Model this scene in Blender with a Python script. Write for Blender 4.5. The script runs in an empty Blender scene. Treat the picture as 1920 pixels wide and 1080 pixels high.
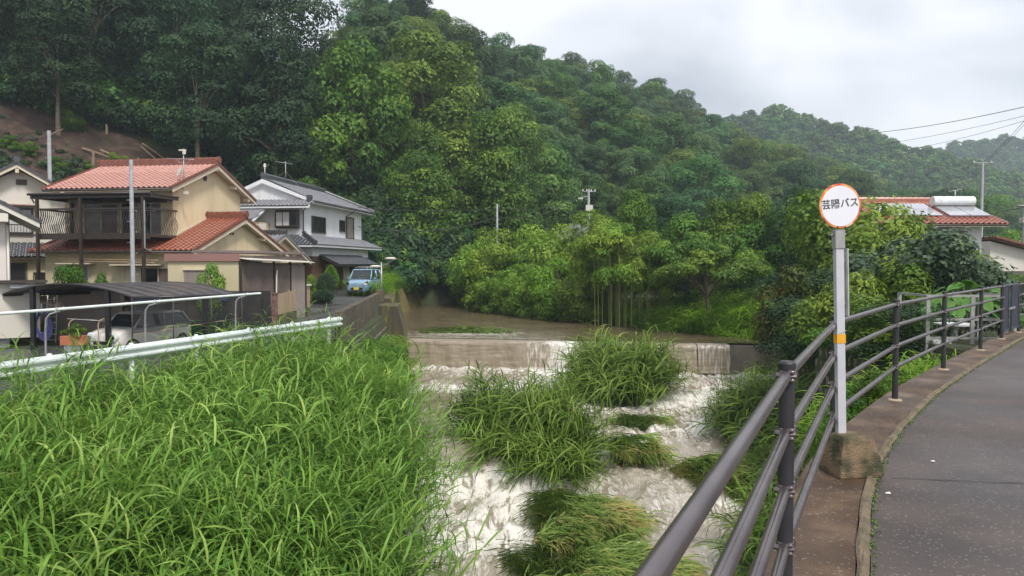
import bpy, bmesh, math, random
import numpy as np
from mathutils import Matrix, Vector, Euler
R = math.radians
C = bpy.context.scene.collection
S = bpy.context.scene
RNG = np.random.default_rng(7)
random.seed(7)

# ------------------------------------------------------------------ camera, sky, sun, exposure
CAMZ = 1.49
F = 1387.0
cam = bpy.data.objects.new('camera', bpy.data.cameras.new('camera')); C.objects.link(cam)
cam.location = (0, 0, CAMZ); cam.rotation_euler = (R(90 - 1.86), 0, 0)
cam.data.lens = 26.0; cam.data.sensor_width = 36.0; cam.data.clip_start = 0.05; cam.data.clip_end = 5000
S.camera = cam
SUN_EL, SUN_AZ = 52.0, 150.0      # azimuth measured clockwise from +Y: behind and right of the camera
W = bpy.data.worlds.new('World'); S.world = W; W.use_nodes = True
def build_world():
    nt = W.node_tree; N = nt.nodes; L = nt.links; N.clear()
    out = N.new('ShaderNodeOutputWorld'); bg = N.new('ShaderNodeBackground'); bg.inputs['Strength'].default_value = 0.1
    sky = N.new('ShaderNodeTexSky'); sky.sky_type = 'NISHITA'; sky.sun_disc = False
    sky.sun_elevation = R(SUN_EL); sky.sun_rotation = R(SUN_AZ); sky.air_density = 1.2; sky.dust_density = 2.5
    tc = N.new('ShaderNodeTexCoord'); sep = N.new('ShaderNodeSeparateXYZ'); L.new(tc.outputs['Generated'], sep.inputs[0])
    mx = N.new('ShaderNodeMath'); mx.operation = 'MAXIMUM'; mx.inputs[1].default_value = 0.0; L.new(sep.outputs['Z'], mx.inputs[0])
    ad = N.new('ShaderNodeMath'); ad.operation = 'ADD'; ad.inputs[1].default_value = 0.28; L.new(mx.outputs[0], ad.inputs[0])
    dv = N.new('ShaderNodeVectorMath'); dv.operation = 'DIVIDE'; L.new(tc.outputs['Generated'], dv.inputs[0])
    cb = N.new('ShaderNodeCombineXYZ'); [L.new(ad.outputs[0], cb.inputs[i]) for i in range(3)]; L.new(cb.outputs[0], dv.inputs[1])
    nz = N.new('ShaderNodeTexNoise'); nz.inputs['Scale'].default_value = 1.15; nz.inputs['Detail'].default_value = 5; nz.inputs['Roughness'].default_value = 0.48
    nz.inputs['Distortion'].default_value = 0.5
    L.new(dv.outputs[0], nz.inputs['Vector'])
    rp = N.new('ShaderNodeValToRGB'); e = rp.color_ramp.elements
    e[0].position = 0.38; e[0].color = (2.65, 2.76, 3.02, 1); e[1].position = 0.60; e[1].color = (5.1, 5.1, 5.3, 1)
    L.new(nz.outputs['Fac'], rp.inputs['Fac'])
    mix = N.new('ShaderNodeMixRGB'); mix.inputs['Fac'].default_value = 0.9
    L.new(sky.outputs[0], mix.inputs[1]); L.new(rp.outputs['Color'], mix.inputs[2])
    L.new(mix.outputs[0], bg.inputs['Color']); L.new(bg.outputs[0], out.inputs['Surface'])
build_world()
sl = bpy.data.lights.new('sun', 'SUN'); sl.energy = 1.5; sl.angle = R(12); sl.color = (1.0, 0.96, 0.9)
sun = bpy.data.objects.new('sun', sl); C.objects.link(sun)
_az, _el = R(SUN_AZ), R(SUN_EL)
_d = Vector((math.sin(_az) * math.cos(_el), math.cos(_az) * math.cos(_el), math.sin(_el)))
sun.rotation_euler = _d.to_track_quat('Z', 'Y').to_euler(); sun.location = _d * 60
S.view_settings.view_transform = 'Standard'; S.view_settings.look = 'None'
S.view_settings.exposure = 1.27; S.view_settings.gamma = 1.0; S.view_settings.use_curve_mapping = False
S.render.engine = 'CYCLES'
S.cycles.use_denoising = True
S.cycles.max_bounces = 8; S.cycles.diffuse_bounces = 3; S.cycles.glossy_bounces = 2; S.cycles.transmission_bounces = 4
S.cycles.transparent_max_bounces = 8; S.cycles.volume_bounces = 0
S.cycles.sample_clamp_indirect = 4.0

# ------------------------------------------------------------------ helpers
def px2x(px, d): return (px - 960.0) / F * d
def py2z(py, d): return CAMZ - (py - 495.0) * d / F
def lerp(a, b, t): return a + (b - a) * t
def tag(o, label=None, cat=None, group=None, kind=None):
    if label: o['label'] = label
    if cat: o['category'] = cat
    if group: o['group'] = group
    if kind: o['kind'] = kind
    return o
def empty(name, loc=(0, 0, 0), rz=0.0, label=None, cat=None, group=None, parent=None):
    o = bpy.data.objects.new(name, None); C.objects.link(o); o.location = loc; o.rotation_euler = (0, 0, rz)
    o.empty_display_size = 0.2
    if parent: o.parent = parent
    return tag(o, label, cat, group)
def link(name, me, parent=None, loc=None, rot=None, scale=None):
    o = bpy.data.objects.new(name, me); C.objects.link(o)
    if parent: o.parent = parent
    if loc is not None: o.location = loc
    if rot is not None: o.rotation_euler = rot
    if scale is not None: o.scale = (scale,) * 3 if not hasattr(scale, '__len__') else scale
    return o
def np_mesh(name, V, Fq, mat=None, attrs=None, smooth=False):
    """V (n,3) float, Fq (m,k) int with k = 3 or 4; attrs {name: per-vertex float array}"""
    V = np.asarray(V, np.float32); Fq = np.asarray(Fq, np.int32)
    me = bpy.data.meshes.new(name); m, k = Fq.shape
    me.vertices.add(len(V)); me.vertices.foreach_set('co', V.ravel())
    me.loops.add(m * k); me.loops.foreach_set('vertex_index', Fq.ravel())
    me.polygons.add(m); me.polygons.foreach_set('loop_start', np.arange(0, m * k, k, dtype=np.int32))
    me.polygons.foreach_set('loop_total', np.full(m, k, np.int32))
    if smooth: me.polygons.foreach_set('use_smooth', np.ones(m, bool))
    me.update(calc_edges=True)
    for an, a in (attrs or {}).items():
        at = me.attributes.new(an, 'FLOAT', 'POINT'); at.data.foreach_set('value', np.asarray(a, np.float32))
    if mat: me.materials.append(mat)
    return me
def grid_mesh(name, X, Y, Z, mat, attrs=None, smooth=True, keep=None):
    n, m = X.shape
    V = np.stack([X, Y, Z], -1).reshape(-1, 3)
    i = np.arange(n - 1)[:, None] * m + np.arange(m - 1)[None, :]
    Fq = np.stack([i, i + 1, i + m + 1, i + m], -1).reshape(-1, 4)
    if keep is not None: Fq = Fq[keep[:-1, :-1].ravel()]
    return np_mesh(name, V, Fq, mat, {k: v.ravel() for k, v in (attrs or {}).items()}, smooth)
class MB:
    """collects boxes, prisms, tubes and quads in one mesh"""
    def __init__(s): s.V = []; s.Fc = []; s.T = Matrix.Identity(4)
    def add(s, vs, fs):
        o = len(s.V); s.V += [tuple(s.T @ Vector(v)) for v in vs]; s.Fc += [tuple(i + o for i in f) for f in fs]; return s
    def box(s, x0, x1, y0, y1, z0, z1):
        return s.add([(x0, y0, z0), (x1, y0, z0), (x1, y1, z0), (x0, y1, z0), (x0, y0, z1), (x1, y0, z1), (x1, y1, z1), (x0, y1, z1)],
                     [(3, 2, 1, 0), (4, 5, 6, 7), (0, 1, 5, 4), (1, 2, 6, 5), (2, 3, 7, 6), (3, 0, 4, 7)])
    def prism(s, pts, off):
        """closed polygon of 3D points, pushed along off"""
        n = len(pts); off = Vector(off)
        vs = [Vector(p) for p in pts] + [Vector(p) + off for p in pts]
        fs = [tuple(range(n))[::-1], tuple(range(n, 2 * n))] + [(i, (i + 1) % n, n + (i + 1) % n, n + i) for i in range(n)]
        return s.add(vs, fs)
    def tube(s, pts, r, seg=8, cap=True):
        pts = [Vector(p) for p in pts]; n = len(pts); rr = r if hasattr(r, '__len__') else [r] * n
        vs = []; fs = []; prev = None
        for i, p in enumerate(pts):
            t = (pts[min(i + 1, n - 1)] - pts[max(i - 1, 0)]).normalized()
            a = t.orthogonal().normalized() if prev is None else (prev - t * prev.dot(t)).normalized()
            prev = a; b = t.cross(a)
            for k in range(seg):
                an = 2 * math.pi * k / seg; vs.append(p + (a * math.cos(an) + b * math.sin(an)) * rr[i])
        for i in range(n - 1):
            for k in range(seg):
                fs.append((i * seg + k, i * seg + (k + 1) % seg, (i + 1) * seg + (k + 1) % seg, (i + 1) * seg + k))
        if cap: fs += [tuple(range(seg))[::-1], tuple(range((n - 1) * seg, n * seg))]
        return s.add(vs, fs)
    def lathe(s, prof, seg=16, c=(0, 0, 0)):
        vs = []; fs = []
        for r, z in prof:
            for k in range(seg):
                an = 2 * math.pi * k / seg; vs.append((c[0] + r * math.cos(an), c[1] + r * math.sin(an), c[2] + z))
        for i in range(len(prof) - 1):
            for k in range(seg):
                fs.append((i * seg + k, i * seg + (k + 1) % seg, (i + 1) * seg + (k + 1) % seg, (i + 1) * seg + k))
        fs += [tuple(range(seg))[::-1], tuple(range((len(prof) - 1) * seg, len(prof) * seg))]
        return s.add(vs, fs)
    def mesh(s, name, mat, smooth=False, bevel=0):
        me = bpy.data.meshes.new(name); me.from_pydata(s.V, [], s.Fc)
        bm = bmesh.new(); bm.from_mesh(me)
        if bevel: bmesh.ops.bevel(bm, geom=bm.edges[:], offset=bevel, segments=2, affect='EDGES', profile=0.6)
        bmesh.ops.recalc_face_normals(bm, faces=bm.faces[:])
        if smooth:
            for f in bm.faces: f.smooth = len(f.verts) <= 4
            for e in bm.edges:
                if len(e.link_faces) == 2 and e.calc_face_angle(0) > 0.7: e.smooth = False
        bm.to_mesh(me); bm.free()
        if mat: me.materials.append(mat)
        return me
    def build(s, name, mat, parent=None, smooth=False, bevel=0, **kw):
        return link(name, s.mesh(name, mat, smooth, bevel), parent, **kw)
def box(name, mat, parent, x0, x1, y0, y1, z0, z1, bevel=0): return MB().box(x0, x1, y0, y1, z0, z1).build(name, mat, parent, bevel=bevel)
def tube(name, mat, parent, pts, r, seg=8): return MB().tube(pts, r, seg).build(name, mat, parent, smooth=True)

# value noise for terrain and water shapes
_P = np.random.default_rng(3).random((256, 256))
def vnoise(x, y):
    xi = np.floor(x).astype(int); yi = np.floor(y).astype(int); fx = x - xi; fy = y - yi
    fx = fx * fx * (3 - 2 * fx); fy = fy * fy * (3 - 2 * fy); g = lambda a, b: _P[a % 256, b % 256]
    return (g(xi, yi) * (1 - fx) + g(xi + 1, yi) * fx) * (1 - fy) + (g(xi, yi + 1) * (1 - fx) + g(xi + 1, yi + 1) * fx) * fy
def fbm(x, y, o=4):
    x = np.asarray(x, float); y = np.asarray(y, float); t = 0; a = .5
    for i in range(o): t = t + a * vnoise(x + 17.3 * i, y - 9.1 * i); x = x * 2.03; y = y * 2.03; a *= .5
    return t / (1 - .5 ** o)
def smooth(t): t = np.clip(t, 0, 1); return t * t * (3 - 2 * t)

# ------------------------------------------------------------------ materials
def nodes(m): return m.node_tree.nodes, m.node_tree.links
def M(name, c, c2=None, scale=3.0, rough=0.7, bump=0.0, bscale=None, metal=0.0, detail=6, c3=None, stretch=(1, 1, 1), spec=0.5, coat=0.0, lo=.35, hi=.65):
    m = bpy.data.materials.new(name); m.use_nodes = True; N, L = nodes(m); b = N['Principled BSDF']
    b.inputs['Base Color'].default_value = (*c, 1); b.inputs['Roughness'].default_value = rough; b.inputs['Metallic'].default_value = metal
    b.inputs['Specular IOR Level'].default_value = spec; b.inputs['Coat Weight'].default_value = coat
    tc = N.new('ShaderNodeTexCoord'); mp = N.new('ShaderNodeMapping'); mp.inputs['Scale'].default_value = stretch; L.new(tc.outputs['Object'], mp.inputs[0])
    if c2:
        nz = N.new('ShaderNodeTexNoise'); nz.inputs['Scale'].default_value = scale; nz.inputs['Detail'].default_value = detail; L.new(mp.outputs[0], nz.inputs['Vector'])
        rp = N.new('ShaderNodeValToRGB'); e = rp.color_ramp.elements; e[0].position = lo; e[0].color = (*c, 1); e[1].position = hi; e[1].color = (*c2, 1)
        if c3: n = rp.color_ramp.elements.new(.5 * (lo + hi)); n.color = (*c3, 1)
        L.new(nz.outputs['Fac'], rp.inputs[0]); L.new(rp.outputs[0], b.inputs['Base Color'])
    if bump:
        n2 = N.new('ShaderNodeTexNoise'); n2.inputs['Scale'].default_value = bscale or scale * 8; n2.inputs['Detail'].default_value = 4; L.new(mp.outputs[0], n2.inputs['Vector'])
        bp = N.new('ShaderNodeBump'); bp.inputs['Strength'].default_value = bump; bp.inputs['Distance'].default_value = 0.05; L.new(n2.outputs['Fac'], bp.inputs['Height']); L.new(bp.outputs[0], b.inputs['Normal'])
    return m
def leafM(name, cols, transl=0.3, rough=0.55, objvar=0.25, spec=0.25):
    """cols: dark -> light along the per-leaf attribute 'tone'; whole plants vary by object"""
    m = bpy.data.materials.new(name); m.use_nodes = True; N, L = nodes(m); b = N['Principled BSDF']; out = N['Material Output']
    at = N.new('ShaderNodeAttribute'); at.attribute_name = 'tone'
    rp = N.new('ShaderNodeValToRGB'); e = rp.color_ramp.elements
    e[0].position = 0; e[0].color = (*cols[0], 1); e[1].position = 1; e[1].color = (*cols[-1], 1)
    for i, c in enumerate(cols[1:-1]): n = e.new((i + 1) / (len(cols) - 1)); n.color = (*c, 1)
    L.new(at.outputs['Fac'], rp.inputs[0])
    oi = N.new('ShaderNodeObjectInfo'); hs = N.new('ShaderNodeHueSaturation')
    mr = N.new('ShaderNodeMapRange'); mr.inputs['To Min'].default_value = 1 - objvar; mr.inputs['To Max'].default_value = 1 + objvar
    L.new(oi.outputs['Random'], mr.inputs[0]); L.new(mr.outputs[0], hs.inputs['Value'])
    m2 = N.new('ShaderNodeMath'); m2.operation = 'MULTIPLY'; m2.inputs[1].default_value = 7.31; L.new(oi.outputs['Random'], m2.inputs[0])
    fr = N.new('ShaderNodeMath'); fr.operation = 'FRACT'; L.new(m2.outputs[0], fr.inputs[0])
    mh = N.new('ShaderNodeMapRange'); mh.inputs['To Min'].default_value = .5 - .018 * objvar / .25; mh.inputs['To Max'].default_value = .5 + .02 * objvar / .25
    L.new(fr.outputs[0], mh.inputs[0]); L.new(mh.outputs[0], hs.inputs['Hue'])
    L.new(rp.outputs[0], hs.inputs['Color']); L.new(hs.outputs[0], b.inputs['Base Color'])
    b.inputs['Roughness'].default_value = rough; b.inputs['Specular IOR Level'].default_value = spec
    tr = N.new('ShaderNodeBsdfTranslucent'); L.new(hs.outputs[0], tr.inputs['Color'])
    mx = N.new('ShaderNodeMixShader'); mx.inputs[0].default_value = transl
    L.new(b.outputs[0], mx.inputs[1]); L.new(tr.outputs[0], mx.inputs[2]); L.new(mx.outputs[0], out.inputs['Surface'])
    return m
m_white = M('white_paint', (.72, .74, .74), (.62, .65, .65), 4, .45)
m_dark = M('dark_brown_metal', (.035, .026, .022), (.05, .038, .03), 6, .45)
m_black = M('black_metal', (.012, .012, .014), None, rough=.4)
m_steel = M('galvanised_steel', (.42, .43, .43), (.32, .33, .34), 9, .42, metal=.6)
m_concrete_pole = M('pale_concrete', (.40, .42, .44), (.32, .33, .35), 5, .8)
m_glass = M('window_glass', (.02, .026, .03), None, rough=.06, spec=.8)
m_curtain = M('curtain_cloth', (.42, .42, .40), (.52, .52, .5), 6, .9, stretch=(6, 6, .3))
m_bark = M('bark', (.06, .045, .032), (.10, .08, .06), 6, .9, bump=.6, bscale=20)
m_bark_pale = M('pale_bark', (.20, .16, .11), (.13, .10, .07), 5, .9, bump=.5, bscale=20)
g_forest = leafM('forest_leaves', [(.022, .060, .014), (.056, .135, .024), (.115, .215, .040), (.22, .33, .07)], .3, .6, .38)
g_forest2 = leafM('yellowish_forest_leaves', [(.03, .066, .010), (.076, .148, .018), (.15, .235, .03), (.26, .36, .05)], .3, .6, .3)
g_forest3 = leafM('deep_forest_leaves', [(.016, .048, .016), (.04, .105, .030), (.085, .17, .050), (.16, .26, .07)], .3, .6, .3)
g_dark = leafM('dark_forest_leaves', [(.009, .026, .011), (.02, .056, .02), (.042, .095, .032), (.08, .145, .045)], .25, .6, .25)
g_vine = leafM('vine_leaves', [(.026, .072, .008), (.07, .155, .016), (.15, .25, .025), (.27, .36, .045)], .35, .5, .15)
g_bamboo = leafM('bamboo_leaves', [(.05, .12, .010), (.14, .25, .022), (.26, .40, .04), (.42, .52, .08)], .35, .5, .2)
g_bush = leafM('bush_leaves', [(.034, .095, .010), (.085, .185, .018), (.16, .28, .03), (.28, .39, .05)], .35, .5, .2)
g_orange = leafM('russet_leaves', [(.025, .04, .008), (.05, .09, .014), (.11, .12, .02), (.26, .14, .03)], .3, .5, .15)
g_grey = leafM('grey_green_leaves', [(.03, .06, .03), (.055, .10, .05), (.10, .16, .09), (.2, .26, .14)], .25, .45, .15)
g_big = leafM('large_pale_leaves', [(.04, .12, .02), (.08, .2, .03), (.13, .27, .06), (.2, .32, .08)], .35, .45, .1)
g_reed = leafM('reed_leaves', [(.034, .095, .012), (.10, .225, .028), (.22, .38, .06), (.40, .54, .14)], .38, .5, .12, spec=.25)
g_reed2 = leafM('river_reed_leaves', [(.026, .06, .008), (.07, .14, .016), (.14, .235, .03), (.26, .35, .08)], .35, .55, .12, spec=.22)
g_mat = leafM('flattened_reed_leaves', [(.05, .085, .018), (.11, .19, .035), (.20, .30, .06), (.34, .36, .10), (.48, .34, .14)], .25, .55, .1, spec=.25)
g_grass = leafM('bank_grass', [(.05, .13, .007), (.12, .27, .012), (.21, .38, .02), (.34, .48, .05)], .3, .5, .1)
# ------------------------------------------------------------------ terrain
def guard_x(y): return -5.9 - .326 * (24.9 - y)
def water_left(y): return np.interp(y, [-20, 4, 12, 16, 21, 29, 36, 40, 54, 75, 90, 120], [-2.2, -2.2, -2.3, -2.5, -3.3, -5.0, -5.7, -5.75, -7.8, -9.6, -14, -24])
def water_right(y): return np.interp(y, [-20, 8, 14, 20, 28, 36, 39, 44, 50, 60, 74, 84, 100, 120], [9, 9, 9.3, 10.2, 11.8, 12.9, 13.2, 9.6, 6.3, 1.9, -5.2, -8.5, -15, -22])
def level_left(y): return np.interp(y, [-20, 10, 25, 46, 60, 75, 120], [-1.2, -1.15, -1.1, -.5, -.2, .5, 3])
def level_right(y): return np.interp(y, [-20, 12, 16, 20, 30, 45, 70, 100], [-1.6, -1.2, -.6, -.8, -1.2, -1.3, -.6, 0])
HP = np.array([-700, -300, 0, 300, 400, 470, 600, 700, 830, 930, 1000, 1100, 1170, 1250, 1320, 1400, 1500, 1600, 1700, 1900, 2300, 3000.])
HD0 = np.array([44, 48, 50, 55, 58, 60, 64, 66, 70, 74, 84, 92, 98, 106, 112, 120, 128, 136, 144, 155, 170, 190.])
HD1 = np.array([105, 108, 112, 120, 124, 130, 150, 165, 175, 185, 195, 215, 230, 245, 260, 275, 290, 300, 310, 320, 330, 340.])
HSK = np.array([-500, -420, -350, -200, -120, 135, 80, 0, 12, 75, 98, 108, 132, 172, 212, 250, 290, 325, 355, 400, 440, 460.])
HZR = CAMZ + (495 - HSK) * HD1 / F - np.interp(HP, [600, 930, 1400], [11.5, 12.5, 14.5])
def hill1(x, y):
    d = np.hypot(x, y) * 1.0; px = 960 + F * x / np.maximum(y, 1e-3); px = np.where(y > 5, px, np.where(x < 0, -700, 3000)); px = np.clip(px, -700, 3000)
    dd = np.maximum(y, 1)
    d0 = np.interp(px, HP, HD0); d1 = np.interp(px, HP, HD1); zr = np.interp(px, HP, HZR)
    t = (dd - d0) / (d1 - d0)
    fm = np.interp(px, [0, 300, 470, 700, 1000], [.22, .22, .24, .27, .22])
    prof = np.interp(t, [0, .2, 1, 1.25, 2.2], [0, 1, 2, 1.95, 1.2])
    z = np.where(prof < 1, prof * fm, np.where(t <= 1, fm + (prof - 1) * (1 - fm), (prof - 1) * (1.0)))
    z = np.clip(z, 0, 1) * zr
    n = (fbm(x * .035 + 4, y * .035) - .5) * 12 * smooth(t / .5) * (t > 0)
    return np.where(t > 0, z + n * .6, -50.0)
def hill_far(x, y, d0, d1, P, SK, th):
    px = np.clip(960 + F * x / np.maximum(y, 1), P[0], P[-1]); zr = CAMZ + (495 - np.interp(px, P, SK)) * d1 / F - th
    t = (y - d0) / (d1 - d0)
    n = (fbm(x * .012 + 1, y * .012) - .5) * 26 * smooth(t)
    return np.where(t > 0, np.interp(t, [0, 1, 1.6, 3], [0, 1, .9, .6]) * zr + n * .5, -50.0)
def hill2(x, y): return hill_far(x, y, 300, 430, [900, 1250, 1370, 1450, 1530, 1600, 1700, 1800, 1920, 2200], [330, 262, 228, 213, 230, 250, 277, 302, 335, 400], 8)
def hill3(x, y): return hill_far(x, y, 520, 680, [1300, 1650, 1770, 1830, 1880, 1940, 2300, 2700], [400, 320, 284, 270, 263, 268, 250, 260], 8)
def ground_z(x, y):
    x = np.asarray(x, float); y = np.asarray(y, float)
    wl = water_left(y); wr = water_right(y); bed = np.where(y > 40.6, -3.4, -5.9)
    gx = guard_x(np.minimum(y, 25.5)) - 0.25
    lv = level_left(y)
    lot = smooth((gx - 1.5 - x) / 3.5) * smooth((46 - y) / 8) * .5
    # left bank
    s = (x - gx) / np.maximum(wl - gx, .3)
    reedbank = np.interp(s, [0, .03, .13, .5, .85, 1.0, 1.15], [0, -.02, -1.45, -2.3, -3.1, -3.85, -4.8]) + lv
    wall_w = .9
    sw = (x - (wl - wall_w - np.interp(y, [25, 30, 60], [1.0, .5, .2]))) / wall_w
    steep = lv + np.clip(sw, 0, 1) * (bed - lv)
    k = smooth((y - 24.5) / 3)
    left = reedbank * (1 - k) + steep * k
    left = np.where(x < gx, lv - lot, left) * (1 - k) + k * np.where(sw < 0, lv - lot, steep)
    lr = level_right(y); sr = (x - wr) / np.interp(y, [14, 30, 39, 45], [1.0, 1.2, 1.8, 2.5])
    gentle = np.interp(y, [34, 42], [0, 1])
    right = bed + smooth(sr) * (lr - bed)
    lowbank = np.interp(x - wr, [-.6, 0, .8, 4, 7], [-3.4, -2.6, -2.25, -1.9, -1.3])
    right = right * (1 - gentle) + lowbank * gentle
    z = np.where(x < .5 * (wl + wr), left, right)
    z = np.maximum(z, np.where((x > wl - 1.8) & (x < wr), bed, -99))
    z = np.maximum(z, hill1(x, y)); z = np.maximum(z, hill2(x, y)); z = np.maximum(z, hill3(x, y))
    return z + (fbm(x * .5, y * .5, 3) - .5) * np.where((x < gx) & (y < 48) | (x > 9) & (y < 17), 0.0, .18)
def axis(segs):
    a = [segs[0][0]]
    for s0, s1, st in segs:
        n = max(1, int(round((s1 - s0) / st))); a += list(np.linspace(s0, s1, n + 1)[1:])
    return np.array(a)
gxs = axis([(-420, -120, 15), (-120, -40, 4), (-40, -16, 1.2), (-16, 18, .33), (18, 40, 1.2), (40, 160, 4), (160, 760, 15)])
gys = axis([(-25, 0, 2), (0, 52, .4), (52, 90, 1.2), (90, 300, 4), (300, 800, 12)])
GX, GY = np.meshgrid(gxs, gys)
GZ = ground_z(GX, GY)
m_ground = M('damp_soil', (.030, .030, .014), (.055, .06, .02), 1.2, .95, bump=.4, bscale=6, c3=(.035, .05, .015))
tag(link('ground', grid_mesh('ground', GX, GY, GZ, m_ground)), kind='structure')

# ------------------------------------------------------------------ river water
def weir_y(x): return 39.7 - (x + 5.7) * .168
def water_z(x, y):
    yc = weir_y(x); u = y - yc
    left = smooth((3.2 - x) / 2.5)
    base = np.interp(y, [0, 12, 20.6, 21.9, 30, 33.4, 34.2, 37, 41], [-5.5, -5.35, -5.1, -4.5, -4.2, -4.12, -3.98, -3.95, -3.95])
    soft = np.interp(y, [0, 12, 20, 28, 31.2, 32.0, 34.0, 34.5, 41], [-5.5, -5.35, -4.85, -4.4, -4.32, -4.12, -4.08, -3.92, -3.9])
    return base * left + soft * (1 - left)
def foam_at(x, y):
    u = weir_y(x) - y
    left = smooth((3.2 - x) / 2.5)
    f = .9 * np.exp(-np.maximum(u, 0) / 2.2)
    f += left * (.95 * np.exp(-((y - 18.6) / 2.6) ** 2) + .6 * np.exp(-((y - 33.3) / 1.0) ** 2) + .12 + .45 * smooth((14 - y) / 2) * 0.7)
    f += left * (-.35 * np.exp(-((y - 23.6) / 1.7) ** 2))
    f += left * .7 * np.exp(-((y - 21.0) / .55) ** 2) * smooth((fbm(x * 1.2, y * .3 + 7, 2) - .42) / .2)
    f += (1 - left) * (.85 * np.exp(-((y - 31.3) / 1.7) ** 2) + .42 + .35 * np.exp(-((y - 27) / 1.5) ** 2) - .1 * smooth((y - 22) / 2) * smooth((27 - y) / 2))
    f += .55 * np.exp(-(((x - (2.2 + (y - 36) * .1)) / 1.7) ** 2)) * smooth((38.5 - y) / 1) * smooth((y - 32) / 3)
    return f
wxs = axis([(-7.2, 14, .085)]); wys = axis([(5, 40.2, .095)])
WX, WY = np.meshgrid(wxs, wys)
WZ = water_z(WX, WY); WF = foam_at(WX, WY)
warp = fbm(WX * .8, WY * .8 + 30, 3) * 1.6
tur = fbm(WX * 1.5 + warp, WY * .62 + warp, 4) - .5; tur2 = np.abs(fbm(WX * 2.3 - warp, WY * .9 + warp * 1.2 + 50, 3) - .5) * 2
WZ = WZ + tur * (.26 + .30 * np.clip(WF, 0, 1)) - tur2 * .10 * np.clip(WF + .25, 0.1, 1)
for bx_, by_, br_, bh_ in ((-1.5, 22.6, 1.3, .38), (.8, 22.2, .8, .42), (-2.4, 23.2, .9, .25), (2.9, 24.5, .7, .2), (7.5, 27.6, .8, .3), (5.6, 20, .6, .25)):
    q = ((WX - bx_) / br_) ** 2 + ((WY - by_) / (br_ * .8)) ** 2
    WZ = WZ + bh_ * np.exp(-q); WF = WF + .65 * np.exp(-(((WX - bx_) / (br_ * 1.0)) ** 2 + ((WY - by_ + br_ * 1.1) / (br_ * .45)) ** 2)) - .3 * np.exp(-q * 1.5)
crest = np.clip(tur2 * -1 + .5, -1, 1)
WF = WF * .62 - .26 + (tur * .5 + .1 * crest) * np.clip(.3 + WF, 0, 1)
def waterM(name, foamy=True):
    m = bpy.data.materials.new(name); m.use_nodes = True; N, L = nodes(m); b = N['Principled BSDF']
    tc = N.new('ShaderNodeTexCoord'); mp = N.new('ShaderNodeMapping'); L.new(tc.outputs['Object'], mp.inputs[0])
    mp.inputs['Scale'].default_value = (1.15, .27, 1) if foamy else (.5, 1.6, 1)
    def noise(sc, det, dist=0, rough=.55):
        n = N.new('ShaderNodeTexNoise'); n.inputs['Scale'].default_value = sc; n.inputs['Detail'].default_value = det; n.inputs['Distortion'].default_value = dist; n.inputs['Roughness'].default_value = rough
        L.new(mp.outputs[0], n.inputs['Vector']); return n
    def math_(op, a, b_=None, c_=None):
        n = N.new('ShaderNodeMath'); n.operation = op
        for i, v in enumerate((a, b_, c_)):
            if v is None: continue
            if hasattr(v, 'links'): L.new(v, n.inputs[i])
            else: n.inputs[i].default_value = v
        return n.outputs[0]
    base = noise(.7, 4, 1.0); rp = N.new('ShaderNodeValToRGB'); e = rp.color_ramp.elements
    if foamy: c0, c1 = (.19, .155, .105), (.36, .32, .25)
    else: c0, c1 = (.085, .062, .030), (.16, .12, .06)
    e[0].position = .35; e[0].color = (*c0, 1); e[1].position = .68; e[1].color = (*c1, 1); L.new(base.outputs['Fac'], rp.inputs[0])
    at = N.new('ShaderNodeAttribute'); at.attribute_name = 'foam'
    n1 = noise(1.7, 7, 2.2, .55); n2 = noise(6.5, 5, 2.6, .55)
    # thin torn streaks: distance of the noise from its middle
    r1 = math_('ABSOLUTE', math_('SUBTRACT', n1.outputs['Fac'], .5)); ridge = math_('SUBTRACT', 1.0, math_('MULTIPLY', r1, 9.0)); ridge = math_('MAXIMUM', ridge, 0.0)
    a = math_('ADD', math_('MULTIPLY', at.outputs['Fac'], 1.15), math_('MULTIPLY', math_('SUBTRACT', n2.outputs['Fac'], .5), 1.3))
    a = math_('ADD', a, math_('MULTIPLY', math_('SUBTRACT', n1.outputs['Fac'], .5), 2.6))
    a = math_('ADD', a, math_('MULTIPLY', ridge, .34))
    ss = N.new('ShaderNodeMapRange'); ss.interpolation_type = 'SMOOTHSTEP'; ss.inputs['From Min'].default_value = .16; ss.inputs['From Max'].default_value = .95; L.new(a, ss.inputs[0])
    mx = N.new('ShaderNodeMixRGB'); mx.inputs[2].default_value = (.74, .71, .65, 1); L.new(ss.outputs[0], mx.inputs[0]); L.new(rp.outputs[0], mx.inputs[1])
    L.new(mx.outputs[0], b.inputs['Base Color'])
    rr = N.new('ShaderNodeMapRange'); rr.inputs['To Min'].default_value = .12 if foamy else .07; rr.inputs['To Max'].default_value = .65; L.new(ss.outputs[0], rr.inputs[0]); L.new(rr.outputs[0], b.inputs['Roughness'])
    bp = N.new('ShaderNodeBump'); bp.inputs['Distance'].default_value = .07 if foamy else .06; bp.inputs['Strength'].default_value = .22 if foamy else .45
    hsum = math_('ADD', math_('ADD', math_('MULTIPLY', ss.outputs[0], .5), math_('MULTIPLY', n2.outputs['Fac'], .5)), math_('MULTIPLY', n1.outputs['Fac'], 1.2))
    L.new(hsum, bp.inputs['Height']); L.new(bp.outputs[0], b.inputs['Normal'])
    return m
m_rapids = waterM('foaming_water'); m_pool = waterM('brown_water', False)
keep = (WX > water_left(WY) - .8) & (WX < water_right(WY) + .6) & (WY < weir_y(WX) + .15)
tag(link('rapids', grid_mesh('rapids', WX, WY, WZ, m_rapids, {'foam': WF}, keep=keep)), kind='structure')
pxs = axis([(-30, 15, .3)]); pys = axis([(.0, 14, .25), (14, 72, .8)])
PX, PY = np.meshgrid(pxs, pys); PY = PY + weir_y(PX) + .55
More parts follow.
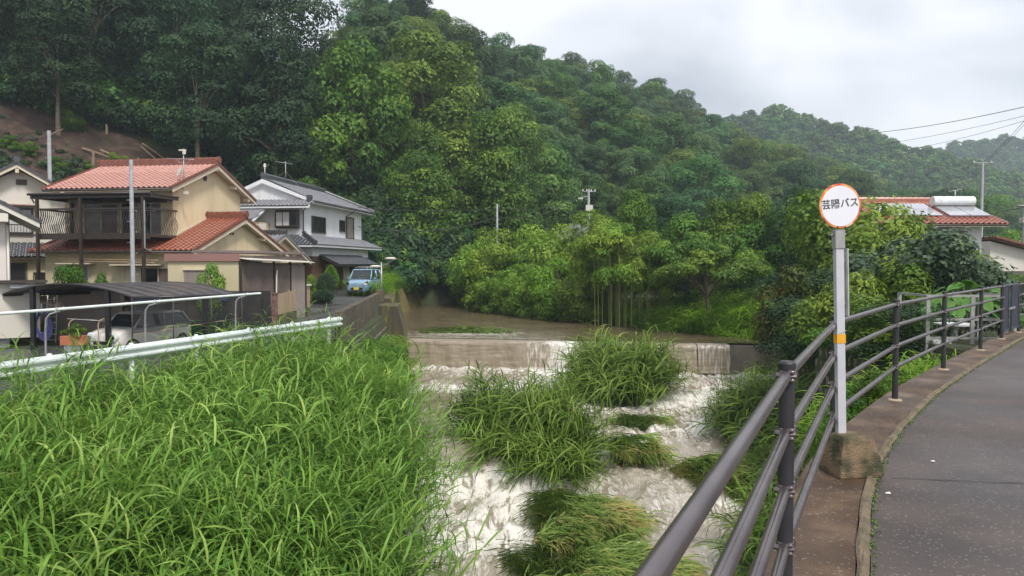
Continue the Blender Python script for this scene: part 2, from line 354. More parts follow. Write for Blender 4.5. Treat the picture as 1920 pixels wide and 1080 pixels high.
PZ = np.interp(PY, [36, 75, 110], [-2.533, -2.3, -2.1]) + (fbm(PX * .5, PY * 1.2, 3) - .5) * .06 * smooth((PY - weir_y(PX) - .55) / 1.5)
PF = .75 * np.exp(-((PY - 80) / 3.0) ** 2) * (PX < -4) + .34 * np.exp(-np.maximum(PY - weir_y(PX), 0) / 1.6) * smooth((4 - PX) / 3) + .30 * np.exp(-((PX + 2.2) / 3.2) ** 2 - ((PY - 42.3) / 1.2) ** 2)
kp = (PX > water_left(PY) - .9) & (PX < water_right(PY) + 1.2)
tag(link('river', grid_mesh('river', PX, PY, PZ, m_pool, {'foam': PF - .1}, keep=kp)), kind='structure')
# weir: concrete body, and the water that runs over it
m_weir = M('wet_stained_concrete', (.15, .125, .095), (.26, .23, .19), 1.6, .35, bump=.3, bscale=12, stretch=(1, 1, .5))
wb = MB(); xa, xb = -6.3, 13.6
wb.prism([(xa, weir_y(xa) + .05, -6), (xa, weir_y(xa) + .05, -2.62), (xa, weir_y(xa) + 1.0, -2.62), (xa, weir_y(xa) + 1.0, -6)], (xb - xa, weir_y(xb) - weir_y(xa), 0))
tag(wb.build('weir', m_weir), kind='structure')
def sheetM():
    m = bpy.data.materials.new('falling_water'); m.use_nodes = True; N, L = nodes(m); b = N['Principled BSDF']
    tc = N.new('ShaderNodeTexCoord'); mp = N.new('ShaderNodeMapping'); mp.inputs['Scale'].default_value = (1, 1, .14); L.new(tc.outputs['Object'], mp.inputs[0])
    n = N.new('ShaderNodeTexNoise'); n.inputs['Scale'].default_value = 9; n.inputs['Detail'].default_value = 6; L.new(mp.outputs[0], n.inputs['Vector'])
    mp2 = N.new('ShaderNodeMapping'); mp2.inputs['Scale'].default_value = (.25, 1, 3); L.new(tc.outputs['Object'], mp2.inputs[0])
    nb = N.new('ShaderNodeTexNoise'); nb.inputs['Scale'].default_value = 3; nb.inputs['Detail'].default_value = 5; L.new(mp2.outputs[0], nb.inputs['Vector'])
    at = N.new('ShaderNodeAttribute'); at.attribute_name = 'foam'
    a = N.new('ShaderNodeMath'); a.operation = 'ADD'; L.new(at.outputs['Fac'], a.inputs[0]); L.new(n.outputs['Fac'], a.inputs[1])
    ss = N.new('ShaderNodeMapRange'); ss.inputs['From Min'].default_value = .72; ss.inputs['From Max'].default_value = 1.2; L.new(a.outputs[0], ss.inputs[0])
    br = N.new('ShaderNodeValToRGB'); e = br.color_ramp.elements; e[0].position = .3; e[0].color = (.19, .15, .105, 1); e[1].position = .7; e[1].color = (.34, .29, .215, 1); L.new(nb.outputs['Fac'], br.inputs[0])
    mx = N.new('ShaderNodeMixRGB'); mx.inputs[2].default_value = (.82, .8, .76, 1); L.new(ss.outputs[0], mx.inputs[0]); L.new(br.outputs[0], mx.inputs[1]); L.new(mx.outputs[0], b.inputs['Base Color'])
    b.inputs['Roughness'].default_value = .3
    bp = N.new('ShaderNodeBump'); bp.inputs['Strength'].default_value = .5; bp.inputs['Distance'].default_value = .04; L.new(n.outputs['Fac'], bp.inputs['Height']); L.new(bp.outputs[0], b.inputs['Normal'])
    return m
sx = axis([(-5.75, 9.3, .08)]); st = np.linspace(0, 1, 26)
SX, ST = np.meshgrid(sx, st)
out_ = np.interp(ST, [0, .1, .25, 1], [-.7, .0, .12, .32]); SZ = np.interp(ST, [0, .1, .25, 1], [-2.53, -2.56, -2.72, -4.05])
rush = np.exp(-((SX - 2.8) / 1.0) ** 2)
SYY = weir_y(SX) + .04 - out_ * (1 + 1.2 * rush) + (fbm(SX * 2.5, ST * 2, 3) - .5) * .16 * np.clip(ST * 3, 0, 1)
SFo = (-.20 + .34 * fbm(SX * 1.1, ST * 0, 3)) + .55 * rush + .32 * np.exp(-((SX - .9) / .7) ** 2) * (ST > .1) - .12 * ((SX > 8.2)) + .45 * np.clip((ST - .88) / .12, 0, 1) * (SX < 9)
SFo += np.where(SX > 4.6, .18, 0)
tag(link('waterfall', grid_mesh('waterfall', SX, SYY, SZ, sheetM(), {'foam': SFo})), kind='structure')
sx = axis([(9.35, 10.9, .06)]); SX, ST = np.meshgrid(sx, st)
out_ = np.interp(ST, [0, .1, .3, 1], [-.7, .0, .1, .2]); SZ = np.interp(ST, [0, .1, .3, 1], [-2.535, -2.56, -2.74, -4.0])
tag(link('waterfall', grid_mesh('waterfall', SX, weir_y(SX) + .03 - out_ + (fbm(SX * 6, ST * 2, 3) - .5) * .12, SZ, bpy.data.materials['falling_water'], {'foam': .27 + .15 * (fbm(SX * 3, ST, 2) - .5)})), kind='structure')
# ------------------------------------------------------------------ bridge path, kerb, railing, bus stop (things nearest the camera)
def wetM(name, c1, c2, c3=None, scale=1.2, r0=.18, r1=.7, grain=70, gb=.35, lo=.35, hi=.65):
    m = M(name, c1, c2, scale, .5, lo=lo, hi=hi, c3=c3); N, L = nodes(m); b = N['Principled BSDF']; tc = [n for n in N if n.type == 'TEX_COORD'][0]
    n = N.new('ShaderNodeTexNoise'); n.inputs['Scale'].default_value = .7; n.inputs['Detail'].default_value = 4; L.new(tc.outputs['Object'], n.inputs['Vector'])
    mr = N.new('ShaderNodeMapRange'); mr.inputs['From Min'].default_value = .35; mr.inputs['From Max'].default_value = .65; mr.inputs['To Min'].default_value = r0; mr.inputs['To Max'].default_value = r1
    L.new(n.outputs['Fac'], mr.inputs[0]); L.new(mr.outputs[0], b.inputs['Roughness'])
    v = N.new('ShaderNodeTexVoronoi'); v.inputs['Scale'].default_value = grain; L.new(tc.outputs['Object'], v.inputs['Vector'])
    n2 = N.new('ShaderNodeTexNoise'); n2.inputs['Scale'].default_value = grain * .5; n2.inputs['Detail'].default_value = 5; L.new(tc.outputs['Object'], n2.inputs['Vector'])
    ad = N.new('ShaderNodeMath'); ad.operation = 'ADD'; L.new(v.outputs['Distance'], ad.inputs[0]); L.new(n2.outputs['Fac'], ad.inputs[1])
    bp = N.new('ShaderNodeBump'); bp.inputs['Strength'].default_value = gb; bp.inputs['Distance'].default_value = .008; L.new(ad.outputs[0], bp.inputs['Height']); L.new(bp.outputs[0], b.inputs['Normal'])
    # pale grains of stone
    src = b.inputs['Base Color'].links[0].from_socket
    cr = N.new('ShaderNodeValToRGB'); e = cr.color_ramp.elements; e[0].position = .0; e[0].color = (1, 1, 1, 1); e[1].position = 1; e[1].color = (0, 0, 0, 1)
    v2 = N.new('ShaderNodeTexVoronoi'); v2.inputs['Scale'].default_value = grain * .6; L.new(tc.outputs['Object'], v2.inputs['Vector'])
    sp = N.new('ShaderNodeSeparateXYZ'); L.new(v2.outputs['Color'], sp.inputs[0]); g = N.new('ShaderNodeMath'); g.operation = 'GREATER_THAN'; g.inputs[1].default_value = .955; L.new(sp.outputs[0], g.inputs[0])
    ml = N.new('ShaderNodeMath'); ml.operation = 'MULTIPLY'; ml.inputs[1].default_value = .35; L.new(g.outputs[0], ml.inputs[0])
    mx = N.new('ShaderNodeMixRGB'); L.new(ml.outputs[0], mx.inputs[0]); L.new(src, mx.inputs[1]); mx.inputs[2].default_value = (.3, .27, .25, 1); L.new(mx.outputs[0], b.inputs['Base Color'])
    return m
m_asphalt = wetM('wet_reddish_asphalt', (.044, .034, .031), (.088, .068, .060), scale=1.4, r0=.38, r1=.7, c3=(.064, .049, .044), grain=150)
m_ledge = wetM('wet_brown_concrete', (.05, .026, .012), (.15, .095, .055), scale=2.3, r0=.3, r1=.75, c3=(.08, .047, .025), grain=130, gb=.6)
m_bead = M('mossy_pale_kerb', (.19, .145, .09), (.10, .08, .05), 6, .8, bump=.5, bscale=60)
m_block = M('old_mossy_concrete', (.21, .145, .085), (.055, .055, .026), 7, .9, bump=.55, bscale=110, c3=(.13, .10, .055), lo=.4, hi=.6)
m_post = M('near_black_post_paint', (.016, .015, .019), (.03, .028, .032), 9, .5, bump=.1, bscale=200)
m_rail = M('dark_bronze_rail', (.135, .112, .118), (.18, .152, .152), 5, .27, metal=.75)
m_tan = M('sandy_mortar', (.42, .33, .22), (.3, .24, .16), 12, .9)
RP = [(-2.75, -4.9), (-1.5, -2.35), (-.19, .21), (1.09, 2.92), (2.42, 5.52), (4.19, 8.05), (6.09, 10.4), (8.1, 12.75), (9.72, 14.65), (11.05, 16.1), (13.2, 18.2), (15.3, 20.3), (17.5, 22.3)]
def curve_pts(P, n=8):
    P = [Vector((*p, 0)) for p in P]; out = []
    for i in range(len(P) - 1):
        a, b, c, d = P[max(i - 1, 0)], P[i], P[i + 1], P[min(i + 2, len(P) - 1)]
        for k in range(n):
            t = k / n; out.append(.5 * ((2 * b) + (c - a) * t + (2 * a - 5 * b + 4 * c - d) * t * t + (3 * b - a - 3 * c + d) * t ** 3))
    return out + [P[-1]]
CP = curve_pts(RP, 10)
def off(i, w):
    t = (CP[min(i + 1, len(CP) - 1)] - CP[max(i - 1, 0)]).normalized(); return CP[i] + Vector((t.y, -t.x, 0)) * w
def strip(prof, i0=0, i1=None, jit=0):
    """sweep a closed profile [(offset, z)] along the railing curve"""
    i1 = len(CP) if i1 is None else i1; n = len(prof); vs = []; fs = []
    for i in range(i0, i1):
        for w, z in prof:
            p = off(i, w + (random.uniform(-jit, jit) if w > .2 else 0)); vs.append((p.x, p.y, z + random.uniform(-jit, jit) * .5))
    for i in range(i1 - i0 - 1):
        for k in range(n): fs.append((i * n + k, i * n + (k + 1) % n, (i + 1) * n + (k + 1) % n, (i + 1) * n + k))
    fs += [tuple(range(n)), tuple(range((i1 - i0 - 1) * n, (i1 - i0) * n))[::-1]]
    m = MB(); m.add(vs, fs); return m
tag(strip([(-.17, -.75), (-.17, -.012), (-.155, 0), (.248, 0), (.248, -.75)]).build('kerb_ledge', m_ledge), kind='structure')
tag(strip([(.252, -.5), (.252, .010), (.260, .018), (.285, .017), (.294, .006), (.312, .0), (.312, -.5)], jit=.009).build('kerb', m_bead), kind='structure')
vs = []; fs = []
for i in range(len(CP)):
    a = off(i, .316); nn = 10
    for k in range(nn + 1): vs.append((lerp(a.x, 32, (k / nn) ** 2), lerp(a.y, a.y - (0 if a.y > 12 else 0), k / nn), -.004 + .0))
nt_ = len(vs); vs += [(x, y, z - .55) for x, y, z in vs]
for i in range(len(CP) - 1):
    for k in range(nn):
        q4 = (i * (nn + 1) + k, i * (nn + 1) + k + 1, (i + 1) * (nn + 1) + k + 1, (i + 1) * (nn + 1) + k); fs.append(q4); fs.append(tuple(j + nt_ for j in q4[::-1]))
    for k in (0, nn): a_, b_ = i * (nn + 1) + k, (i + 1) * (nn + 1) + k; fs.append((a_, b_, b_ + nt_, a_ + nt_))
pm = MB(); pm.add(vs, fs); o = tag(pm.build('path', m_asphalt), kind='structure')
# construction joints of the asphalt (real grooves filled dark)
m_joint = M('tar_joint', (.012, .01, .01), None, rough=.6)
for (x0, y0, x1, y1) in ((2.65, 5.1, 6.6, 4.55), (6.3, 9.6, 11, 9.3)):
    q = MB(); n = 26
    pts = [(lerp(x0, x1, i / n), lerp(y0, y1, i / n) + random.uniform(-.012, .012)) for i in range(n + 1)]
    q.add([(x, y - .007 * random.uniform(.3, 1), .0005) for x, y in pts] + [(x, y + .007 * random.uniform(.3, 1), .0005) for x, y in pts], [(i, i + 1, n + 2 + i, n + 1 + i) for i in range(n)])
    tag(q.build('path_joint', m_joint), kind='structure')
# litter on the path
m_paper = M('white_litter', (.75, .74, .7), None, rough=.8)
for (px, py, s, lab) in ((1755, 868, .016, 'small white petal near the cracked joint of the path'), (1671, 929, .018, 'small white scrap on the path beside the kerb'), (1886, 650, .03, 'tiny white scrap far along the path near the railing')):
    d = (CAMZ) * F / (py - 495); q = MB(); q.add([(-s, -s * .4, .003), (0, -s * .8, .006), (s * 1.1, -.3 * s, .003), (s, .6 * s, .007), (-.3 * s, s * .7, .003)], [(0, 1, 2, 3, 4)])
    q.prism([(-s, -s * .4, 0), (0, -s * .8, 0), (s * 1.1, -.3 * s, 0), (s, .6 * s, 0), (-.3 * s, s * .7, 0)], (0, 0, .0025))
    tag(q.build('litter', m_paper, loc=(px2x(px, d), d, .0)), lab, 'litter')
# moss and grit along the kerb: small tufts
def tuft_strip():
    V = []; Fq = []; tn = []
    for i in range(22, 95):
        for k in range(26):
            if random.random() < .4: continue
            w_ = .318 + abs(random.gauss(0, .014)); p = off(min(i, len(CP) - 2), w_).lerp(off(min(i + 1, len(CP) - 2), w_), random.random())
            for b in range(3):
                a = random.uniform(0, 6.28); h = random.uniform(.003, .012); w = .003; o_ = len(V); c, s = math.cos(a), math.sin(a)
                V += [(p.x - w * s, p.y + w * c, 0), (p.x + w * s, p.y - w * c, 0), (p.x + c * .01 + w * s, p.y + s * .01 - w * c, h), (p.x + c * .01 - w * s, p.y + s * .01 + w * c, h)]; Fq.append((o_, o_ + 1, o_ + 2, o_ + 3)); tn += [random.random() * .5] * 4
    return tag(link('moss', np_mesh('moss', V, Fq, g_mat, {'tone': tn})), kind='stuff')
tuft_strip()
H = 1.105; RZ = [1.05, .822, .595, .367]; RR = .0213
rl = empty('bridge_railing', (1.09, 2.92, 0), 0, 'dark railing of round posts and four tube rails along the curved bridge kerb', 'railing')
def rchild(o): o.parent = rl; o.matrix_parent_inverse = Matrix.Translation((-1.09, -2.92, 0)); return o
pm = MB(); pm.lathe([(.031, 0), (.031, H - .03), (.034, H - .03), (.0345, H - .008), (.028, H), (.012, H + .003)], 24); post_me = pm.mesh('post', m_post, True)
gm = MB(); gm.lathe([(.075, .0), (.07, .012), (.035, .018)], 18); grout_me = gm.mesh('grout_pad', m_tan)
cl = MB()
for a in (0, math.pi): cl.T = Matrix.Rotation(a, 4, 'Z'); cl.tube([(-.03, -.035, 0), (-.045, .0, 0), (-.03, .035, 0)], .012, 8)
cl.T = Matrix.Identity(4)
cl.lathe([(.0335, -.02), (.0355, -.016), (.0355, .016), (.0335, .02)], 20)
for sx_ in (-1, 1):
    for sz in (-1, 1):
        cl.T = Matrix.Translation((sx_ * .043, -.02, sz * .016)) @ Matrix.Rotation(R(90), 4, 'X'); cl.lathe([(.009, -.012), (.011, 0), (.009, .01), (.004, .014)], 8)
clamp_me = cl.mesh('clamp', m_rail, True)
for i, p in enumerate(RP[:12]):
    if i == 0: continue
    tdir = Vector((*RP[min(i + 1, 12)], 0)) - Vector((*RP[i - 1], 0)); ang = math.atan2(tdir.y, tdir.x)
    po = rchild(link('post', post_me, loc=(p[0], p[1], 0))); 
    rchild(link('grout_pad', grout_me, loc=(p[0], p[1], 0)))
    for z in RZ:
        c = link('clamp', clamp_me, po, loc=(0, 0, z), rot=(0, 0, ang))
for i in range(1, 11):
    if i in (8,): continue
    a = Vector((*RP[i], 0)); b = Vector((*RP[i + 1], 0)); t = (b - a).normalized(); n_ = Vector((-t.y, t.x, 0)) * .0
    for z in RZ:
        rchild(tube('rail', m_rail, None, [a + t * .028 + Vector((0, 0, z)), b - t * .028 + Vector((0, 0, z))], RR, 16))
# perforated dark gate panel between the two posts where the railing bends
pa, pb = Vector((*RP[8], 0)), Vector((*RP[9], 0)); tt = (pb - pa).normalized(); ang = math.atan2(tt.y, tt.x); Lg = (pb - pa).length
gt = empty('gate_panel', pa + tt * .04, ang, 'dark slatted double gate panel closing the gap between two railing posts', 'gate')
m_gate = M('dark_blue_grey_metal', (.03, .035, .055), (.045, .05, .07), 5, .5)
for x0, x1 in ((.06, .66), (.98, Lg - .12)):
    box('frame', m_gate, gt, x0, x0 + .05, -.02, .02, .12, 1.08); box('frame', m_gate, gt, x1 - .05, x1, -.02, .02, .12, 1.08)
    box('frame', m_gate, gt, x0 + .05, x1 - .05, -.02, .02, 1.03, 1.08); box('frame', m_gate, gt, x0 + .05, x1 - .05, -.02, .02, .12, .17)
    k = x0 + .07
    while k < x1 - .07: box('slat', m_gate, gt, k, k + .028, -.008, .008, .17, 1.03); k += .042
box('latch', m_steel, gt, .5, 1.15, -.05, -.025, .56, .6)
tube('frame', m_rail, gt, [(0, 0, 1.06), (Lg - .08, 0, 1.06)], RR, 12)

# bus stop: block, square pole, timetable board, round sign
BX, BY = 2.372, 5.28
bs = empty('bus_stop_sign', (BX, BY, 0), R(8), 'round white bus stop sign with orange rim on a grey pole in concrete', 'bus stop sign'); bs.rotation_euler = (0, R(-1.7), R(8))
b = MB(); n = 9
prof = [(.165, .14, 0), (.165, .14, .03), (.152, .128, .13), (.115, .1, .255), (.098, .085, .28)]
for wx, wy, z in prof: pass
vs = []; fs = []
for wx, wy, z in prof: vs += [(-wx, -wy, z), (wx, -wy, z), (wx, wy, z), (-wx, wy, z)]
for i in range(4):
    for k in range(4): fs.append((i * 4 + k, i * 4 + (k + 1) % 4, i * 4 + 4 + (k + 1) % 4, i * 4 + 4 + k))
fs += [(3, 2, 1, 0), (16, 17, 18, 19)]
b.add(vs, fs); bl = b.build('concrete_block', m_block, bs, bevel=.012); bl.location = (.035, -.06, .0)
for p in bl.data.polygons: p.use_smooth = False
sbm = bmesh.new(); sbm.from_mesh(bl.data); bmesh.ops.subdivide_edges(sbm, edges=[e for e in sbm.edges if e.calc_length() > .05], cuts=5, use_grid_fill=True)
for v in sbm.verts: v.co += v.normal * (random.uniform(-.0018, .0018))
sbm.to_mesh(bl.data); sbm.free()
m_pole = M('pale_grey_painted_steel', (.50, .51, .54), (.43, .43, .46), 5, .45)
pole = MB(); pole.box(-.031, .031, -.02, .02, .27, 1.62); po = pole.build('pole', m_pole, bs, bevel=.004)
box('pole_sleeve', M('grey_sleeve', (.33, .33, .32), (.25, .25, .25), 12, .5), bs, -.037, .037, -.026, .026, 1.60, 1.735, bevel=.004)
for s in (-1, 1): tube('bolt', m_steel, bs, [(s * .037, 0, 1.70), (s * .058, 0, 1.70)], .007, 8)
box('reflective_band', M('amber_reflector', (.75, .38, .02), (.62, .3, .02), 20, .4), bs, -.0335, .0335, -.0225, .0225, .925, .99)
box('timetable_board', M('board_white', (.66, .66, .63), (.45, .46, .45), 14, .5), bs, .046, .052, -.04, .03, 1.12, 1.60, bevel=.002)
box('board_bracket', m_steel, bs, .031, .046, -.015, .015, 1.2, 1.23); box('board_bracket', m_steel, bs, .031, .046, -.015, .015, 1.5, 1.53)
tube('wire', m_steel, bs, [(-.036, -.024, .99), (.034, -.026, 1.015), (.034, .024, 1.02), (-.036, .024, 1.0), (-.036, -.024, .99)], .002, 5)
DZ = 1.90; RD = .158
dm = MB(); dm.T = Matrix.Translation((-.004, -.03, DZ)) @ Matrix.Rotation(R(90), 4, 'X') @ Matrix.Rotation(R(4), 4, 'Z')
dm.lathe([(RD * .98, -.004), (RD, 0), (RD, .004), (RD * .985, .006)], 64)
def rimM():
    m = bpy.data.materials.new('worn_orange_rim'); m.use_nodes = True; N, L = nodes(m); b = N['Principled BSDF']; b.inputs['Roughness'].default_value = .35
    tc = N.new('ShaderNodeTexCoord'); n = N.new('ShaderNodeTexNoise'); n.inputs['Scale'].default_value = 16; n.inputs['Detail'].default_value = 4; L.new(tc.outputs['Object'], n.inputs['Vector'])
    rp = N.new('ShaderNodeValToRGB'); e = rp.color_ramp.elements; e[0].position = .36; e[0].color = (.55, .06, .05, 1); e[1].position = .66; e[1].color = (.75, .62, .45, 1)
    q = e.new(.5); q.color = (.72, .27, .05, 1); L.new(n.outputs['Fac'], rp.inputs[0]); L.new(rp.outputs[0], b.inputs['Base Color']); return m
disc = dm.build('sign_disc', rimM(), bs)
fm = MB(); fm.T = Matrix.Translation((-.004, -.0365, DZ)) @ Matrix.Rotation(R(90), 4, 'X'); fm.lathe([(RD * .905, -.0005), (RD * .905, .0012)], 64)
face = fm.build('sign_face', M('sign_face_white', (.70, .71, .76), (.66, .67, .72), 6, .3, coat=.3), disc)
cu = bpy.data.curves.new('text', 'FONT'); cu.body = '芸陽バス'; cu.size = .071; cu.align_x = 'CENTER'; cu.align_y = 'CENTER'; cu.extrude = .0008; cu.offset = .0003
to = bpy.data.objects.new('tmp', cu); C.objects.link(to); bpy.context.view_layer.update()
tm = bpy.data.meshes.new_from_object(to.evaluated_get(bpy.context.evaluated_depsgraph_get())); bpy.data.objects.remove(to)
tm.materials.clear(); tm.materials.append(M('sign_ink', (.02, .02, .025), None, rough=.5))
link('lettering', tm, disc, loc=(-.006, -.0395, DZ + .014), rot=(R(90), R(-4), 0))
for s in (-.025, .03): q = MB(); q.T = Matrix.Translation((s, -.038, DZ - .148)) @ Matrix.Rotation(R(90), 4, 'X'); q.lathe([(.006, 0), (.005, .003)], 8); q.build('rivet', m_dark, disc)
# ------------------------------------------------------------------ plants: leaf makers
def unit(v): return v / np.maximum(np.linalg.norm(v, axis=-1, keepdims=True), 1e-9)
def leaf_quads(P, D, Nn, ln, wd, tone, droop=0.0):
    """one folded diamond leaf per point: base P, direction D, normal Nn"""
    n = len(P); D = unit(D); Sd = unit(np.cross(D, Nn)); U = unit(np.cross(Sd, D)); ln = np.broadcast_to(ln, n)[:, None]; wd = np.broadcast_to(wd, n)[:, None]
    mid = P + D * ln * .45; tip = P + D * ln - U * ln * droop
    V = np.stack([P, mid + Sd * wd * .5 - U * wd * .12, tip, mid - Sd * wd * .5 - U * wd * .12], 1).reshape(-1, 3)
    Fq = np.arange(4 * n).reshape(-1, 4); return V, Fq, np.repeat(tone, 4)
def lobe_crown(seed, rx, rz, z0, nl, lr, nleaf, ln, wd, flat=.7, droop=.15, tonebias=0.0, spread=.35, inner=.25, shape='round'):
    r = np.random.default_rng(seed); L_ = []; Rr = []
    for i in range(nl):
        a = i * 2.399 + r.uniform(0, .7); h = (i + .5) / nl
        if shape == 'round': rad = rx * math.sqrt(max(0, 1 - (2 * h * .82 - .62) ** 2)) * r.uniform(.45, .92)
        elif shape == 'tall': rad = rx * (1 - h * .55) * r.uniform(.4, .9)
        elif shape == 'umbrella': rad = rx * math.sqrt(r.uniform(.02, 1)); h = .55 + .45 * (1 - (rad / rx) ** 2) + r.uniform(-.2, .1)
        else: rad = rx * math.sqrt(r.uniform(0, 1)) * .95; h = r.uniform(0, 1) * (1 - .35 * (rad / rx) ** 2)
        L_.append((rad * math.cos(a), rad * math.sin(a), z0 + h * rz)); Rr.append(lr * r.uniform(.65, 1.2))
    L_ = np.array(L_); Rr = np.array(Rr)
    k = r.choice(nl, nleaf, p=(Rr ** 2) / (Rr ** 2).sum()); d = unit(r.normal(size=(nleaf, 3))); d[:, 2] = np.abs(d[:, 2]) * np.where(r.random(nleaf) < .78, 1, -1)
    rad = Rr[k] * (1 - inner * r.random(nleaf) ** 1.5) * (1 + .22 * np.sin(d[:, 0] * 5 + k) * np.cos(d[:, 1] * 6 + k * 2))
    P = L_[k] + d * rad[:, None] * np.array([1, 1, flat])
    Nn = unit(d + np.array([0, 0, .5]) + r.normal(size=(nleaf, 3)) * .33); t = r.normal(size=(nleaf, 3)) + d * .9; D = unit(t - Nn * (t * Nn).sum(1, keepdims=True)); D[:, 2] -= droop
    lt = r.uniform(-.22, .22, nl)[k]; tone = np.clip(.42 + lt + r.normal(size=nleaf) * .17 + tonebias, 0, 1)
    return leaf_quads(P, D, Nn, ln * r.uniform(.6, 1.25, nleaf), wd * r.uniform(.7, 1.2, nleaf), tone, droop), L_
def crown_mesh(name, mat, *a, **k):
    (V, Fq, t), L_ = lobe_crown(*a, **k); return np_mesh(name, V, Fq, mat, {'tone': t}), L_
def trunk_mesh(name, mat, lobes, r0, hb, seed=0, nb=6, lean=(0, 0), base=-.8):
    r = random.Random(seed); m = MB(); top = Vector((lobes[:, 0].mean() * .3 + lean[0], lobes[:, 1].mean() * .3 + lean[1], lobes[:, 2].max() * .8))
    p = [Vector((0, 0, base)), Vector((r.uniform(-.1, .1), r.uniform(-.1, .1), hb * .5)), Vector((top.x * .4, top.y * .4, hb)), Vector((top.x * .8, top.y * .8, lerp(hb, top.z, .5))), top]
    m.tube(p, [r0 * 1.25, r0, r0 * .8, r0 * .5, r0 * .12], 7)
    for q in r.sample(range(len(lobes)), min(nb, len(lobes))):
        e = Vector(lobes[q]); s = p[2].lerp(p[3], r.random() * .8); mid = s.lerp(e, .5) + Vector((r.uniform(-.2, .2), r.uniform(-.2, .2), (e - s).length * .10))
        m.tube([s, mid, e], [r0 * .5, r0 * .3, r0 * .08], 5)
    return m.mesh(name, mat, True)
def plant(tmpl, name, loc, rz, sc, label, cat, group=None):
    """one plant: an empty at its foot with copies of the template's trunk and crown"""
    r_ = empty(name, loc, rz, label, cat, group); r_.scale = sc if hasattr(sc, '__len__') else (sc, sc, sc)
    for nm, me in tmpl: link(nm, me, r_)
    return r_
# templates -----------------------------------------------------------------
T_FOR = []
for i in range(6):
    c, Lb = crown_mesh('crown', [g_forest, g_forest2, g_forest3, g_forest, g_forest2, g_forest3][i], 20 + i, 4.1, 8.6, 1.6, 17, 1.95, 19000, .29, .17, flat=.6, inner=.13, shape=['round', 'round', 'tall', 'round', 'tall', 'round'][i])
    T_FOR.append([('trunk', trunk_mesh('trunk', m_bark, Lb, .24, 3.6, i)), ('crown', c)])
T_DARK = []
for i in range(4):
    c, Lb = crown_mesh('crown', g_dark, 40 + i, 4.1, 8.6, 4.0, 26, 1.8, 17000, .25, .14, flat=.6, tonebias=.03, shape=['round', 'tall', 'round', 'round'][i])
    T_DARK.append([('trunk', trunk_mesh('trunk', m_bark_pale, Lb, .2, 3.6, 50 + i)), ('crown', c)])
T_VINE = []
for i in range(3):
    c, Lb = crown_mesh('crown', g_vine, 60 + i, 3.8, 8.5, 1.2, 28, 1.45, 13000, .28, .19, flat=.8, droop=.35, shape='tall' if i else 'round')
    T_VINE.append([('trunk', trunk_mesh('trunk', m_bark, Lb, .22, 3.0, 70 + i)), ('crown', c)])
T_BAM = []
for i in range(4):
    c, Lb = crown_mesh('foliage', g_bamboo, 80 + i, 2.0, 3.6, 1.9, 22, .85, 12000, .28, .08, flat=.7, droop=.15, shape='fill', inner=.25, tonebias=.08)
    m = MB(); rr = random.Random(i)
    for k in range(20):
        a = rr.uniform(0, 6.28); q = rr.uniform(.2, 1.7); x, y = q * math.cos(a), q * math.sin(a)
        m.tube([(x, y, -.5), (x * 1.05, y * 1.05, 2.6), (x * 1.35, y * 1.35, 4.4), (x * 1.8, y * 1.8, 5.2)], [.03, .026, .018, .006], 5)
    T_BAM.append([('stems', m.mesh('stems', bpy.data.materials.get('bamboo_stem') or M('bamboo_stem', (.12, .16, .04), (.2, .2, .07), 6, .5), True)), ('foliage', c)])
T_BANK = []
for i in range(3):
    c, Lb = crown_mesh('foliage', g_bamboo, 180 + i, 2.3, 4.6, .1, 34, .95, 15000, .25, .09, flat=.8, droop=.3, shape='fill', inner=.2, tonebias=.05)
    T_BANK.append([('trunk', trunk_mesh('trunk', m_bark, Lb, .09, 1.2, 185 + i)), ('crown', c)])
T_BUSH = []
for i in range(3):
    c, Lb = crown_mesh('crown', g_bush, 90 + i, 2.3, 3.4, .6, 20, .95, 11000, .19, .11, flat=.75, droop=.2, shape='fill')
    T_BUSH.append([('trunk', trunk_mesh('trunk', m_bark, Lb, .09, 1.0, 95 + i)), ('crown', c)])
T_SMALL = []
for i in range(2):
    c, Lb = crown_mesh('crown', g_bush, 190 + i, 1.0, 1.4, .15, 10, .45, 3800, .12, .065, flat=.8, droop=.2, shape='fill', tonebias=-.05)
    T_SMALL.append([('trunk', trunk_mesh('trunk', m_bark, Lb, .04, .4, 195 + i)), ('crown', c)])
c, Lb = crown_mesh('crown', g_vine, 101, 2.7, 2.0, 2.0, 22, .75, 9000, .22, .10, flat=.5, droop=.2, shape='umbrella')
T_UMB = [('trunk', trunk_mesh('trunk', m_bark, Lb, .10, 1.5, 5, nb=14, lean=(.3, 0))), ('crown', c)]
c, Lb = crown_mesh('crown', g_orange, 103, 1.8, 2.4, .4, 18, .75, 7500, .20, .11, flat=.8, droop=.2, shape='fill')
T_ORA = [('trunk', trunk_mesh('trunk', m_bark_pale, Lb, .07, .8, 6, nb=10)), ('crown', c)]
c, Lb = crown_mesh('crown', g_grey, 105, 1.75, 2.2, .5, 20, .62, 6500, .14, .10, flat=.8, droop=.1, shape='fill')
T_GREY = [('trunk', trunk_mesh('trunk', m_bark_pale, Lb, .07, .8, 7, nb=10)), ('crown', c)]
c, Lb = crown_mesh('crown', g_vine, 107, 1.5, 2.0, .5, 16, .55, 6500, .17, .07, flat=.9, droop=.2, shape='fill', tonebias=.25)
T_YEL = [('trunk', trunk_mesh('trunk', m_bark_pale, Lb, .06, .8, 8, nb=8)), ('crown', c)]
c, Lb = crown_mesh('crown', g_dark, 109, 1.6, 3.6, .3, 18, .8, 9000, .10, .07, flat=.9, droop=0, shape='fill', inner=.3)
T_HED = [('trunk', trunk_mesh('trunk', m_bark, Lb, .07, .8, 9)), ('crown', c)]

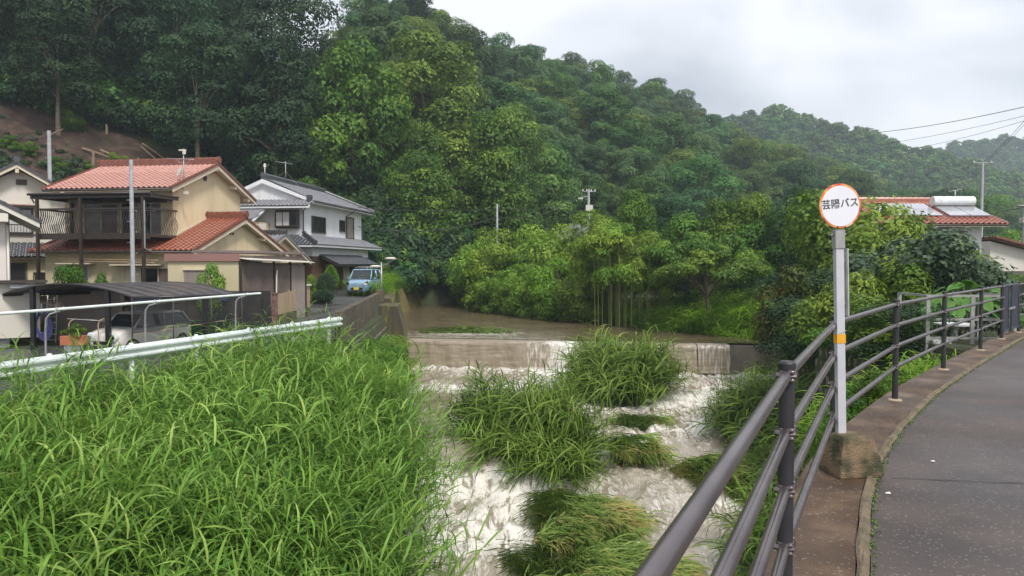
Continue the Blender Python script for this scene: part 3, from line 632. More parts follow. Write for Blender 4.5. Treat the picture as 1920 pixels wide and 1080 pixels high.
# ------------------------------------------------------------------ the wooded hillside: every tree its own object, nearest first
cand = []
rt = random.Random(11)
dd = 46.0
while dd < 345:
    step = 6.1 if dd < 110 else 7.4
    px = -330 + rt.uniform(0, 40)
    while px < 2150:
        y = dd + rt.uniform(-2.4, 2.4); x = px2x(px + rt.uniform(-.3, .3) * step * F / dd, y)
        D0 = np.interp(px, HP, HD0); D1 = np.interp(px, HP, HD1)
        if D0 + 3.5 < y < D1 + 8: cand.append((y, x, px))
        px += step * F / dd
    dd += 6.2 if dd < 110 else 8.0
cand.sort(); horizon = np.full(2700, 2000.0)
XY = np.array([(c[1], c[0]) for c in cand]); CZ = ground_z(XY[:, 0], XY[:, 1])
chosen = []
for (y, x, px), z in zip(cand, CZ):
    if px < 395 and 50 < y and y < 63.5: continue         # the bare slope behind the houses
    sc = rt.choice([rt.uniform(.7, .95), rt.uniform(.9, 1.25), rt.uniform(1.1, 1.55)]) * (1.0 if y > 85 else 1.05); sc = min(sc, .95) if 430 < px < 640 and y > 95 else sc; top = 495 - (z + 11 * sc - CAMZ) * F / y; pxx = 960 + F * x / y
    w = 4 * sc * F / y; i0 = int(np.clip(pxx - w + 500, 0, 2690)); i1 = int(np.clip(pxx + w + 500, i0 + 1, 2699))
    if top > horizon[i0:i1].max() + 4: continue
    mid = 495 - (z + 7.5 * sc - CAMZ) * F / y
    horizon[i0 + (i1 - i0) // 5:i1 - (i1 - i0) // 5] = np.minimum(horizon[i0 + (i1 - i0) // 5:i1 - (i1 - i0) // 5], mid)
    if top > 505 or mid < -700: continue
    if 495 - (z - CAMZ) * F / y < -40: continue
    chosen.append((x, y, z, sc, pxx))
NT = [0, 0]; far_pts = []
for (x, y, z, sc, px) in chosen:
    rz = rt.uniform(0, 6.28); s3 = (sc * rt.uniform(.9, 1.12), sc * rt.uniform(.9, 1.12), sc * rt.uniform(.88, 1.12))
    if NT[0] >= 298: far_pts.append((x, y, z, sc, rz)); continue
    NT[0] += 1
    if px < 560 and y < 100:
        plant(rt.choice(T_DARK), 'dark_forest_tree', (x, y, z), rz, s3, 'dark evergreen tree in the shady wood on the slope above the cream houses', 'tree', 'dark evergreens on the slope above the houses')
    elif 600 < px < 960 and y < 84:
        plant(rt.choice(T_VINE), 'vine_covered_tree', (x, y, z), rz, s3, 'yellow-green creeper-covered tree at the foot of the wooded hill beside the river bend', 'tree', 'creeper-covered trees at the foot of the hill')
    else:
        tt_ = (y - np.interp(px, HP, HD0)) / (np.interp(px, HP, HD1) - np.interp(px, HP, HD0)); where_ = 'above the river bend and the white house' if px < 960 else ('behind the riverside bushes and the transformer pole' if px < 1340 else 'running down behind the bus stop sign and the red-roofed house')
        what_ = 'broad tree standing against the sky on the ridge' if tt_ > .84 else ('rounded green tree on the upper half of the wooded hill' if tt_ > .45 else 'full-crowned green tree on the lower half of the wooded hill')
        plant(rt.choice(T_FOR), 'broadleaf_tree', (x, y, z), rz, s3, ' '.join((what_ + ' ' + {'a': 'over the river bend', 'b': 'behind the transformer pole', 'c': 'behind the bus stop sign'}['a' if px < 960 else ('b' if px < 1340 else 'c')]).split()[:16]), 'tree', what_.split(' ', 2)[2] + ' ' + where_)
print('TREES', len(chosen), NT, len(far_pts))
# geometry-node scatter, for masses nobody could count
def proto_collection(name, meshes):
    col = bpy.data.collections.new(name)
    for i, me in enumerate(meshes):
        o = bpy.data.objects.new('%s_%02d' % (name, i), me); col.objects.link(o)
    return col
def scatter(name, P, rot, sc, idx, col, kind='stuff', parent=None, real=False):
    me = bpy.data.meshes.new(name); P = np.asarray(P, np.float32); n = len(P); me.vertices.add(n); me.vertices.foreach_set('co', P.ravel())
    a = me.attributes.new('rot', 'FLOAT_VECTOR', 'POINT'); a.data.foreach_set('vector', np.asarray(rot, np.float32).ravel())
    a = me.attributes.new('sc', 'FLOAT', 'POINT'); a.data.foreach_set('value', np.asarray(sc, np.float32))
    a = me.attributes.new('idx', 'INT', 'POINT'); a.data.foreach_set('value', np.asarray(idx, np.int32))
    o = link(name, me, parent); ng = bpy.data.node_groups.new(name + '_nodes', 'GeometryNodeTree')
    ng.interface.new_socket('Geometry', in_out='INPUT', socket_type='NodeSocketGeometry'); ng.interface.new_socket('Geometry', in_out='OUTPUT', socket_type='NodeSocketGeometry')
    N, L = ng.nodes, ng.links; gi = N.new('NodeGroupInput'); go = N.new('NodeGroupOutput'); iop = N.new('GeometryNodeInstanceOnPoints'); ci = N.new('GeometryNodeCollectionInfo')
    ci.inputs['Collection'].default_value = col; ci.inputs['Separate Children'].default_value = True; ci.inputs['Reset Children'].default_value = True
    def na(nm, t):
        q = N.new('GeometryNodeInputNamedAttribute'); q.data_type = t; q.inputs['Name'].default_value = nm; return q.outputs['Attribute']
    e2 = N.new('FunctionNodeEulerToRotation'); L.new(na('rot', 'FLOAT_VECTOR'), e2.inputs[0])
    L.new(gi.outputs[0], iop.inputs['Points']); L.new(ci.outputs[0], iop.inputs['Instance']); iop.inputs['Pick Instance'].default_value = True
    L.new(na('idx', 'INT'), iop.inputs['Instance Index']); L.new(e2.outputs[0], iop.inputs['Rotation']); L.new(na('sc', 'FLOAT'), iop.inputs['Scale'])
    rz_ = N.new('GeometryNodeRealizeInstances') if real else None
    if real: L.new(iop.outputs[0], rz_.inputs[0]); L.new(rz_.outputs[0], go.inputs[0])
    else: L.new(iop.outputs[0], go.inputs[0])
    md = o.modifiers.new('scatter', 'NODES'); md.node_group = ng
    if kind: o['kind'] = kind
    return o
# simplified crowns for the far wood
far_meshes = []
for i in range(5):
    c, Lb = crown_mesh('far_crown', g_forest, 200 + i, 3.9, 6.4, 2.2, 15, 1.8, 1500, .85, .6, flat=.62)
    far_meshes.append(c)
col_far = proto_collection('far_wood_crowns', far_meshes)
col_mid = proto_collection('mid_wood_crowns', [t[1][1] for t in T_FOR])
if far_pts:
    A = np.array(far_pts); scatter('distant_forest', A[:, :3], np.stack([0 * A[:, 4], 0 * A[:, 4], A[:, 4]], 1), A[:, 3], np.arange(len(A)) % 6, col_mid)
pts = []
for (d0, d1, f, p0, p1) in ((302, 445, hill2, 1150, 2150), (525, 700, hill3, 1500, 2250)):
    d = d0
    while d < d1:
        px = p0
        while px < p1:
            y = d + rt.uniform(-4, 4); x = px2x(px, y); z = float(f(np.array(x), np.array(y)))
            if z > -5: pts.append((x, y, z, rt.uniform(.95, 1.55), rt.uniform(0, 6.28)))
            px += (8.5 + (d > 500) * 3) * F / d * rt.uniform(.8, 1.2)
        d += 8 + (d > 500) * 3
A = np.array(pts); print('FAR', len(A))
scatter('distant_forest', A[:, :3], np.stack([0 * A[:, 4], 0 * A[:, 4], A[:, 4]], 1), A[:, 3], np.arange(len(A)) % 5, col_far)

# ------------------------------------------------------------------ reeds
def reed_proto(seed, h, nl, ll, lw, mat, lean=.25, spread=1.0, t0=.25):
    r = np.random.default_rng(seed); V = []; Fq = []; tn = []
    az = r.uniform(-.5, .5); bend = lean * r.uniform(.6, 1.4); ns = 7
    cp = np.array([[bend * h * (t ** 2) * math.cos(az), bend * h * (t ** 2) * math.sin(az), h * (t - .12 * bend * t * t)] for t in np.linspace(0, 1, ns)])
    rad = np.linspace(.006, .002, ns)
    for i in range(ns):
        for a in (0, 2.09, 4.19): V.append(cp[i] + rad[i] * np.array([math.cos(a), math.sin(a), 0])); tn.append(.62)
    for i in range(ns - 1):
        for k in range(3): Fq.append((i * 3 + k, i * 3 + (k + 1) % 3, i * 3 + 3 + (k + 1) % 3, i * 3 + 3 + k))
    for j in range(nl):
        t = t0 + (1 - t0) * (j + r.random() * .5) / nl; i = min(int(t * (ns - 1)), ns - 2); f = t * (ns - 1) - i; p = cp[i] * (1 - f) + cp[i + 1] * f
        a = j * math.pi + r.normal() * .8 + az; d = np.array([math.cos(a), math.sin(a), 0.]); L0 = ll * (.55 + .75 * math.sin(math.pi * min(1, .25 + t * .7))) * r.uniform(.75, 1.15); w = lw * r.uniform(.75, 1.1)
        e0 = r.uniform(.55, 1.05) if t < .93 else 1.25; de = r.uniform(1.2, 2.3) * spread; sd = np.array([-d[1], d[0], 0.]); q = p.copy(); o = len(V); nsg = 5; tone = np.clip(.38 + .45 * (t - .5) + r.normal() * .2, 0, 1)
        for s in range(nsg + 1):
            u = s / nsg; e = e0 - de * u; ww = w * (1 - u ** 1.8) * (.45 + .55 * min(1, u * 4)) * .5 + .0005; tw = np.array([0, 0, .35 * ww * (1 if j % 2 else -1)])
            V.append(q + sd * ww + tw); V.append(q - sd * ww - tw); tn += [tone, tone]
            q = q + (d * math.cos(e) + np.array([0, 0, math.sin(e)])) * L0 / nsg
        for s in range(nsg): Fq.append((o + 2 * s, o + 2 * s + 1, o + 2 * s + 3, o + 2 * s + 2))
    return np_mesh('reed', V, Fq, mat, {'tone': tn})
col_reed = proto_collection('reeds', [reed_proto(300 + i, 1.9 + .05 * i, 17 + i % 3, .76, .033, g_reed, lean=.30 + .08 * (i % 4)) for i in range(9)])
col_reed2 = proto_collection('river_reeds', [reed_proto(330 + i, 1.25 + .05 * i, 20, .74, .030, g_reed2, lean=.35 + .08 * (i % 4), t0=.12, spread=.85) for i in range(7)])
col_short = proto_collection('bank_blades', [reed_proto(360 + i, .5 + .06 * i, 9, .34, .016, g_grass, lean=.3, t0=.05) for i in range(6)])
def reed_rot(n, az, tilt, azj, tj, r):
    """euler XYZ so that the culm's +x bend points along az"""
    a = az + r.normal(size=n) * azj; t = tilt + r.normal(size=n) * tj; return np.stack([r.normal(size=n) * .12, t, a], 1)
r = np.random.default_rng(5)
cy_, cx_ = [], []
for _ in range(5200):
    y0 = r.uniform(3.0, 26.0); s0 = r.uniform(.04, 1.0)
    if s0 > np.interp(y0, [3, 12, 16, 21, 24, 27], [.92, .92, .88, .76, .60, .50]): continue
    gx0 = guard_x(min(y0, 25.5)) - .25; x0 = gx0 + s0 * (water_left(y0) - gx0)
    if all((x0 - a_) ** 2 + (y0 - b_) ** 2 > .62 for a_, b_ in zip(cx_[-400:], cy_[-400:])): cx_.append(x0); cy_.append(y0)
cx_, cy_ = np.array(cx_), np.array(cy_); nc = len(cx_); k = r.integers(0, nc, 6500); hq = r.uniform(.72, 1.28, nc)[k]
q = np.sqrt(r.random(len(k))); a_ = r.uniform(0, 6.28, len(k)); x = cx_[k] + .42 * q * np.cos(a_); y = cy_[k] + .42 * q * np.sin(a_)
gx = guard_x(np.minimum(y, 25.5)) - .25; wl = water_left(y); s = (x - gx) / (wl - gx)
ok = (s > .035) & (x > -15) & ~((y > 25) & (s < .4)); x, y, s, q, a_, hq = (v[ok] for v in (x, y, s, q, a_, hq)); z = ground_z(x, y) - .05
gd = smooth((s - .45) / .5); vx = np.cos(a_) * q * .75 + .30 + .35 * gd; vy = np.sin(a_) * q * .75 - .22 * gd; az = np.arctan2(vy, vx) + r.normal(size=len(x)) * .18; tilt = .06 + .46 * np.hypot(vx, vy) * (.8 + .5 * gd) + r.normal(size=len(x)) * .06
sc = (.66 + .50 * smooth(s / .28)) * hq * (1.06 - .22 * q) * r.uniform(.86, 1.1, len(x)) * np.where(y > 22, .75, 1)
rot = np.stack([r.normal(size=len(x)) * .07, tilt, az], 1)
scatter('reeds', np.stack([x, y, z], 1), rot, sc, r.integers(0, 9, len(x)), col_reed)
print('REEDS', len(x))
def reed_clump(cx, cy, rx, ry, z, n, hmul, name, label, az=None, out=.5, col=col_reed2, nidx=7, cat='reed clump', mound=.35):
    rr = np.random.default_rng(int(abs(cx * 100) + cy)); q = np.sqrt(rr.random(n)); a = rr.uniform(0, 6.28, n); X = cx + rx * q * np.cos(a); Y = cy + ry * q * np.sin(a)
    Z = z + mound * (1 - q ** 2) + rr.uniform(-.1, 0, n); A = a + rr.normal(size=n) * .35
    if az is not None: A = np.where(rr.random(n) < .5, az + rr.normal(size=n) * .5, A)
    rot = np.stack([rr.normal(size=n) * .1, out * q * 1.5 + rr.normal(size=n) * .12, A], 1)
    o = scatter(name, np.stack([X, Y, Z], 1) - np.array([cx, cy, z]), rot, hmul * rr.uniform(.75, 1.2, n) * (1 - .12 * q), rr.integers(0, nidx, n), col, kind=None, real=True); o.location = (cx, cy, z)
    return tag(o, label, cat)
reed_clump(4.75, 32.4, 1.05, 1.0, -4.5, 330, 1.75, 'reed_clump', 'rounded bright reed clump standing mid-river just below the weir notch', out=.42, mound=.5)
reed_clump(.7, 23.4, .9, .95, -4.7, 260, 1.55, 'reed_clump', 'large dark reed clump bowed towards the bridge in the middle of the rapids', az=-.9, out=.55, mound=.45)
reed_clump(-.35, 25.0, .5, .6, -4.6, 100, 1.5, 'reed_clump', 'feathery upright reed clump on the upstream side of the large middle clump', az=2.6, out=.42)
reed_clump(1.25, 22.2, .5, .6, -4.9, 90, 1.15, 'reed_clump', 'drooping reed clump at the downstream end of the large middle clump', az=-.9, out=.65)
reed_clump(9.6, 25.2, 1.3, 2.0, -4.6, 380, 1.5, 'reed_clump', 'wide reed clump at the right bank behind the bridge railing', az=2.9, out=.5)
reed_clump(6.7, 15.6, .9, 1.1, -5.3, 200, 1.3, 'reed_clump', 'leafy reed clump seen low between the railing tubes near the bus stop block', az=-2.4, out=.6)
reed_clump(8.9, 20.5, 1.3, 1.5, -4.9, 220, 1.2, 'reed_clump', 'reed clump on the right bank seen behind the bus stop pole', az=2.9, out=.5)
reed_clump(-5.2, 26.6, .6, 1.2, -4.2, 90, 1.0, 'reed_clump', 'small reed clump at the foot of the left stone embankment', az=0, out=.4)
# reeds knocked flat by the flood: mounds covered with combed blades
def flat_mat(cx, cy, rx, ry, z, n, label, az=-1.5, h=.35, brown=.3, rot=0):
    rr = np.random.default_rng(int(abs(cx * 77) + cy * 3)); q = np.sqrt(rr.random(n)); a = rr.uniform(0, 6.28, n); irr = 1 + .25 * np.sin(a * 3 + cx) + .12 * np.sin(a * 7)
    lx = rx * q * np.cos(a) * irr; ly = ry * q * np.sin(a) * irr; lx = lx * 1.25; ly = ly * 1.2; X = lx * math.cos(rot) - ly * math.sin(rot); Y = lx * math.sin(rot) + ly * math.cos(rot)
    h = h * .75; Z = h * (1 - q ** 2) + rr.uniform(0, .16, n) * (1 - q * .5) + (fbm(X * 2 + 9, Y * 2) - .5) * .25
    fl = fbm(X * .8 + cx, Y * .8, 2) * 3 - 1.5; A = az + fl * 1.3 + rr.normal(size=n) * .6; P = np.stack([X, Y, Z], 1); V = []; Fq = []; T_ = []
    L0 = rr.uniform(.35, .85, n); w = rr.uniform(.011, .021, n); tone = np.clip(rr.normal(size=n) * .14 + .38 + (fbm(X * 1.5, Y * 1.5 + 4, 3) > .76 - .45 * brown) * .35, 0, 1)
    D = np.stack([np.cos(A), np.sin(A), 0 * A], 1); Sd = np.stack([-np.sin(A), np.cos(A), 0 * A], 1); e0 = rr.uniform(.1, .85, n); ns = 4; Q = P.copy(); rows = []
    for s in range(ns + 1):
        u = s / ns; ww = (w * (1 - u ** 2) + .0008)[:, None]; tw = np.stack([0 * w, 0 * w, w * .5], 1)
        rows.append(np.stack([Q + Sd * ww + tw, Q - Sd * ww - tw], 1)); e = e0 - u * 1.2; Q = Q + (D * np.cos(e)[:, None] + np.array([0, 0, 1.]) * np.sin(e)[:, None]) * (L0 / ns)[:, None]
    V = np.concatenate(rows, 1).reshape(-1, 3); base = np.arange(n)[:, None] * (2 * ns + 2)
    Fq = np.concatenate([base + np.array([[2 * s, 2 * s + 1, 2 * s + 3, 2 * s + 2]]) for s in range(ns)], 0)
    root = empty('flattened_reeds', (cx, cy, z), 0, label, 'reeds')
    link('blades', np_mesh('blades', V, Fq, g_mat, {'tone': np.repeat(tone, 2 * ns + 2)}), root)['kind'] = 'stuff'
    g1, g2 = np.meshgrid(np.linspace(0, 1, 12), np.linspace(0, 2 * np.pi, 30)); ir = 1 + .25 * np.sin(g2 * 3 + cx) + .12 * np.sin(g2 * 7); lx = rx * g1 * np.cos(g2) * ir * .95; ly = ry * g1 * np.sin(g2) * ir * .95
    link('soil', grid_mesh('soil', lx * math.cos(rot) - ly * math.sin(rot), lx * math.sin(rot) + ly * math.cos(rot), h * (1 - g1 ** 2) - .1 - .5 * (g1 > .99), m_ground), root)
flat_mat(1.75, 18.6, 1.0, 1.5, -5.1, 5200, 'flattened reeds with straw stalks just below the middle clump', h=.4, brown=.45)
flat_mat(2.2, 15.9, 1.05, 1.25, -5.3, 5200, 'flattened reeds combed downstream nearest the bridge in midstream', h=.38, brown=.3, az=-1.2)
flat_mat(.75, 16.3, .55, 1.2, -5.42, 1700, 'sparse drowned reeds in foam on the left edge of the nearest flattened patch', h=.15, brown=.1)
flat_mat(4.0, 23.4, .62, .9, -4.5, 2600, 'small flattened reed patch with a white tray on it, right of the middle clump', h=.3, brown=.5)
flat_mat(6.2, 21.4, .95, 1.3, -4.75, 4200, 'straw-tipped flattened reeds left of the bridge railing, upstream of the leafy clump', h=.45, brown=.5)
flat_mat(4.95, 27.6, .7, .5, -4.52, 1100, 'thin drowned reeds in the right channel below the stepped fall', h=.1, brown=.1)
flat_mat(-1.3, 23.4, .8, .55, -4.45, 1000, 'drowned reed leaves trailing at the left foot of the middle clump', h=.1, brown=0, az=-2.2)
flat_mat(-2.7, 43.6, 2.0, 1.0, -2.62, 1500, 'sparse green weeds poking from the brown water above the weir', h=.16, brown=0)
# ------------------------------------------------------------------ buildings
m_cream = M('cream_render', (.50, .40, .25), (.66, .55, .36), 1.6, .85, bump=.15, bscale=30, c3=(.62, .51, .33), stretch=(1, 1, .18), lo=.28, hi=.62)
m_cream2 = M('weathered_cream_render', (.52, .45, .28), (.60, .53, .35), .9, .85, bump=.15, bscale=30, stretch=(1, 1, .35))
m_soffit = M('cream_wood', (.62, .54, .42), (.55, .47, .35), 3, .7)
m_offwhite = M('off_white_render', (.63, .60, .54), (.55, .52, .46), .7, .85, bump=.12, bscale=30, stretch=(1, 1, .35))
m_pinkwhite = M('pinkish_white_render', (.58, .53, .50), (.64, .59, .56), .8, .85, stretch=(1, 1, .3))
m_plaster = M('white_plaster', (.56, .56, .55), (.72, .73, .74), 1.4, .8, stretch=(1, 1, .2), c3=(.69, .70, .71), lo=.26, hi=.6)
m_tile_pink = M('glazed_salmon_tile', (.55, .30, .25), (.42, .20, .16), 7, .3, coat=.3, c3=(.50, .26, .21))
m_tile_red = M('glazed_red_tile', (.36, .125, .075), (.25, .08, .05), 7, .26, coat=.3, c3=(.31, .105, .062))
m_tile_grey = M('silver_grey_tile', (.15, .15, .17), (.22, .22, .24), 5, .3, coat=.2)
m_tile_black = M('dark_tile', (.04, .042, .05), (.07, .072, .082), 5, .3, coat=.2)
m_ridge = M('rusty_ridge_tile', (.22, .075, .045), (.14, .05, .034), 6, .4)
m_wood = M('weathered_wood', (.33, .24, .15), (.42, .31, .20), 4, .8, stretch=(1, 1, .15), bump=.2)
m_brownwood = M('brown_wood', (.10, .05, .03), (.15, .08, .045), 5, .7)
m_sheet = M('brown_corrugated_sheet', (.10, .075, .066), (.14, .105, .09), 2, .5)
m_sheet_grey = M('taupe_sheet', (.22, .185, .16), (.27, .23, .2), 2, .6)
m_fascia = M('rust_streaked_fascia', (.30, .15, .13), (.36, .13, .05), 1.6, .5, c3=(.29, .16, .14), stretch=(1, 1, .2), lo=.4, hi=.72)
m_brickp = M('flaking_red_brick_paint', (.13, .045, .035), (.22, .15, .12), 5, .85, bump=.4)
class House:
    def __init__(s, name, loc, rz, label, cat='house'):
        s.zb = loc[2]; s.root = empty(name, loc, rz, label, cat)
    def put(s, name, mat, mb, smooth=False, bevel=0, label=None):
        o = mb.build(name, mat, s.root, smooth, bevel); o.location = (0, 0, -s.zb); return tag(o, label)
    def box(s, name, mat, *a, bevel=0, label=None): return s.put(name, mat, MB().box(*a), bevel=bevel, label=label)
    def tube(s, name, mat, pts, r, seg=8): return s.put(name, mat, MB().tube(pts, r, seg), True)
    def window(s, face, u0, u1, z0, z1, pos, n=2, fm=None, glass=None, name='window', sill=True, fw=.05, grille=None):
        """face F: wall facing -y at y=pos; face R: wall facing +x at x=pos"""
        fm = fm or m_dark; m = MB()
        def bx(a0, a1, o0, o1, c0, c1, mb=m):
            if face == 'F': mb.box(a0, a1, pos - o1, pos - o0, c0, c1)
            else: mb.box(pos + o0, pos + o1, a0, a1, c0, c1)
        bx(u0 - fw, u1 + fw, .0, .07, z1, z1 + fw); bx(u0 - fw, u1 + fw, .0, .07, z0 - fw, z0); bx(u0 - fw, u0, .0, .07, z0, z1); bx(u1, u1 + fw, .0, .07, z0, z1)
        for i in range(1, n): c = lerp(u0, u1, i / n); bx(c - .02, c + .02, .0, .05, z0, z1)
        f = s.put(name, fm, m)
        for i in range(n):
            g = MB(); a, b = lerp(u0, u1, i / n), lerp(u0, u1, (i + 1) / n); o = .022 if i % 2 else .012
            bx(a + .02, b - .02, .002, o, z0 + .001, z1 - .001, g); gm_ = glass[i % len(glass)] if isinstance(glass, (list, tuple)) else (glass or m_glass)
            g.build('pane', gm_, f)
        if sill: g = MB(); bx(u0 - .08, u1 + .08, .0, .12, z0 - fw - .04, z0 - fw, g); g.build('sill', fm, f)
        return f
def tile_data(w=.27, L_=.235):
    pr = [(0, .012), (.18, 0), (.36, .006), (.52, .03), (.68, .05), (.84, .045), (1, .016)]; V = []; Fq = []
    for s, z0 in ((0, .026), (L_ + .02, 0)):
        for u, h in pr: V.append((u * w, s, h + z0))
    for u, h in pr: V.append((u * w, .006, h - .012))
    for i in range(6): Fq += [(i, i + 1, 8 + i, 7 + i), (14 + i, 15 + i, i + 1, i)]
    return V, Fq
TV, TF = tile_data()
_tm = {}
def tiles(h, roof, O, U, Sd, width, length, mat, parts=0, keep=None, w=.27, L_=.235, name='tile'):
    """courses of pantiles on one slope: the first ones single objects, the rest one joined part"""
    U = Vector(U).normalized(); Sd = Vector(Sd).normalized(); Nn = U.cross(Sd).normalized(); O = Vector(O); nu = max(1, int(round(width / w))); ns = max(1, int(round(length / L_))); ku = width / nu / w; ks = length / ns / L_
    key = mat.name
    if key not in _tm:
        me = bpy.data.meshes.new(name); me.from_pydata(TV, [], TF); me.materials.append(mat); [setattr(p, 'use_smooth', False) for p in me.polygons]; _tm[key] = me
    V = []; Fq = []; c = 0; base = np.array(TV); fq = np.array(TF)
    for j in range(ns):
        for i in range(nu):
            if keep and not keep((i + .5) * w * ku, (j + .5) * L_ * ks): continue
            P = O + U * (i * w * ku) + Sd * (j * L_ * ks) + Nn * (.012 + random.uniform(-.004, .004)); mt = Matrix((U * ku, Sd * ks, Nn)).transposed().to_4x4(); mt.translation = P
            if c < parts:
                o = bpy.data.objects.new(name, _tm[key]); C.objects.link(o); o.parent = roof; o.matrix_basis = mt
            else:
                A = base @ np.array(mt.to_3x3().transposed()) + np.array(P); Fq.append(fq + len(V) * 21 if False else fq + 21 * len(V)); V.append(A)
            c += 1
    if V:
        me = np_mesh('tiles', np.concatenate(V), np.concatenate(Fq), mat); o = link('tiles', me, roof); o['kind'] = 'stuff'
def slab(pts, t):
    """roof slab: quad/polygon of top points, thickness down"""
    return MB().prism(pts, (0, 0, -t))
def ridge(h, p0, p1, hgt, wid, mat, seg=.3, name='ridge'):
    p0, p1 = Vector(p0), Vector(p1); d = p1 - p0; n = max(1, int(d.length / seg)); ang = math.atan2(d.y, d.x); m = MB(); tilt = math.asin(d.z / d.length)
    m.T = Matrix.Translation(p0) @ Matrix.Rotation(ang, 4, 'Z') @ Matrix.Rotation(-tilt, 4, 'Y'); Lg = d.length
    m.box(0, Lg, -wid / 2, wid / 2, -.05, hgt * .35); m.box(.01, Lg - .01, -wid * .42, wid * .42, hgt * .35, hgt * .7)
    for i in range(n):
        a, b = i * Lg / n, (i + 1) * Lg / n - .012; m.tube([(a, 0, hgt * .72), (b, 0, hgt * .72 + (0.012))], [wid * .34, wid * .38], 8)
    m.tube([(-.03, 0, hgt * .6), (.05, 0, hgt * .6)], wid * .62, 8); m.tube([(Lg - .05, 0, hgt * .6), (Lg + .04, 0, hgt * .6)], wid * .62, 8)
    m.T = Matrix.Identity(4); return h.put(name, mat, m)
def verge(h, p0, p1, mat, w=.2, name='verge_tiles'):
    """stepped tile edge running up a gable"""
    p0, p1 = Vector(p0), Vector(p1); d = p1 - p0; n = int(d.length / .235); m = MB(); s = Vector((d.x, d.y, d.z)) / n; side = Vector((w, 0, 0)) if abs(d.y) > abs(d.x) else Vector((0, w, 0))
    for i in range(n):
        a = p0 + s * i; b = a + s * 1.05; m.prism([a + Vector((0, 0, .085)), b + Vector((0, 0, .055)), b + Vector((0, 0, -.06)), a + Vector((0, 0, -.05))], side)
    return h.put(name, mat, m)
def gable_x(h, name, mat, x, t, y0, y1, zb, ze0, ze1, yr, zr): return h.put(name, mat, MB().prism([(x, y0, zb), (x, y1, zb), (x, y1, ze1), (x, yr, zr), (x, y0, ze0)], (t, 0, 0)))

# ---- cream house with salmon and red tiled roofs
A = House('cream_house', (-16.3, 35.65, -1.6), R(-8.8), 'two-storey cream house with salmon tiled roof and dark wavy-railed balcony')
gable_x(A, 'upper_wall', m_cream, 0, -5.8, 0, 6.3, 2.3, 5.2, 5.35, 3.35, 6.5)
ua = slab([(-6.4, -.6, 5.1), (.42, -.6, 5.1), (.42, 3.35, 6.68), (-6.4, 3.35, 6.68)], .13).prism([(-6.4, 3.35, 6.68), (.42, 3.35, 6.68), (.42, 7.3, 5.1), (-6.4, 7.3, 5.1)], (0, 0, -.13))
ur = A.put('roof', m_soffit, ua)
sl_ = Vector((0, 3.95, 1.58)); tiles(A, ur, (-6.4, -.66, 5.09), (1, 0, 0), sl_, 6.8, sl_.length, m_tile_pink, parts=300)
sl_ = Vector((0, -3.95, 1.58)); tiles(A, ur, (.42, 7.3, 5.11), (-1, 0, 0), sl_, 6.8, sl_.length, m_tile_pink, parts=0)
ridge(A, (-6.45, 3.35, 6.72), (.47, 3.35, 6.72), .34, .3, m_ridge)
verge(A, (.38, -.66, 5.12), (.38, 3.3, 6.70), m_ridge, .1); verge(A, (.38, 7.3, 5.12), (.38, 3.4, 6.70), m_ridge, .1); verge(A, (-6.5, -.66, 5.12), (-6.5, 3.3, 6.70), m_ridge, .1)
for y0, z0, y1, z1 in ((-.62, 5.08, 3.35, 6.67), (7.32, 5.08, 3.35, 6.67)):
    A.put('bargeboard', m_soffit, MB().prism([(.40, y0, z0 - .2), (.40, y1, z1 - .22), (.40, y1, z1 - .02), (.40, y0, z0 - .02)], (.03, 0, 0)))
for y in (.35, 3.35, 5.2, 6.6): z = 6.68 - abs(y - 3.35) * .4; A.box('purlin_end', m_soffit, -.02, .385, y - .06, y + .06, z - .36, z - .14)
v = MB(); v.T = Matrix.Translation((.012, 2.75, 5.93)) @ Matrix.Rotation(R(90), 4, 'Y'); v.lathe([(.17, 0), (.17, .03), (.1, .035), (.1, .02)], 14); A.put('round_vent', m_dark, v)
A.tube('gutter', m_dark, [(-6.4, -.70, 5.03), (.4, -.70, 5.03)], .05)
# balcony
A.box('balcony_deck', m_dark, -5.36, .2, -2.1, -.01, 2.72, 2.84); A.box('balcony_beam', m_dark, -5.4, .24, -2.16, -2.1, 2.62, 2.9)
A.box('canopy_beam', m_dark, -5.75, .4, -2.2, -2.1, 4.5, 4.72); A.box('canopy_roof', m_dark, -5.75, .35, -2.1, -.01, 4.66, 4.70)
for x in (-5.7, -3.9, -2.0, -.1, .25): A.box('rafter', m_dark, x, x + .06, -2.09, -.01, 4.52, 4.655)
for x in (-5.36, -3.14, 0.0): A.box('balcony_post', m_dark, x - .055, x + .055, -2.29, -2.165, -1.6, 4.5)
for x in (-5.36,): A.box('balcony_post', m_dark, x - .05, x + .05, -.15, -.02, 2.84, 4.5)
A.tube('gutter', m_dark, [(-5.8, -2.28, 4.7), (.42, -2.28, 4.7)], .06); A.tube('downpipe', m_dark, [(-5.62, -2.28, 4.66), (-5.6, -2.26, 4.5), (-5.45, -2.3, 4.3)], .035)
A.box('handrail', m_dark, -5.4, .24, -2.15, -2.07, 3.98, 4.06); A.box('handrail', m_dark, -5.4, -5.32, -2.07, -.01, 3.98, 4.06); A.box('handrail', m_dark, .16, .24, -2.07, -.01, 3.98, 4.06)
bm_ = MB(); bm_.tube([(0, 0, 2.84), (0, -.02, 2.98), (0, -.1, 3.2), (0, -.12, 3.35), (0, -.04, 3.55), (0, .03, 3.75), (0, 0, 3.98)], .014, 4); bal = bm_.mesh('baluster', m_dark)
nb = 48
for i in range(nb): o = link('baluster', bal, A.root, loc=(lerp(-5.3, .12, i / (nb - 1)), -2.11, 1.6))
for xx, sg in ((-5.36, 1), (.2, -1)):
    for i in range(16): o = link('baluster', bal, A.root, loc=(xx, lerp(-2.0, -.1, i / 15), 1.6), rot=(0, 0, R(-90 * sg)))
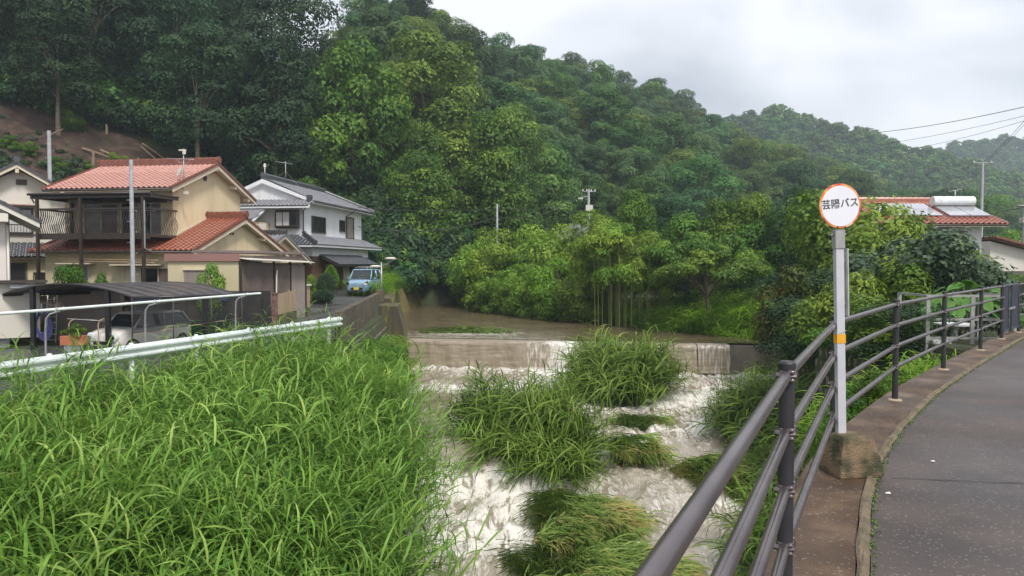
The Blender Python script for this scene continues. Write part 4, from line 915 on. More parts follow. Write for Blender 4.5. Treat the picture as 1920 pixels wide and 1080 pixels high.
m_curt2 = M('grey_curtain_glass', (.2, .22, .23), (.13, .14, .15), 3, .3)
A.window('F', -4.7, -2.9, 2.92, 4.38, 0, 2, m_soffit, [m_curt2, m_sheet]); A.window('F', -2.7, -1.95, 2.92, 4.42, 0, 1, m_soffit, m_glass); A.window('F', -1.7, -.6, 2.92, 4.40, 0, 2, m_soffit, [m_glass, m_curt2])
A.box('awning_box', m_sheet, -4.9, -.3, -.22, -.01, 4.44, 4.6)
A.tube('downpipe', m_steel, [(.05, -2.22, 4.35), (.05, -2.22, 2.2), (.12, -1.9, 2.1)], .045)
tube('laundry_pole', m_steel, A.root, [(-4.4, -1.5, 5.6), (.1, -1.5, 5.55)], .018)
# skirt roof and wing roof
sk = A.put('lower_roof', m_soffit, slab([(-6.3, -1.67, 2.1), (-.02, -1.67, 2.1), (-.02, -.005, 2.72), (-5.9, -.005, 2.72)], .12))
sl_ = Vector((0, 1.66, .62)); tiles(A, sk, (-6.3, -1.72, 2.09), (1, 0, 0), sl_, 6.27, sl_.length, m_tile_red, parts=0)
wg = A.put('wing_roof', m_soffit, slab([(0.005, -1.67, 2.1), (2.15, -1.67, 2.1), (2.15, 2.95, 3.82), (0.005, 2.95, 3.82)], .12).prism([(0.005, 2.95, 3.82), (2.15, 2.95, 3.82), (2.15, 8.2, 1.9), (0.005, 8.2, 1.9)], (0, 0, -.12)))
sl_ = Vector((0, 4.62, 1.72)); tiles(A, wg, (0.0, -1.73, 2.09), (1, 0, 0), sl_, 2.12, sl_.length, m_tile_red, parts=300)
sl_ = Vector((0, -5.25, 1.92)); tiles(A, wg, (2.12, 8.2, 1.91), (-1, 0, 0), sl_, 2.12, sl_.length, m_tile_red, parts=0)
ridge(A, (.02, 2.95, 3.86), (2.2, 2.95, 3.86), .32, .3, m_ridge)
verge(A, (2.1, -1.72, 2.12), (2.1, 2.9, 3.84), m_ridge, .1); verge(A, (2.1, 8.2, 1.94), (2.1, 3.0, 3.84), m_ridge, .1); verge(A, (-6.35, -1.72, 2.12), (-5.95, -.05, 2.74), m_ridge, .1)
A.put('flashing', m_soffit, MB().prism([(.012, -.05, 2.74), (.012, 2.8, 3.8), (.012, 2.8, 3.88), (.012, -.05, 2.84)], (.03, 0, 0)))
for y0, z0, y1, z1 in ((-1.68, 2.08, 2.95, 3.8), (8.2, 1.88, 2.95, 3.8)):
    A.put('bargeboard', m_soffit, MB().prism([(2.13, y0, z0 - .18), (2.13, y1, z1 - .2), (2.13, y1, z1 - .02), (2.13, y0, z0 - .02)], (.03, 0, 0)))
for y in (-1.0, .4, 2.95, 5.0, 7.0): z = 3.82 - abs(y - 2.95) * .37; A.box('purlin_end', m_soffit, 1.74, 2.12, y - .05, y + .05, z - .32, z - .13)
gable_x(A, 'wing_wall', m_cream, 1.75, -.2, -1.2, 7.6, -1.6, 2.13, 2.0, 2.95, 3.66)
A.box('lower_wall', m_cream2, -5.9, 1.54, -1.2, -1.02, -1.6, 2.13); A.box('lower_side_wall', m_cream2, -5.9, -5.72, -1.0, 6.3, -1.6, 2.3)
for y in (2.1, 2.35): v = MB(); v.T = Matrix.Translation((1.755, y, 3.02)) @ Matrix.Rotation(R(90), 4, 'Y'); v.lathe([(.07, 0), (.07, .03)], 10); A.put('round_vent', m_black, v)
A.tube('gutter', m_dark, [(-6.3, -1.76, 2.03), (2.1, -1.76, 2.03)], .045)
A.window('F', -4.7, -3.6, -.2, 1.4, -1.2, 2, m_soffit, [m_black, m_curt2]); A.window('F', -1.75, .9, -.3, 1.28, -1.2, 3, m_soffit, [m_soffit, m_black, m_sheet])
A.box('window_hood', m_soffit, -4.9, -3.2, -1.75, -1.205, 1.48, 1.54); A.box('window_hood', m_soffit, -2.1, .3, -1.75, -1.205, 1.42, 1.48)
for z, x0, x1 in ((1.72, -4.8, .3), (1.62, -4.6, .1)): A.tube('laundry_pole', m_wood, [(x0, -1.62, z), (x1, -1.6, z - .06)], .022)
# annex with rust-streaked fascia, brown sheet shed
A.box('annex_wall', m_cream2, 1.96, 5.22, -3.4, -1.3, -1.6, 1.6); A.box('annex_wall', m_cream2, 1.96, 5.22, -1.3, 3.0, -1.6, 1.55)
A.box('fascia', m_fascia, 1.86, 5.3, -3.5, -3.40, 1.61, 1.93); A.box('annex_roof', m_sheet, 1.86, 5.3, -3.397, 3.0, 1.62, 1.86)
A.window('F', 2.7, 3.9, .2, 1.22, -3.4, 1, m_soffit, m_sheet_grey)
def corrugated(x, y0, y1, z0, z1a, z1b, mat, name='sheet_panel', pitch=.12):
    n = int((y1 - y0) / pitch * 2); V = []; Fq = []
    for i in range(n + 1):
        y = lerp(y0, y1, i / n); xx = x + (.025 if i % 2 else 0); V += [(xx, y, z0), (xx, y, lerp(z1a, z1b, i / n))]
    for i in range(n): Fq.append((2 * i, 2 * i + 2, 2 * i + 3, 2 * i + 1))
    o = A.put(name, mat, MB().add(V, Fq)); md = o.modifiers.new('t', 'SOLIDIFY'); md.thickness = .01; return o
corrugated(5.26, -3.3, -.35, -1.2, 1.62, 1.55, m_sheet); corrugated(5.30, -.25, 1.35, -1.3, 1.5, 1.45, m_sheet); corrugated(5.26, 1.45, 3.1, -1.3, 1.48, 1.42, m_sheet_grey)
for y in (-3.32, -.3, 1.4, 3.12): A.box('shed_post', m_dark, 5.24, 5.34, y - .035, y + .035, -1.4, 1.6)
A.put('shed_roof', m_offwhite, MB().prism([(4.3, -3.4, 1.9), (5.75, -3.4, 1.70), (5.75, 3.2, 1.58), (4.3, 3.2, 1.78)], (0, 0, -.04)))
A.put('corrugated_eave', m_sheet, (lambda m: [m.prism([(2.3 + .0 * i, -2.2 + i * .2, 2.02), (5.4, -2.2 + i * .2, 1.98), (5.4, -2.1 + i * .2, 2.08), (2.3, -2.1 + i * .2, 2.12)], (0, 0, -.03)) for i in range(26)] and m)(MB()))
tube('downpipe', m_offwhite, A.root, [(5.42, -.35, 1.1), (5.42, -.3, 2.6), (5.36, -.1, 2.8)], .035)
# antenna and dish fixed to the eave
an = empty('tv_antenna', (-15.86, 35.9, 5.0), R(-8.8), 'grey tv antenna mast with a white satellite dish on the salmon roof', 'antenna')
tube('mast', m_steel, an, [(0, 0, -.2), (0, 0, 2.05)], .022); tube('boom', m_steel, an, [(-.85, .1, 1.62), (.6, -.1, 1.5)], .018)
for i in range(9): x = lerp(-.8, .55, i / 8); tube('element', m_steel, an, [(x, -.22, 1.6 - i * .012), (x, .22, 1.6 - i * .012)], .007, 5)
tube('stay', m_steel, an, [(-.35, 0, 1.55), (-.2, 0, 1.38), (.2, 0, 1.36), (.35, 0, 1.5)], .012, 5)
box('reflector', m_offwhite, an, -.22, .12, -.05, .05, 1.95, 2.02); box('reflector', m_offwhite, an, -.02, .14, -.06, -.02, 1.78, 1.95)
dmb = MB(); dmb.T = Matrix.Translation((-.1, -.12, .92)) @ Matrix.Rotation(R(68), 4, 'X') @ Matrix.Rotation(R(-35), 4, 'Y'); dmb.lathe([(.24, .07), (.2, .035), (.1, .008), (.02, 0), (.02, -.02), (.1, -.01), (.2, .015), (.24, .05)], 20); dmb.build('dish', m_offwhite, an, True)
tube('dish_arm', m_steel, an, [(-.1, -.12, .9), (-.3, -.42, .86)], .01, 5); box('box', m_offwhite, an, .02, .22, -.08, .04, -.15, 0)
# ---- low gable building behind
B = House('rear_annex_house', (-13.75, 44.0, -1.0), R(-8.8), 'low cream gabled outbuilding between the cream house and the white house')
B.put('roof', m_soffit, slab([(-4, -3.2, 1.9), (.3, -3.2, 1.9), (.3, 0, 3.2), (-4, 0, 3.2)], .1).prism([(-4, 0, 3.2), (.3, 0, 3.2), (.3, 3.6, 1.62), (-4, 3.6, 1.62)], (0, 0, -.1)))
br_ = [c for c in B.root.children][0]; sl_ = Vector((0, 3.2, 1.3)); tiles(B, br_, (-4, -3.25, 1.9), (1, 0, 0), sl_, 4.2, sl_.length, m_tile_grey); sl_ = Vector((0, -3.6, 1.58)); tiles(B, br_, (.3, 3.6, 1.63), (-1, 0, 0), sl_, 4.2, sl_.length, m_tile_grey)
ridge(B, (-4, 0, 3.24), (.34, 0, 3.24), .26, .26, m_tile_black); verge(B, (.27, -3.2, 1.93), (.27, 0, 3.23), m_tile_grey, .1); verge(B, (.27, 3.6, 1.65), (.27, 0, 3.23), m_tile_grey, .1)
gable_x(B, 'wall', m_cream, -.02, -.2, -2.7, 3.1, -1.0, 2.0, 1.75, 0, 3.08); B.box('front_wall', m_cream, -4, -.23, -2.7, -2.5, -1.0, 1.98)
for y0, z0 in ((-3.2, 1.88), (3.6, 1.6)): B.put('bargeboard', m_soffit, MB().prism([(.29, y0, z0 - .16), (.29, 0, 3.0), (.29, 0, 3.18), (.29, y0, z0 - .01)], (.03, 0, 0)))
for y in (-1.6, 1.5, 2.6): B.box('purlin_end', m_soffit, -.02, .28, y - .05, y + .05, 3.2 - abs(y) * .43 - .3, 3.2 - abs(y) * .43 - .12)
B.window('R', 1.6, 2.4, .1, 1.2, -.02, 1, m_offwhite, m_glass)
# ---- white two-storey house with grey tiles
Cc = House('white_house', (-13.8, 49.0, -.6), R(-8.3), 'white plastered two-storey house with grey hip-and-gable tiled roofs behind the blue car')
Cc.box('upper_wall', m_plaster, -5.6, 0, 0, 11.1, 2.6, 5.72)
Cc.box('lower_wall', m_brownwood, -5.6, .7, -.2, 10.6, -.6, 2.6)
Cc.box('entrance_wall', m_wood, .72, .78, 2.0, 3.6, -.6, 1.5); Cc.box('entrance_wall', m_offwhite, .72, .76, 5.2, 6.4, .2, 1.4); Cc.box('plaster_band', m_plaster, -5.6, .72, -.22, 10.62, 2.0, 2.62)
rf = Cc.put('roof', m_plaster, slab([(.75, -.1, 5.62), (.75, 11.9, 5.62), (-2.8, 10.2, 7.15), (-2.8, .35, 7.15)], .14).prism([(-2.8, .35, 7.15), (-2.8, 10.2, 7.15), (-6.3, 11.9, 5.62), (-6.3, -.1, 5.62)], (0, 0, -.14)).prism([(.75, 11.9, 5.62), (-6.3, 11.9, 5.62), (-2.8, 10.2, 7.15)], (0, 0, -.14)))
sl_ = Vector((-3.55, 0, 1.53)); tiles(Cc, rf, (.8, -.1, 5.63), (0, 1, 0), sl_, 12.0, sl_.length, m_tile_grey, keep=lambda u, s: u > .1 + s * .11 and u < 12 - s * .46)
sl_ = Vector((3.5, 0, 1.53)); tiles(Cc, rf, (-6.3, 11.9, 5.63), (0, -1, 0), sl_, 12.0, sl_.length, m_tile_grey, keep=lambda u, s: u < 11.9 - s * .11 and u > s * .46)
Cc.put('gable_wall', m_plaster, MB().prism([(.2, .15, 5.6), (-5.8, .15, 5.6), (-2.8, .15, 6.98)], (0, .2, 0)))
for x0, z0 in ((.72, 5.5), (-6.25, 5.5)): Cc.put('bargeboard', m_plaster, MB().prism([(x0, -.12, z0), (-2.8, -.12, 6.86), (-2.8, -.12, 7.13), (x0, -.12, z0 + .2)], (0, .1, 0)))
ridge(Cc, (-2.8, .0, 7.2), (-2.8, 10.2, 7.2), .36, .3, m_tile_black); ridge(Cc, (-2.7, 10.2, 7.15), (.75, 11.9, 5.66), .2, .22, m_tile_black); verge(Cc, (.65, -.02, 5.68), (-2.75, .0, 7.2), m_tile_black, .14)
fs = Cc.put('front_skirt_roof', m_plaster, slab([(-6.3, -.95, 5.25), (.85, -.95, 5.25), (.5, .1, 5.72), (-6.0, .1, 5.72)], .12)); sl_ = Vector((0, 1.05, .47)); tiles(Cc, fs, (-6.3, -1.0, 5.27), (1, 0, 0), sl_, 7.1, sl_.length, m_tile_grey)
Cc.box('onigawara', m_tile_black, .45, .75, -.5, -.2, 5.6, 6.0)
Cc.tube('gutter', m_dark, [(.85, -.1, 5.55), (.85, 11.9, 5.55)], .05); Cc.tube('downpipe', m_dark, [(.6, -.6, 5.3), (.06, -.1, 5.0), (.06, -.1, 3.3)], .04); Cc.tube('downpipe', m_dark, [(.8, 7.5, 5.5), (.07, 7.6, 5.1), (.07, 7.6, 3.4)], .04)
mr_ = Cc.put('middle_roof', m_plaster, slab([(1.45, -1.5, 2.72), (1.45, 11.9, 2.72), (0.005, 11.1, 3.38), (0.005, -.0, 3.38)], .12).prism([(-5.9, -1.5, 2.72), (1.45, -1.5, 2.72), (.0, -.005, 3.38), (-5.6, -.005, 3.38)], (0, 0, -.12)))
sl_ = Vector((-1.45, 0, .66)); tiles(Cc, mr_, (1.5, -1.5, 2.73), (0, 1, 0), sl_, 13.4, sl_.length, m_tile_grey, keep=lambda u, s: u > s * 1.0 and u < 13.4 - s * .5)
sl_ = Vector((0, 1.5, .66)); tiles(Cc, mr_, (-5.9, -1.55, 2.73), (1, 0, 0), sl_, 7.35, sl_.length, m_tile_black, keep=lambda u, s: u < 7.35 - s)
ridge(Cc, (1.48, -1.52, 2.76), (.05, -.05, 3.42), .24, .22, m_tile_black)
pr_ = Cc.put('porch_roof', m_dark, slab([(2.15, .8, 1.42), (2.15, 8.6, 1.42), (.74, 8.6, 2.08), (.74, .8, 2.08)], .1)); sl_ = Vector((-1.41, 0, .66)); tiles(Cc, pr_, (2.2, .8, 1.43), (0, 1, 0), sl_, 7.8, sl_.length, m_tile_black)
for y in (1.0, 8.3): Cc.box('porch_post', m_dark, 1.8, 1.92, y, y + .12, -.6, 1.45)
Cc.window('R', 1.35, 3.6, 3.72, 4.72, 0, 3); Cc.window('R', 6.4, 7.35, 4.0, 4.72, 0, 1); Cc.window('R', 7.85, 9.25, 3.5, 5.05, 0, 1, m_dark, m_sheet_grey)
bw = Cc.window('F', -1.75, -.3, 4.02, 4.9, -.35, 3, m_dark, [m_curtain, m_curtain, m_glass]); Cc.box('bay_side', m_dark, -1.8, -.25, -.34, -.01, 3.85, 5.05)
Cc.box('side_annex_wall', m_cream, -6.2, -2.35, -2.6, -.01, -.6, 4.2); sa = Cc.put('side_annex_roof', m_plaster, slab([(-6.4, -3.0, 4.25), (-1.9, -3.0, 4.25), (-2.4, -.3, 5.2), (-6.4, -.3, 5.2)], .1)); sl_ = Vector((0, 2.7, .95)); tiles(Cc, sa, (-6.4, -3.05, 4.26), (1, 0, 0), sl_, 4.4, sl_.length, m_tile_grey, keep=lambda u, s: u < 4.5 - s * .2)
Cc.window('F', -3.0, -2.5, 3.2, 4.0, -2.6, 1, m_brownwood, m_glass)
ac = empty('air_conditioner', (-15.95, 46.75, 3.45), R(-8), 'white air-conditioner unit on the grey lower roof beside the bay window', 'air conditioner')
box('casing', m_offwhite, ac, -.38, .38, -.14, .14, .02, .56, bevel=.01); v = MB(); v.T = Matrix.Translation((-.1, -.142, .3)) @ Matrix.Rotation(R(90), 4, 'X'); v.lathe([(.2, 0), (.2, .012), (.16, .014)], 18); v.build('fan_grille', m_sheet_grey, ac)
for x in (-.3, .25): box('foot', m_steel, ac, x, x + .06, -.14, .14, -.35, .02)
an2 = empty('tv_antenna', (-16.0, 52.5, 7.25), R(20), 'thin tv antenna on the ridge of the white house', 'antenna')
tube('mast', m_steel, an2, [(0, 0, -.2), (0, 0, 1.5)], .025); tube('boom', m_steel, an2, [(-.7, 0, 1.45), (.5, 0, 1.3)], .02)
for i in range(7): x = lerp(-.65, .45, i / 6); tube('element', m_steel, an2, [(x, -.3, 1.44 - i * .02), (x, .3, 1.44 - i * .02)], .012, 4)
tube('stay', m_steel, an2, [(-1.2, 0, -.15), (0, 0, .8), (.9, 0, -.25)], .008, 4)
rp = empty('lightning_pole', (-16.6, 49.9, 7.3), 0, 'short white rod standing on the near end of the grey ridge', 'pole'); tube('rod', m_offwhite, rp, [(0, 0, -.1), (0, 0, .95)], .03); box('plate', m_offwhite, rp, -.08, .08, -.02, .02, .7, .9)
# ---- houses at the left edge
L1 = House('pinkish_house', (-18.45, 27.0, -1.7), R(33), 'pinkish white house cut off by the left edge, nearest the road')
L1.put('wall', m_pinkwhite, MB().prism([(0, 0, -1.7), (-8.6, 0, -1.7), (-8.6, 0, 3.4), (-4.3, 0, 5.75), (0, 0, 3.45)], (0, 6.2, 0)))
L1.box('plinth', m_concrete_pole, -8.7, .04, -.05, 6.2, -1.7, -1.2); L1.box('side_wall', m_offwhite, -3, 1.0, -.3, -.02, -1.2, .78); L1.box('ledge_roof', m_dark, -3, 1.25, -.62, -.01, .80, .9)
l1r = L1.put('roof', m_pinkwhite, slab([(1.05, -.75, 3.0), (1.05, 6.8, 3.0), (-4.3, 6.8, 5.98), (-4.3, -.75, 5.98)], .14).prism([(-4.3, -.75, 5.98), (-4.3, 6.8, 5.98), (-9.6, 6.8, 3.0), (-9.6, -.75, 3.0)], (0, 0, -.14)))
sl_ = Vector((-5.35, 0, 2.98)); tiles(L1, l1r, (1.1, -.75, 3.0), (0, 1, 0), sl_, 7.5, sl_.length, m_tile_black); verge(L1, (1.1, -.83, 3.02), (-4.3, -.83, 6.02), m_tile_black, .1)
L1.put('bargeboard', m_offwhite, MB().prism([(1.05, -.78, 2.8), (-4.3, -.78, 5.78), (-4.3, -.78, 5.96), (1.05, -.78, 2.98)], (0, .03, 0))); L1.box('purlin_end', m_offwhite, -.35, .1, -.72, 0, 3.0, 3.3); L1.tube('downpipe', m_offwhite, [(.06, -.06, 2.9), (.06, -.06, -1.2)], .04)
L1.box('sill_slab', m_concrete_pole, .1, 2.4, -.5, .2, .62, .74)
L2 = House('off_white_house', (-26.6, 40.0, -1.6), R(30), 'off-white gabled house behind the balcony with a small shuttered window')
L2.put('wall', m_offwhite, MB().prism([(2.75, 0, -1.6), (-4, 0, -1.6), (-4, 0, 4.2), (0, 0, 6.55), (2.75, 0, 4.95)], (0, 8, 0)))
l2r = L2.put('roof', m_offwhite, slab([(3.4, -.7, 4.7), (3.4, 8.6, 4.7), (0, 8.6, 6.8), (0, -.7, 6.8)], .14).prism([(0, -.7, 6.8), (0, 8.6, 6.8), (-4.6, 8.6, 4.0), (-4.6, -.7, 4.0)], (0, 0, -.14)))
sl_ = Vector((-3.4, 0, 2.1)); tiles(L2, l2r, (3.45, -.7, 4.71), (0, 1, 0), sl_, 9.2, sl_.length, m_tile_black); sl_ = Vector((4.6, 0, 2.8)); tiles(L2, l2r, (-4.65, 8.6, 4.0), (0, -1, 0), sl_, 9.2, sl_.length, m_tile_grey)
ridge(L2, (0, -.8, 6.85), (0, 8.6, 6.85), .3, .28, m_tile_black); verge(L2, (3.4, -.78, 4.74), (0, -.78, 6.85), m_tile_black, .1); verge(L2, (-4.6, -.78, 4.04), (0, -.78, 6.85), m_tile_black, .1)
for x0, z0 in ((3.38, 4.5), (-4.58, 3.8)): L2.put('bargeboard', m_soffit, MB().prism([(x0, -.72, z0), (0, -.72, 6.6), (0, -.72, 6.78), (x0, -.72, z0 + .18)], (0, .03, 0)))
for x, z in ((-1.3, 5.75), (1.55, 5.55), (0, 6.45)): L2.box('purlin_end', m_soffit, x - .08, x + .08, -.69, .0, z - .12, z + .1)
L2.box('gable_vent', m_dark, -.1, .4, -.04, 0, 5.75, 6.05)
L2.window('F', -.45, .55, 3.2, 4.42, 0, 1, m_dark, m_curtain, fw=.1); L2.box('window_frame', m_dark, -.62, .8, -.42, -.36, 2.98, 3.06); L2.box('window_frame', m_dark, -.62, .8, -.42, -.36, 3.56, 3.62)
for i in range(11): L2.box('bar', m_dark, lerp(-.6, .76, i / 10), lerp(-.6, .76, i / 10) + .025, -.41, -.37, 3.06, 3.56)
L2.box('window_hood', m_fascia, -.7, .9, -.5, -.005, 4.62, 4.68)
lo_ = L2.put('lower_roof', m_dark, slab([(-1.6, -1.7, 1.85), (2.2, -1.7, 1.85), (2.2, -.005, 2.6), (-1.6, -.005, 2.6)], .12)); sl_ = Vector((0, 1.7, .75)); tiles(L2, lo_, (-1.6, -1.75, 1.86), (1, 0, 0), sl_, 3.8, sl_.length, m_tile_black)
L2.box('lower_wall', m_cream2, -1.5, 2.0, -1.2, -.02, -1.6, 1.83); L2.window('F', -.4, .35, .2, 1.5, -1.2, 1, m_dark, m_black); L2.window('F', .7, 1.8, .4, 1.0, -1.2, 1, m_dark, m_black)

# ---- road, lot
m_road = wetM('wet_grey_asphalt', (.05, .05, .052), (.085, .085, .086), scale=.8, r0=.2, r1=.55, c3=(.065, .065, .067), grain=30, gb=.25)
t_ = np.linspace(0, 1, 24); ys = axis([(4, 58, .6)]); TT, YY = np.meshgrid(t_, ys); X0 = np.interp(YY, [4, 24.9, 26, 44, 58], [guard_x(4), guard_x(24.9), -6.1, -7.85, -9.2]) - .1; X1 = X0 - np.interp(YY, [4, 26, 30, 45, 58], [14, 12, 5.0, 4.6, 4.6]); XX = X0 + (X1 - X0) * TT
tag(link('road', grid_mesh('road', XX, YY, ground_z(XX, YY) + .03, m_road)), kind='structure')
# parapet, abutment and stone embankment on the left bank
m_dkc = M('dark_mossy_concrete', (.065, .052, .04), (.12, .10, .06), 1.4, .85, bump=.5, bscale=20, c3=(.08, .062, .045))
m_moss = M('yellow_mossy_concrete', (.06, .05, .035), (.26, .24, .02), 2.4, .85, bump=.4, bscale=15, c3=(.085, .075, .03), stretch=(1.5, 1.5, .25), lo=.45, hi=.68)
pw = empty('parapet_wall', (-5.75, 25.1, -1.1), 0, 'dark weathered concrete parapet along the road above the weir', 'wall')
pts = [(-5.75, 25.1), (-6.35, 31), (-7.1, 38.5), (-7.35, 41.2)]
for i in range(3):
    (x0, y0), (x1, y1) = pts[i], pts[i + 1]; za, zb_ = float(level_left(y0)), float(level_left(y1)); ta, tb = -.12, -.12
    q = MB(); q.add([(x0, y0, za - 1.0), (x0 - .28, y0, za - 1.0), (x0 - .28, y0, ta), (x0, y0, ta), (x1, y1 - .02, zb_ - 1.0), (x1 - .28, y1 - .02, zb_ - 1.0), (x1 - .28, y1 - .02, tb), (x1, y1 - .02, tb)], [(0, 1, 2, 3), (4, 7, 6, 5), (0, 4, 5, 1), (1, 5, 6, 2), (2, 6, 7, 3), (3, 7, 4, 0)])
    q.build('wall_section', m_dkc, pw, bevel=.02, loc=(5.75, -25.1, 1.1))
box('end_post', m_dkc, pw, -1.85, -1.45, 16.15, 16.6, -1, 1.15, bevel=.02)
ab = empty('weir_abutment', (-6.4, 41, -3), 0, 'concrete weir abutment with yellow moss streaks on its sloping face', 'abutment')
q = MB(); q.prism([(-.9, -2.0, -2), (1.15, -2.0, -2), (.65, -2.0, 1.15), (.35, -2.0, 2.25), (-.9, -2.0, 2.3)], (-.35, 3.4, 0)); q.build('block', m_moss, ab, bevel=.02)
q = MB(); q.prism([(-1.5, 1.45, -2), (.1, 1.45, -2), (-.35, 1.45, 2.5), (-1.5, 1.45, 2.5)], (-.9, 5.5, .2)); q.build('block', m_moss, ab, bevel=.02)
rw = empty('river_wall', (-9.5, 62, -2.4), 0, 'curved mossy masonry river wall on the far left bank', 'wall')
for i, (x0, y0, x1, y1) in enumerate([(-8.7, 49.5, -9.2, 57), (-9.2, 57, -9.3, 64), (-9.3, 64, -8.7, 71), (-8.7, 71, -9.8, 79)]):
    zt = [-.3, -.2, -.1, 0][i]; q = MB(); q.prism([(x0 + .6, y0, -3), (x0 - .5, y0, -3), (x0 - .5, y0, zt), (x0, y0, zt)], (x1 - x0, y1 - y0 - .01, .1)); q.build('wall_section', M('mossy_wall_%d' % i, (.16, .10, .05), (.2, .19, .04), 1.2, .9, bump=.5, bscale=9), rw, bevel=.02, loc=(9.5, -62, 2.4))
stone_me = []
m_stone = [M('grey_brown_stone', (.16, .13, .10), (.24, .20, .16), 5, .85, bump=.6, bscale=25), M('mossy_stone', (.10, .11, .06), (.18, .16, .11), 5, .9, bump=.6, bscale=25), M('reddish_stone', (.2, .14, .11), (.28, .21, .17), 5, .85, bump=.6, bscale=25)]
for k in range(6):
    bm = bmesh.new(); bmesh.ops.create_icosphere(bm, subdivisions=1, radius=.5)
    rr = random.Random(k + 5)
    for v in bm.verts: v.co = Vector((max(-.46, min(.46, v.co.x * 1.5)), v.co.y * .7, max(-.44, min(.44, v.co.z * 1.5)))) * rr.uniform(.88, 1.06)
    me = bpy.data.meshes.new('stone'); bm.to_mesh(me); bm.free(); me.materials.append(m_stone[k % 3]); stone_me.append(me)
def stone_face(root, A0, B0, ztop, zbot, batter, nrm, nmax=290, sz=.45):
    """rows of stones on a battered face from A0 to B0; nrm = outward horizontal unit"""
    A0 = Vector((*A0, 0)); B0 = Vector((*B0, 0)); d = (B0 - A0); Lg = d.length; d.normalize(); nrm = Vector((*nrm, 0)); nr = int((ztop - zbot) / (sz * .8)); c = 0; ang = math.atan2(d.y, d.x); base = root.location
    for j in range(nr):
        z = ztop - (j + .5) * (ztop - zbot) / nr; k = (j % 2) * sz * .5
        while k < Lg and c < nmax:
            w = sz * random.uniform(.8, 1.25); p = A0 + d * (k + w / 2) + nrm * ((ztop - z) * batter) + Vector((0, 0, z))
            o = link('stone', random.choice(stone_me), root, loc=p - base, rot=(random.uniform(-.06, .06) + math.atan(batter), random.uniform(-.05, .05), ang + random.uniform(-.04, .04)), scale=(w * .99, .42, (ztop - zbot) / nr * 1.0)); k += w; c += 1
es = empty('stone_embankment', (-5.2, 30, -4), 0, 'overgrown stone embankment below the dark parapet beside the weir', 'embankment')
stone_face(es, (-5.75, 25.6), (-7.0, 39.4), -1.25, -4.3, .32, (.99, .09), sz=.5)
bk = MB(); bk.prism([(-5.6, 25.4, -1.2), (-4.75, 25.5, -4.6), (-7.4, 25.4, -4.6), (-7.4, 25.4, -1.2)], (-1.25, 14.4, 0)); bk.build('earth_core', m_ground, es, loc=(5.2, -30, 4))
ws = empty('stone_wall', (9.4, 18, -4), 0, 'rough stone retaining wall under the path on the right bank', 'wall')
stone_face(ws, (9.15, 12.6), (10.1, 23.5), -.35, -4.2, .16, (-.99, .09), sz=.46)
bk = MB(); bk.prism([(9.05, 12.5, -.3), (8.4, 12.5, -4.7), (11, 12.5, -4.7), (11, 12.5, -.3)], (.95, 11.2, 0)); bk.build('earth_core', m_ground, ws, loc=(-9.4, -18, 4))
# ---- guard rail
m_zinc = M('pale_zinc', (.64, .69, .68), (.54, .59, .58), 3, .5, metal=.1, stretch=(1, .3, 1))
gr = empty('guardrail', (-5.9, 24.9, -1.1), 0, 'white corrugated steel guardrail along the road above the reed bank', 'guardrail')
def gz(y): return float(level_left(y)) + .80
prof = [(.0, 0), (.045, -.03), (.085, -.075), (.085, -.11), (.03, -.15), (.015, -.175), (.03, -.2), (.085, -.24), (.085, -.275), (.045, -.32), (0, -.35)]
ysg = [25.1 - i * 1.0 for i in range(22)]; V = []; Fq = []
for y in ysg:
    for o_, z in prof: V.append((guard_x(y) + o_ + 5.9, y - 24.9, gz(y) + z + 1.1))
for i in range(len(ysg) - 1):
    for k in range(len(prof) - 1): Fq.append((i * 11 + k, i * 11 + k + 1, (i + 1) * 11 + k + 1, (i + 1) * 11 + k))
bo = MB().add(V, Fq).build('beam', m_zinc, gr); md = bo.modifiers.new('t', 'SOLIDIFY'); md.thickness = .004
q = MB(); q.tube([(.0, 0, .0), (0, 0, -.36)], .06, 10); eo = q.build('end_cap', m_zinc, gr, True, loc=(.01, .25, gz(25) + 1.1))
pq = MB(); pq.lathe([(.057, -1.0), (.057, .06), (.045, .085), (.02, .095)], 14); pme = pq.mesh('post', m_white, True)
bq = MB(); bq.T = Matrix.Rotation(R(90), 4, 'Y'); bq.lathe([(.018, 0), (.014, .015)], 6); bme = bq.mesh('bolt', m_steel)
yp = 24.5
while yp > 4:
    po = link('post', pme, gr, loc=(guard_x(yp) - .05 + 5.9, yp - 24.9, gz(yp) + 1.1 - .06))
    for dz in (-.11, -.25): link('bolt', bme, gr, loc=(guard_x(yp) + .088 + 5.9, yp - 24.9, gz(yp) + 1.1 + dz))
    yp -= 1.95
# ---- pipe on hooked stands behind the rail
pp = empty('water_pipe', (-6.9, 20.9, -1.1), 0, 'long pale pipe carried on curved hooks above the guardrail', 'pipe')
def pz(y): return np.interp(y, [8, 15.4, 20.9], [.5, .56, .64])
pl = [(guard_x(y) - .25 + 6.9, y - 20.9, float(pz(y)) + 1.1) for y in (6, 10, 15, 21.4)]
tube('pipe', m_white, pp, pl, .032, 12)
for y in (15.2, 17.7, 20.8):
    x = guard_x(y) - .25 + 6.9; z = float(pz(y)) + 1.1
    tube('hook', m_steel, pp, [(x - .30, y - 20.9, .0), (x - .30, y - 20.9, z - .45), (x - .28, y - 20.9, z - .2), (x - .2, y - 20.9, z - .1), (x, y - 20.9, z - .045)], .022)
    for dx in (-.12, .12): tube('clip', m_steel, pp, [(x, y - 20.9 + dx, z - .05), (x - .04, y - 20.9 + dx, z), (x, y - 20.9 + dx, z + .05), (x + .04, y - 20.9 + dx, z)], .009, 5)
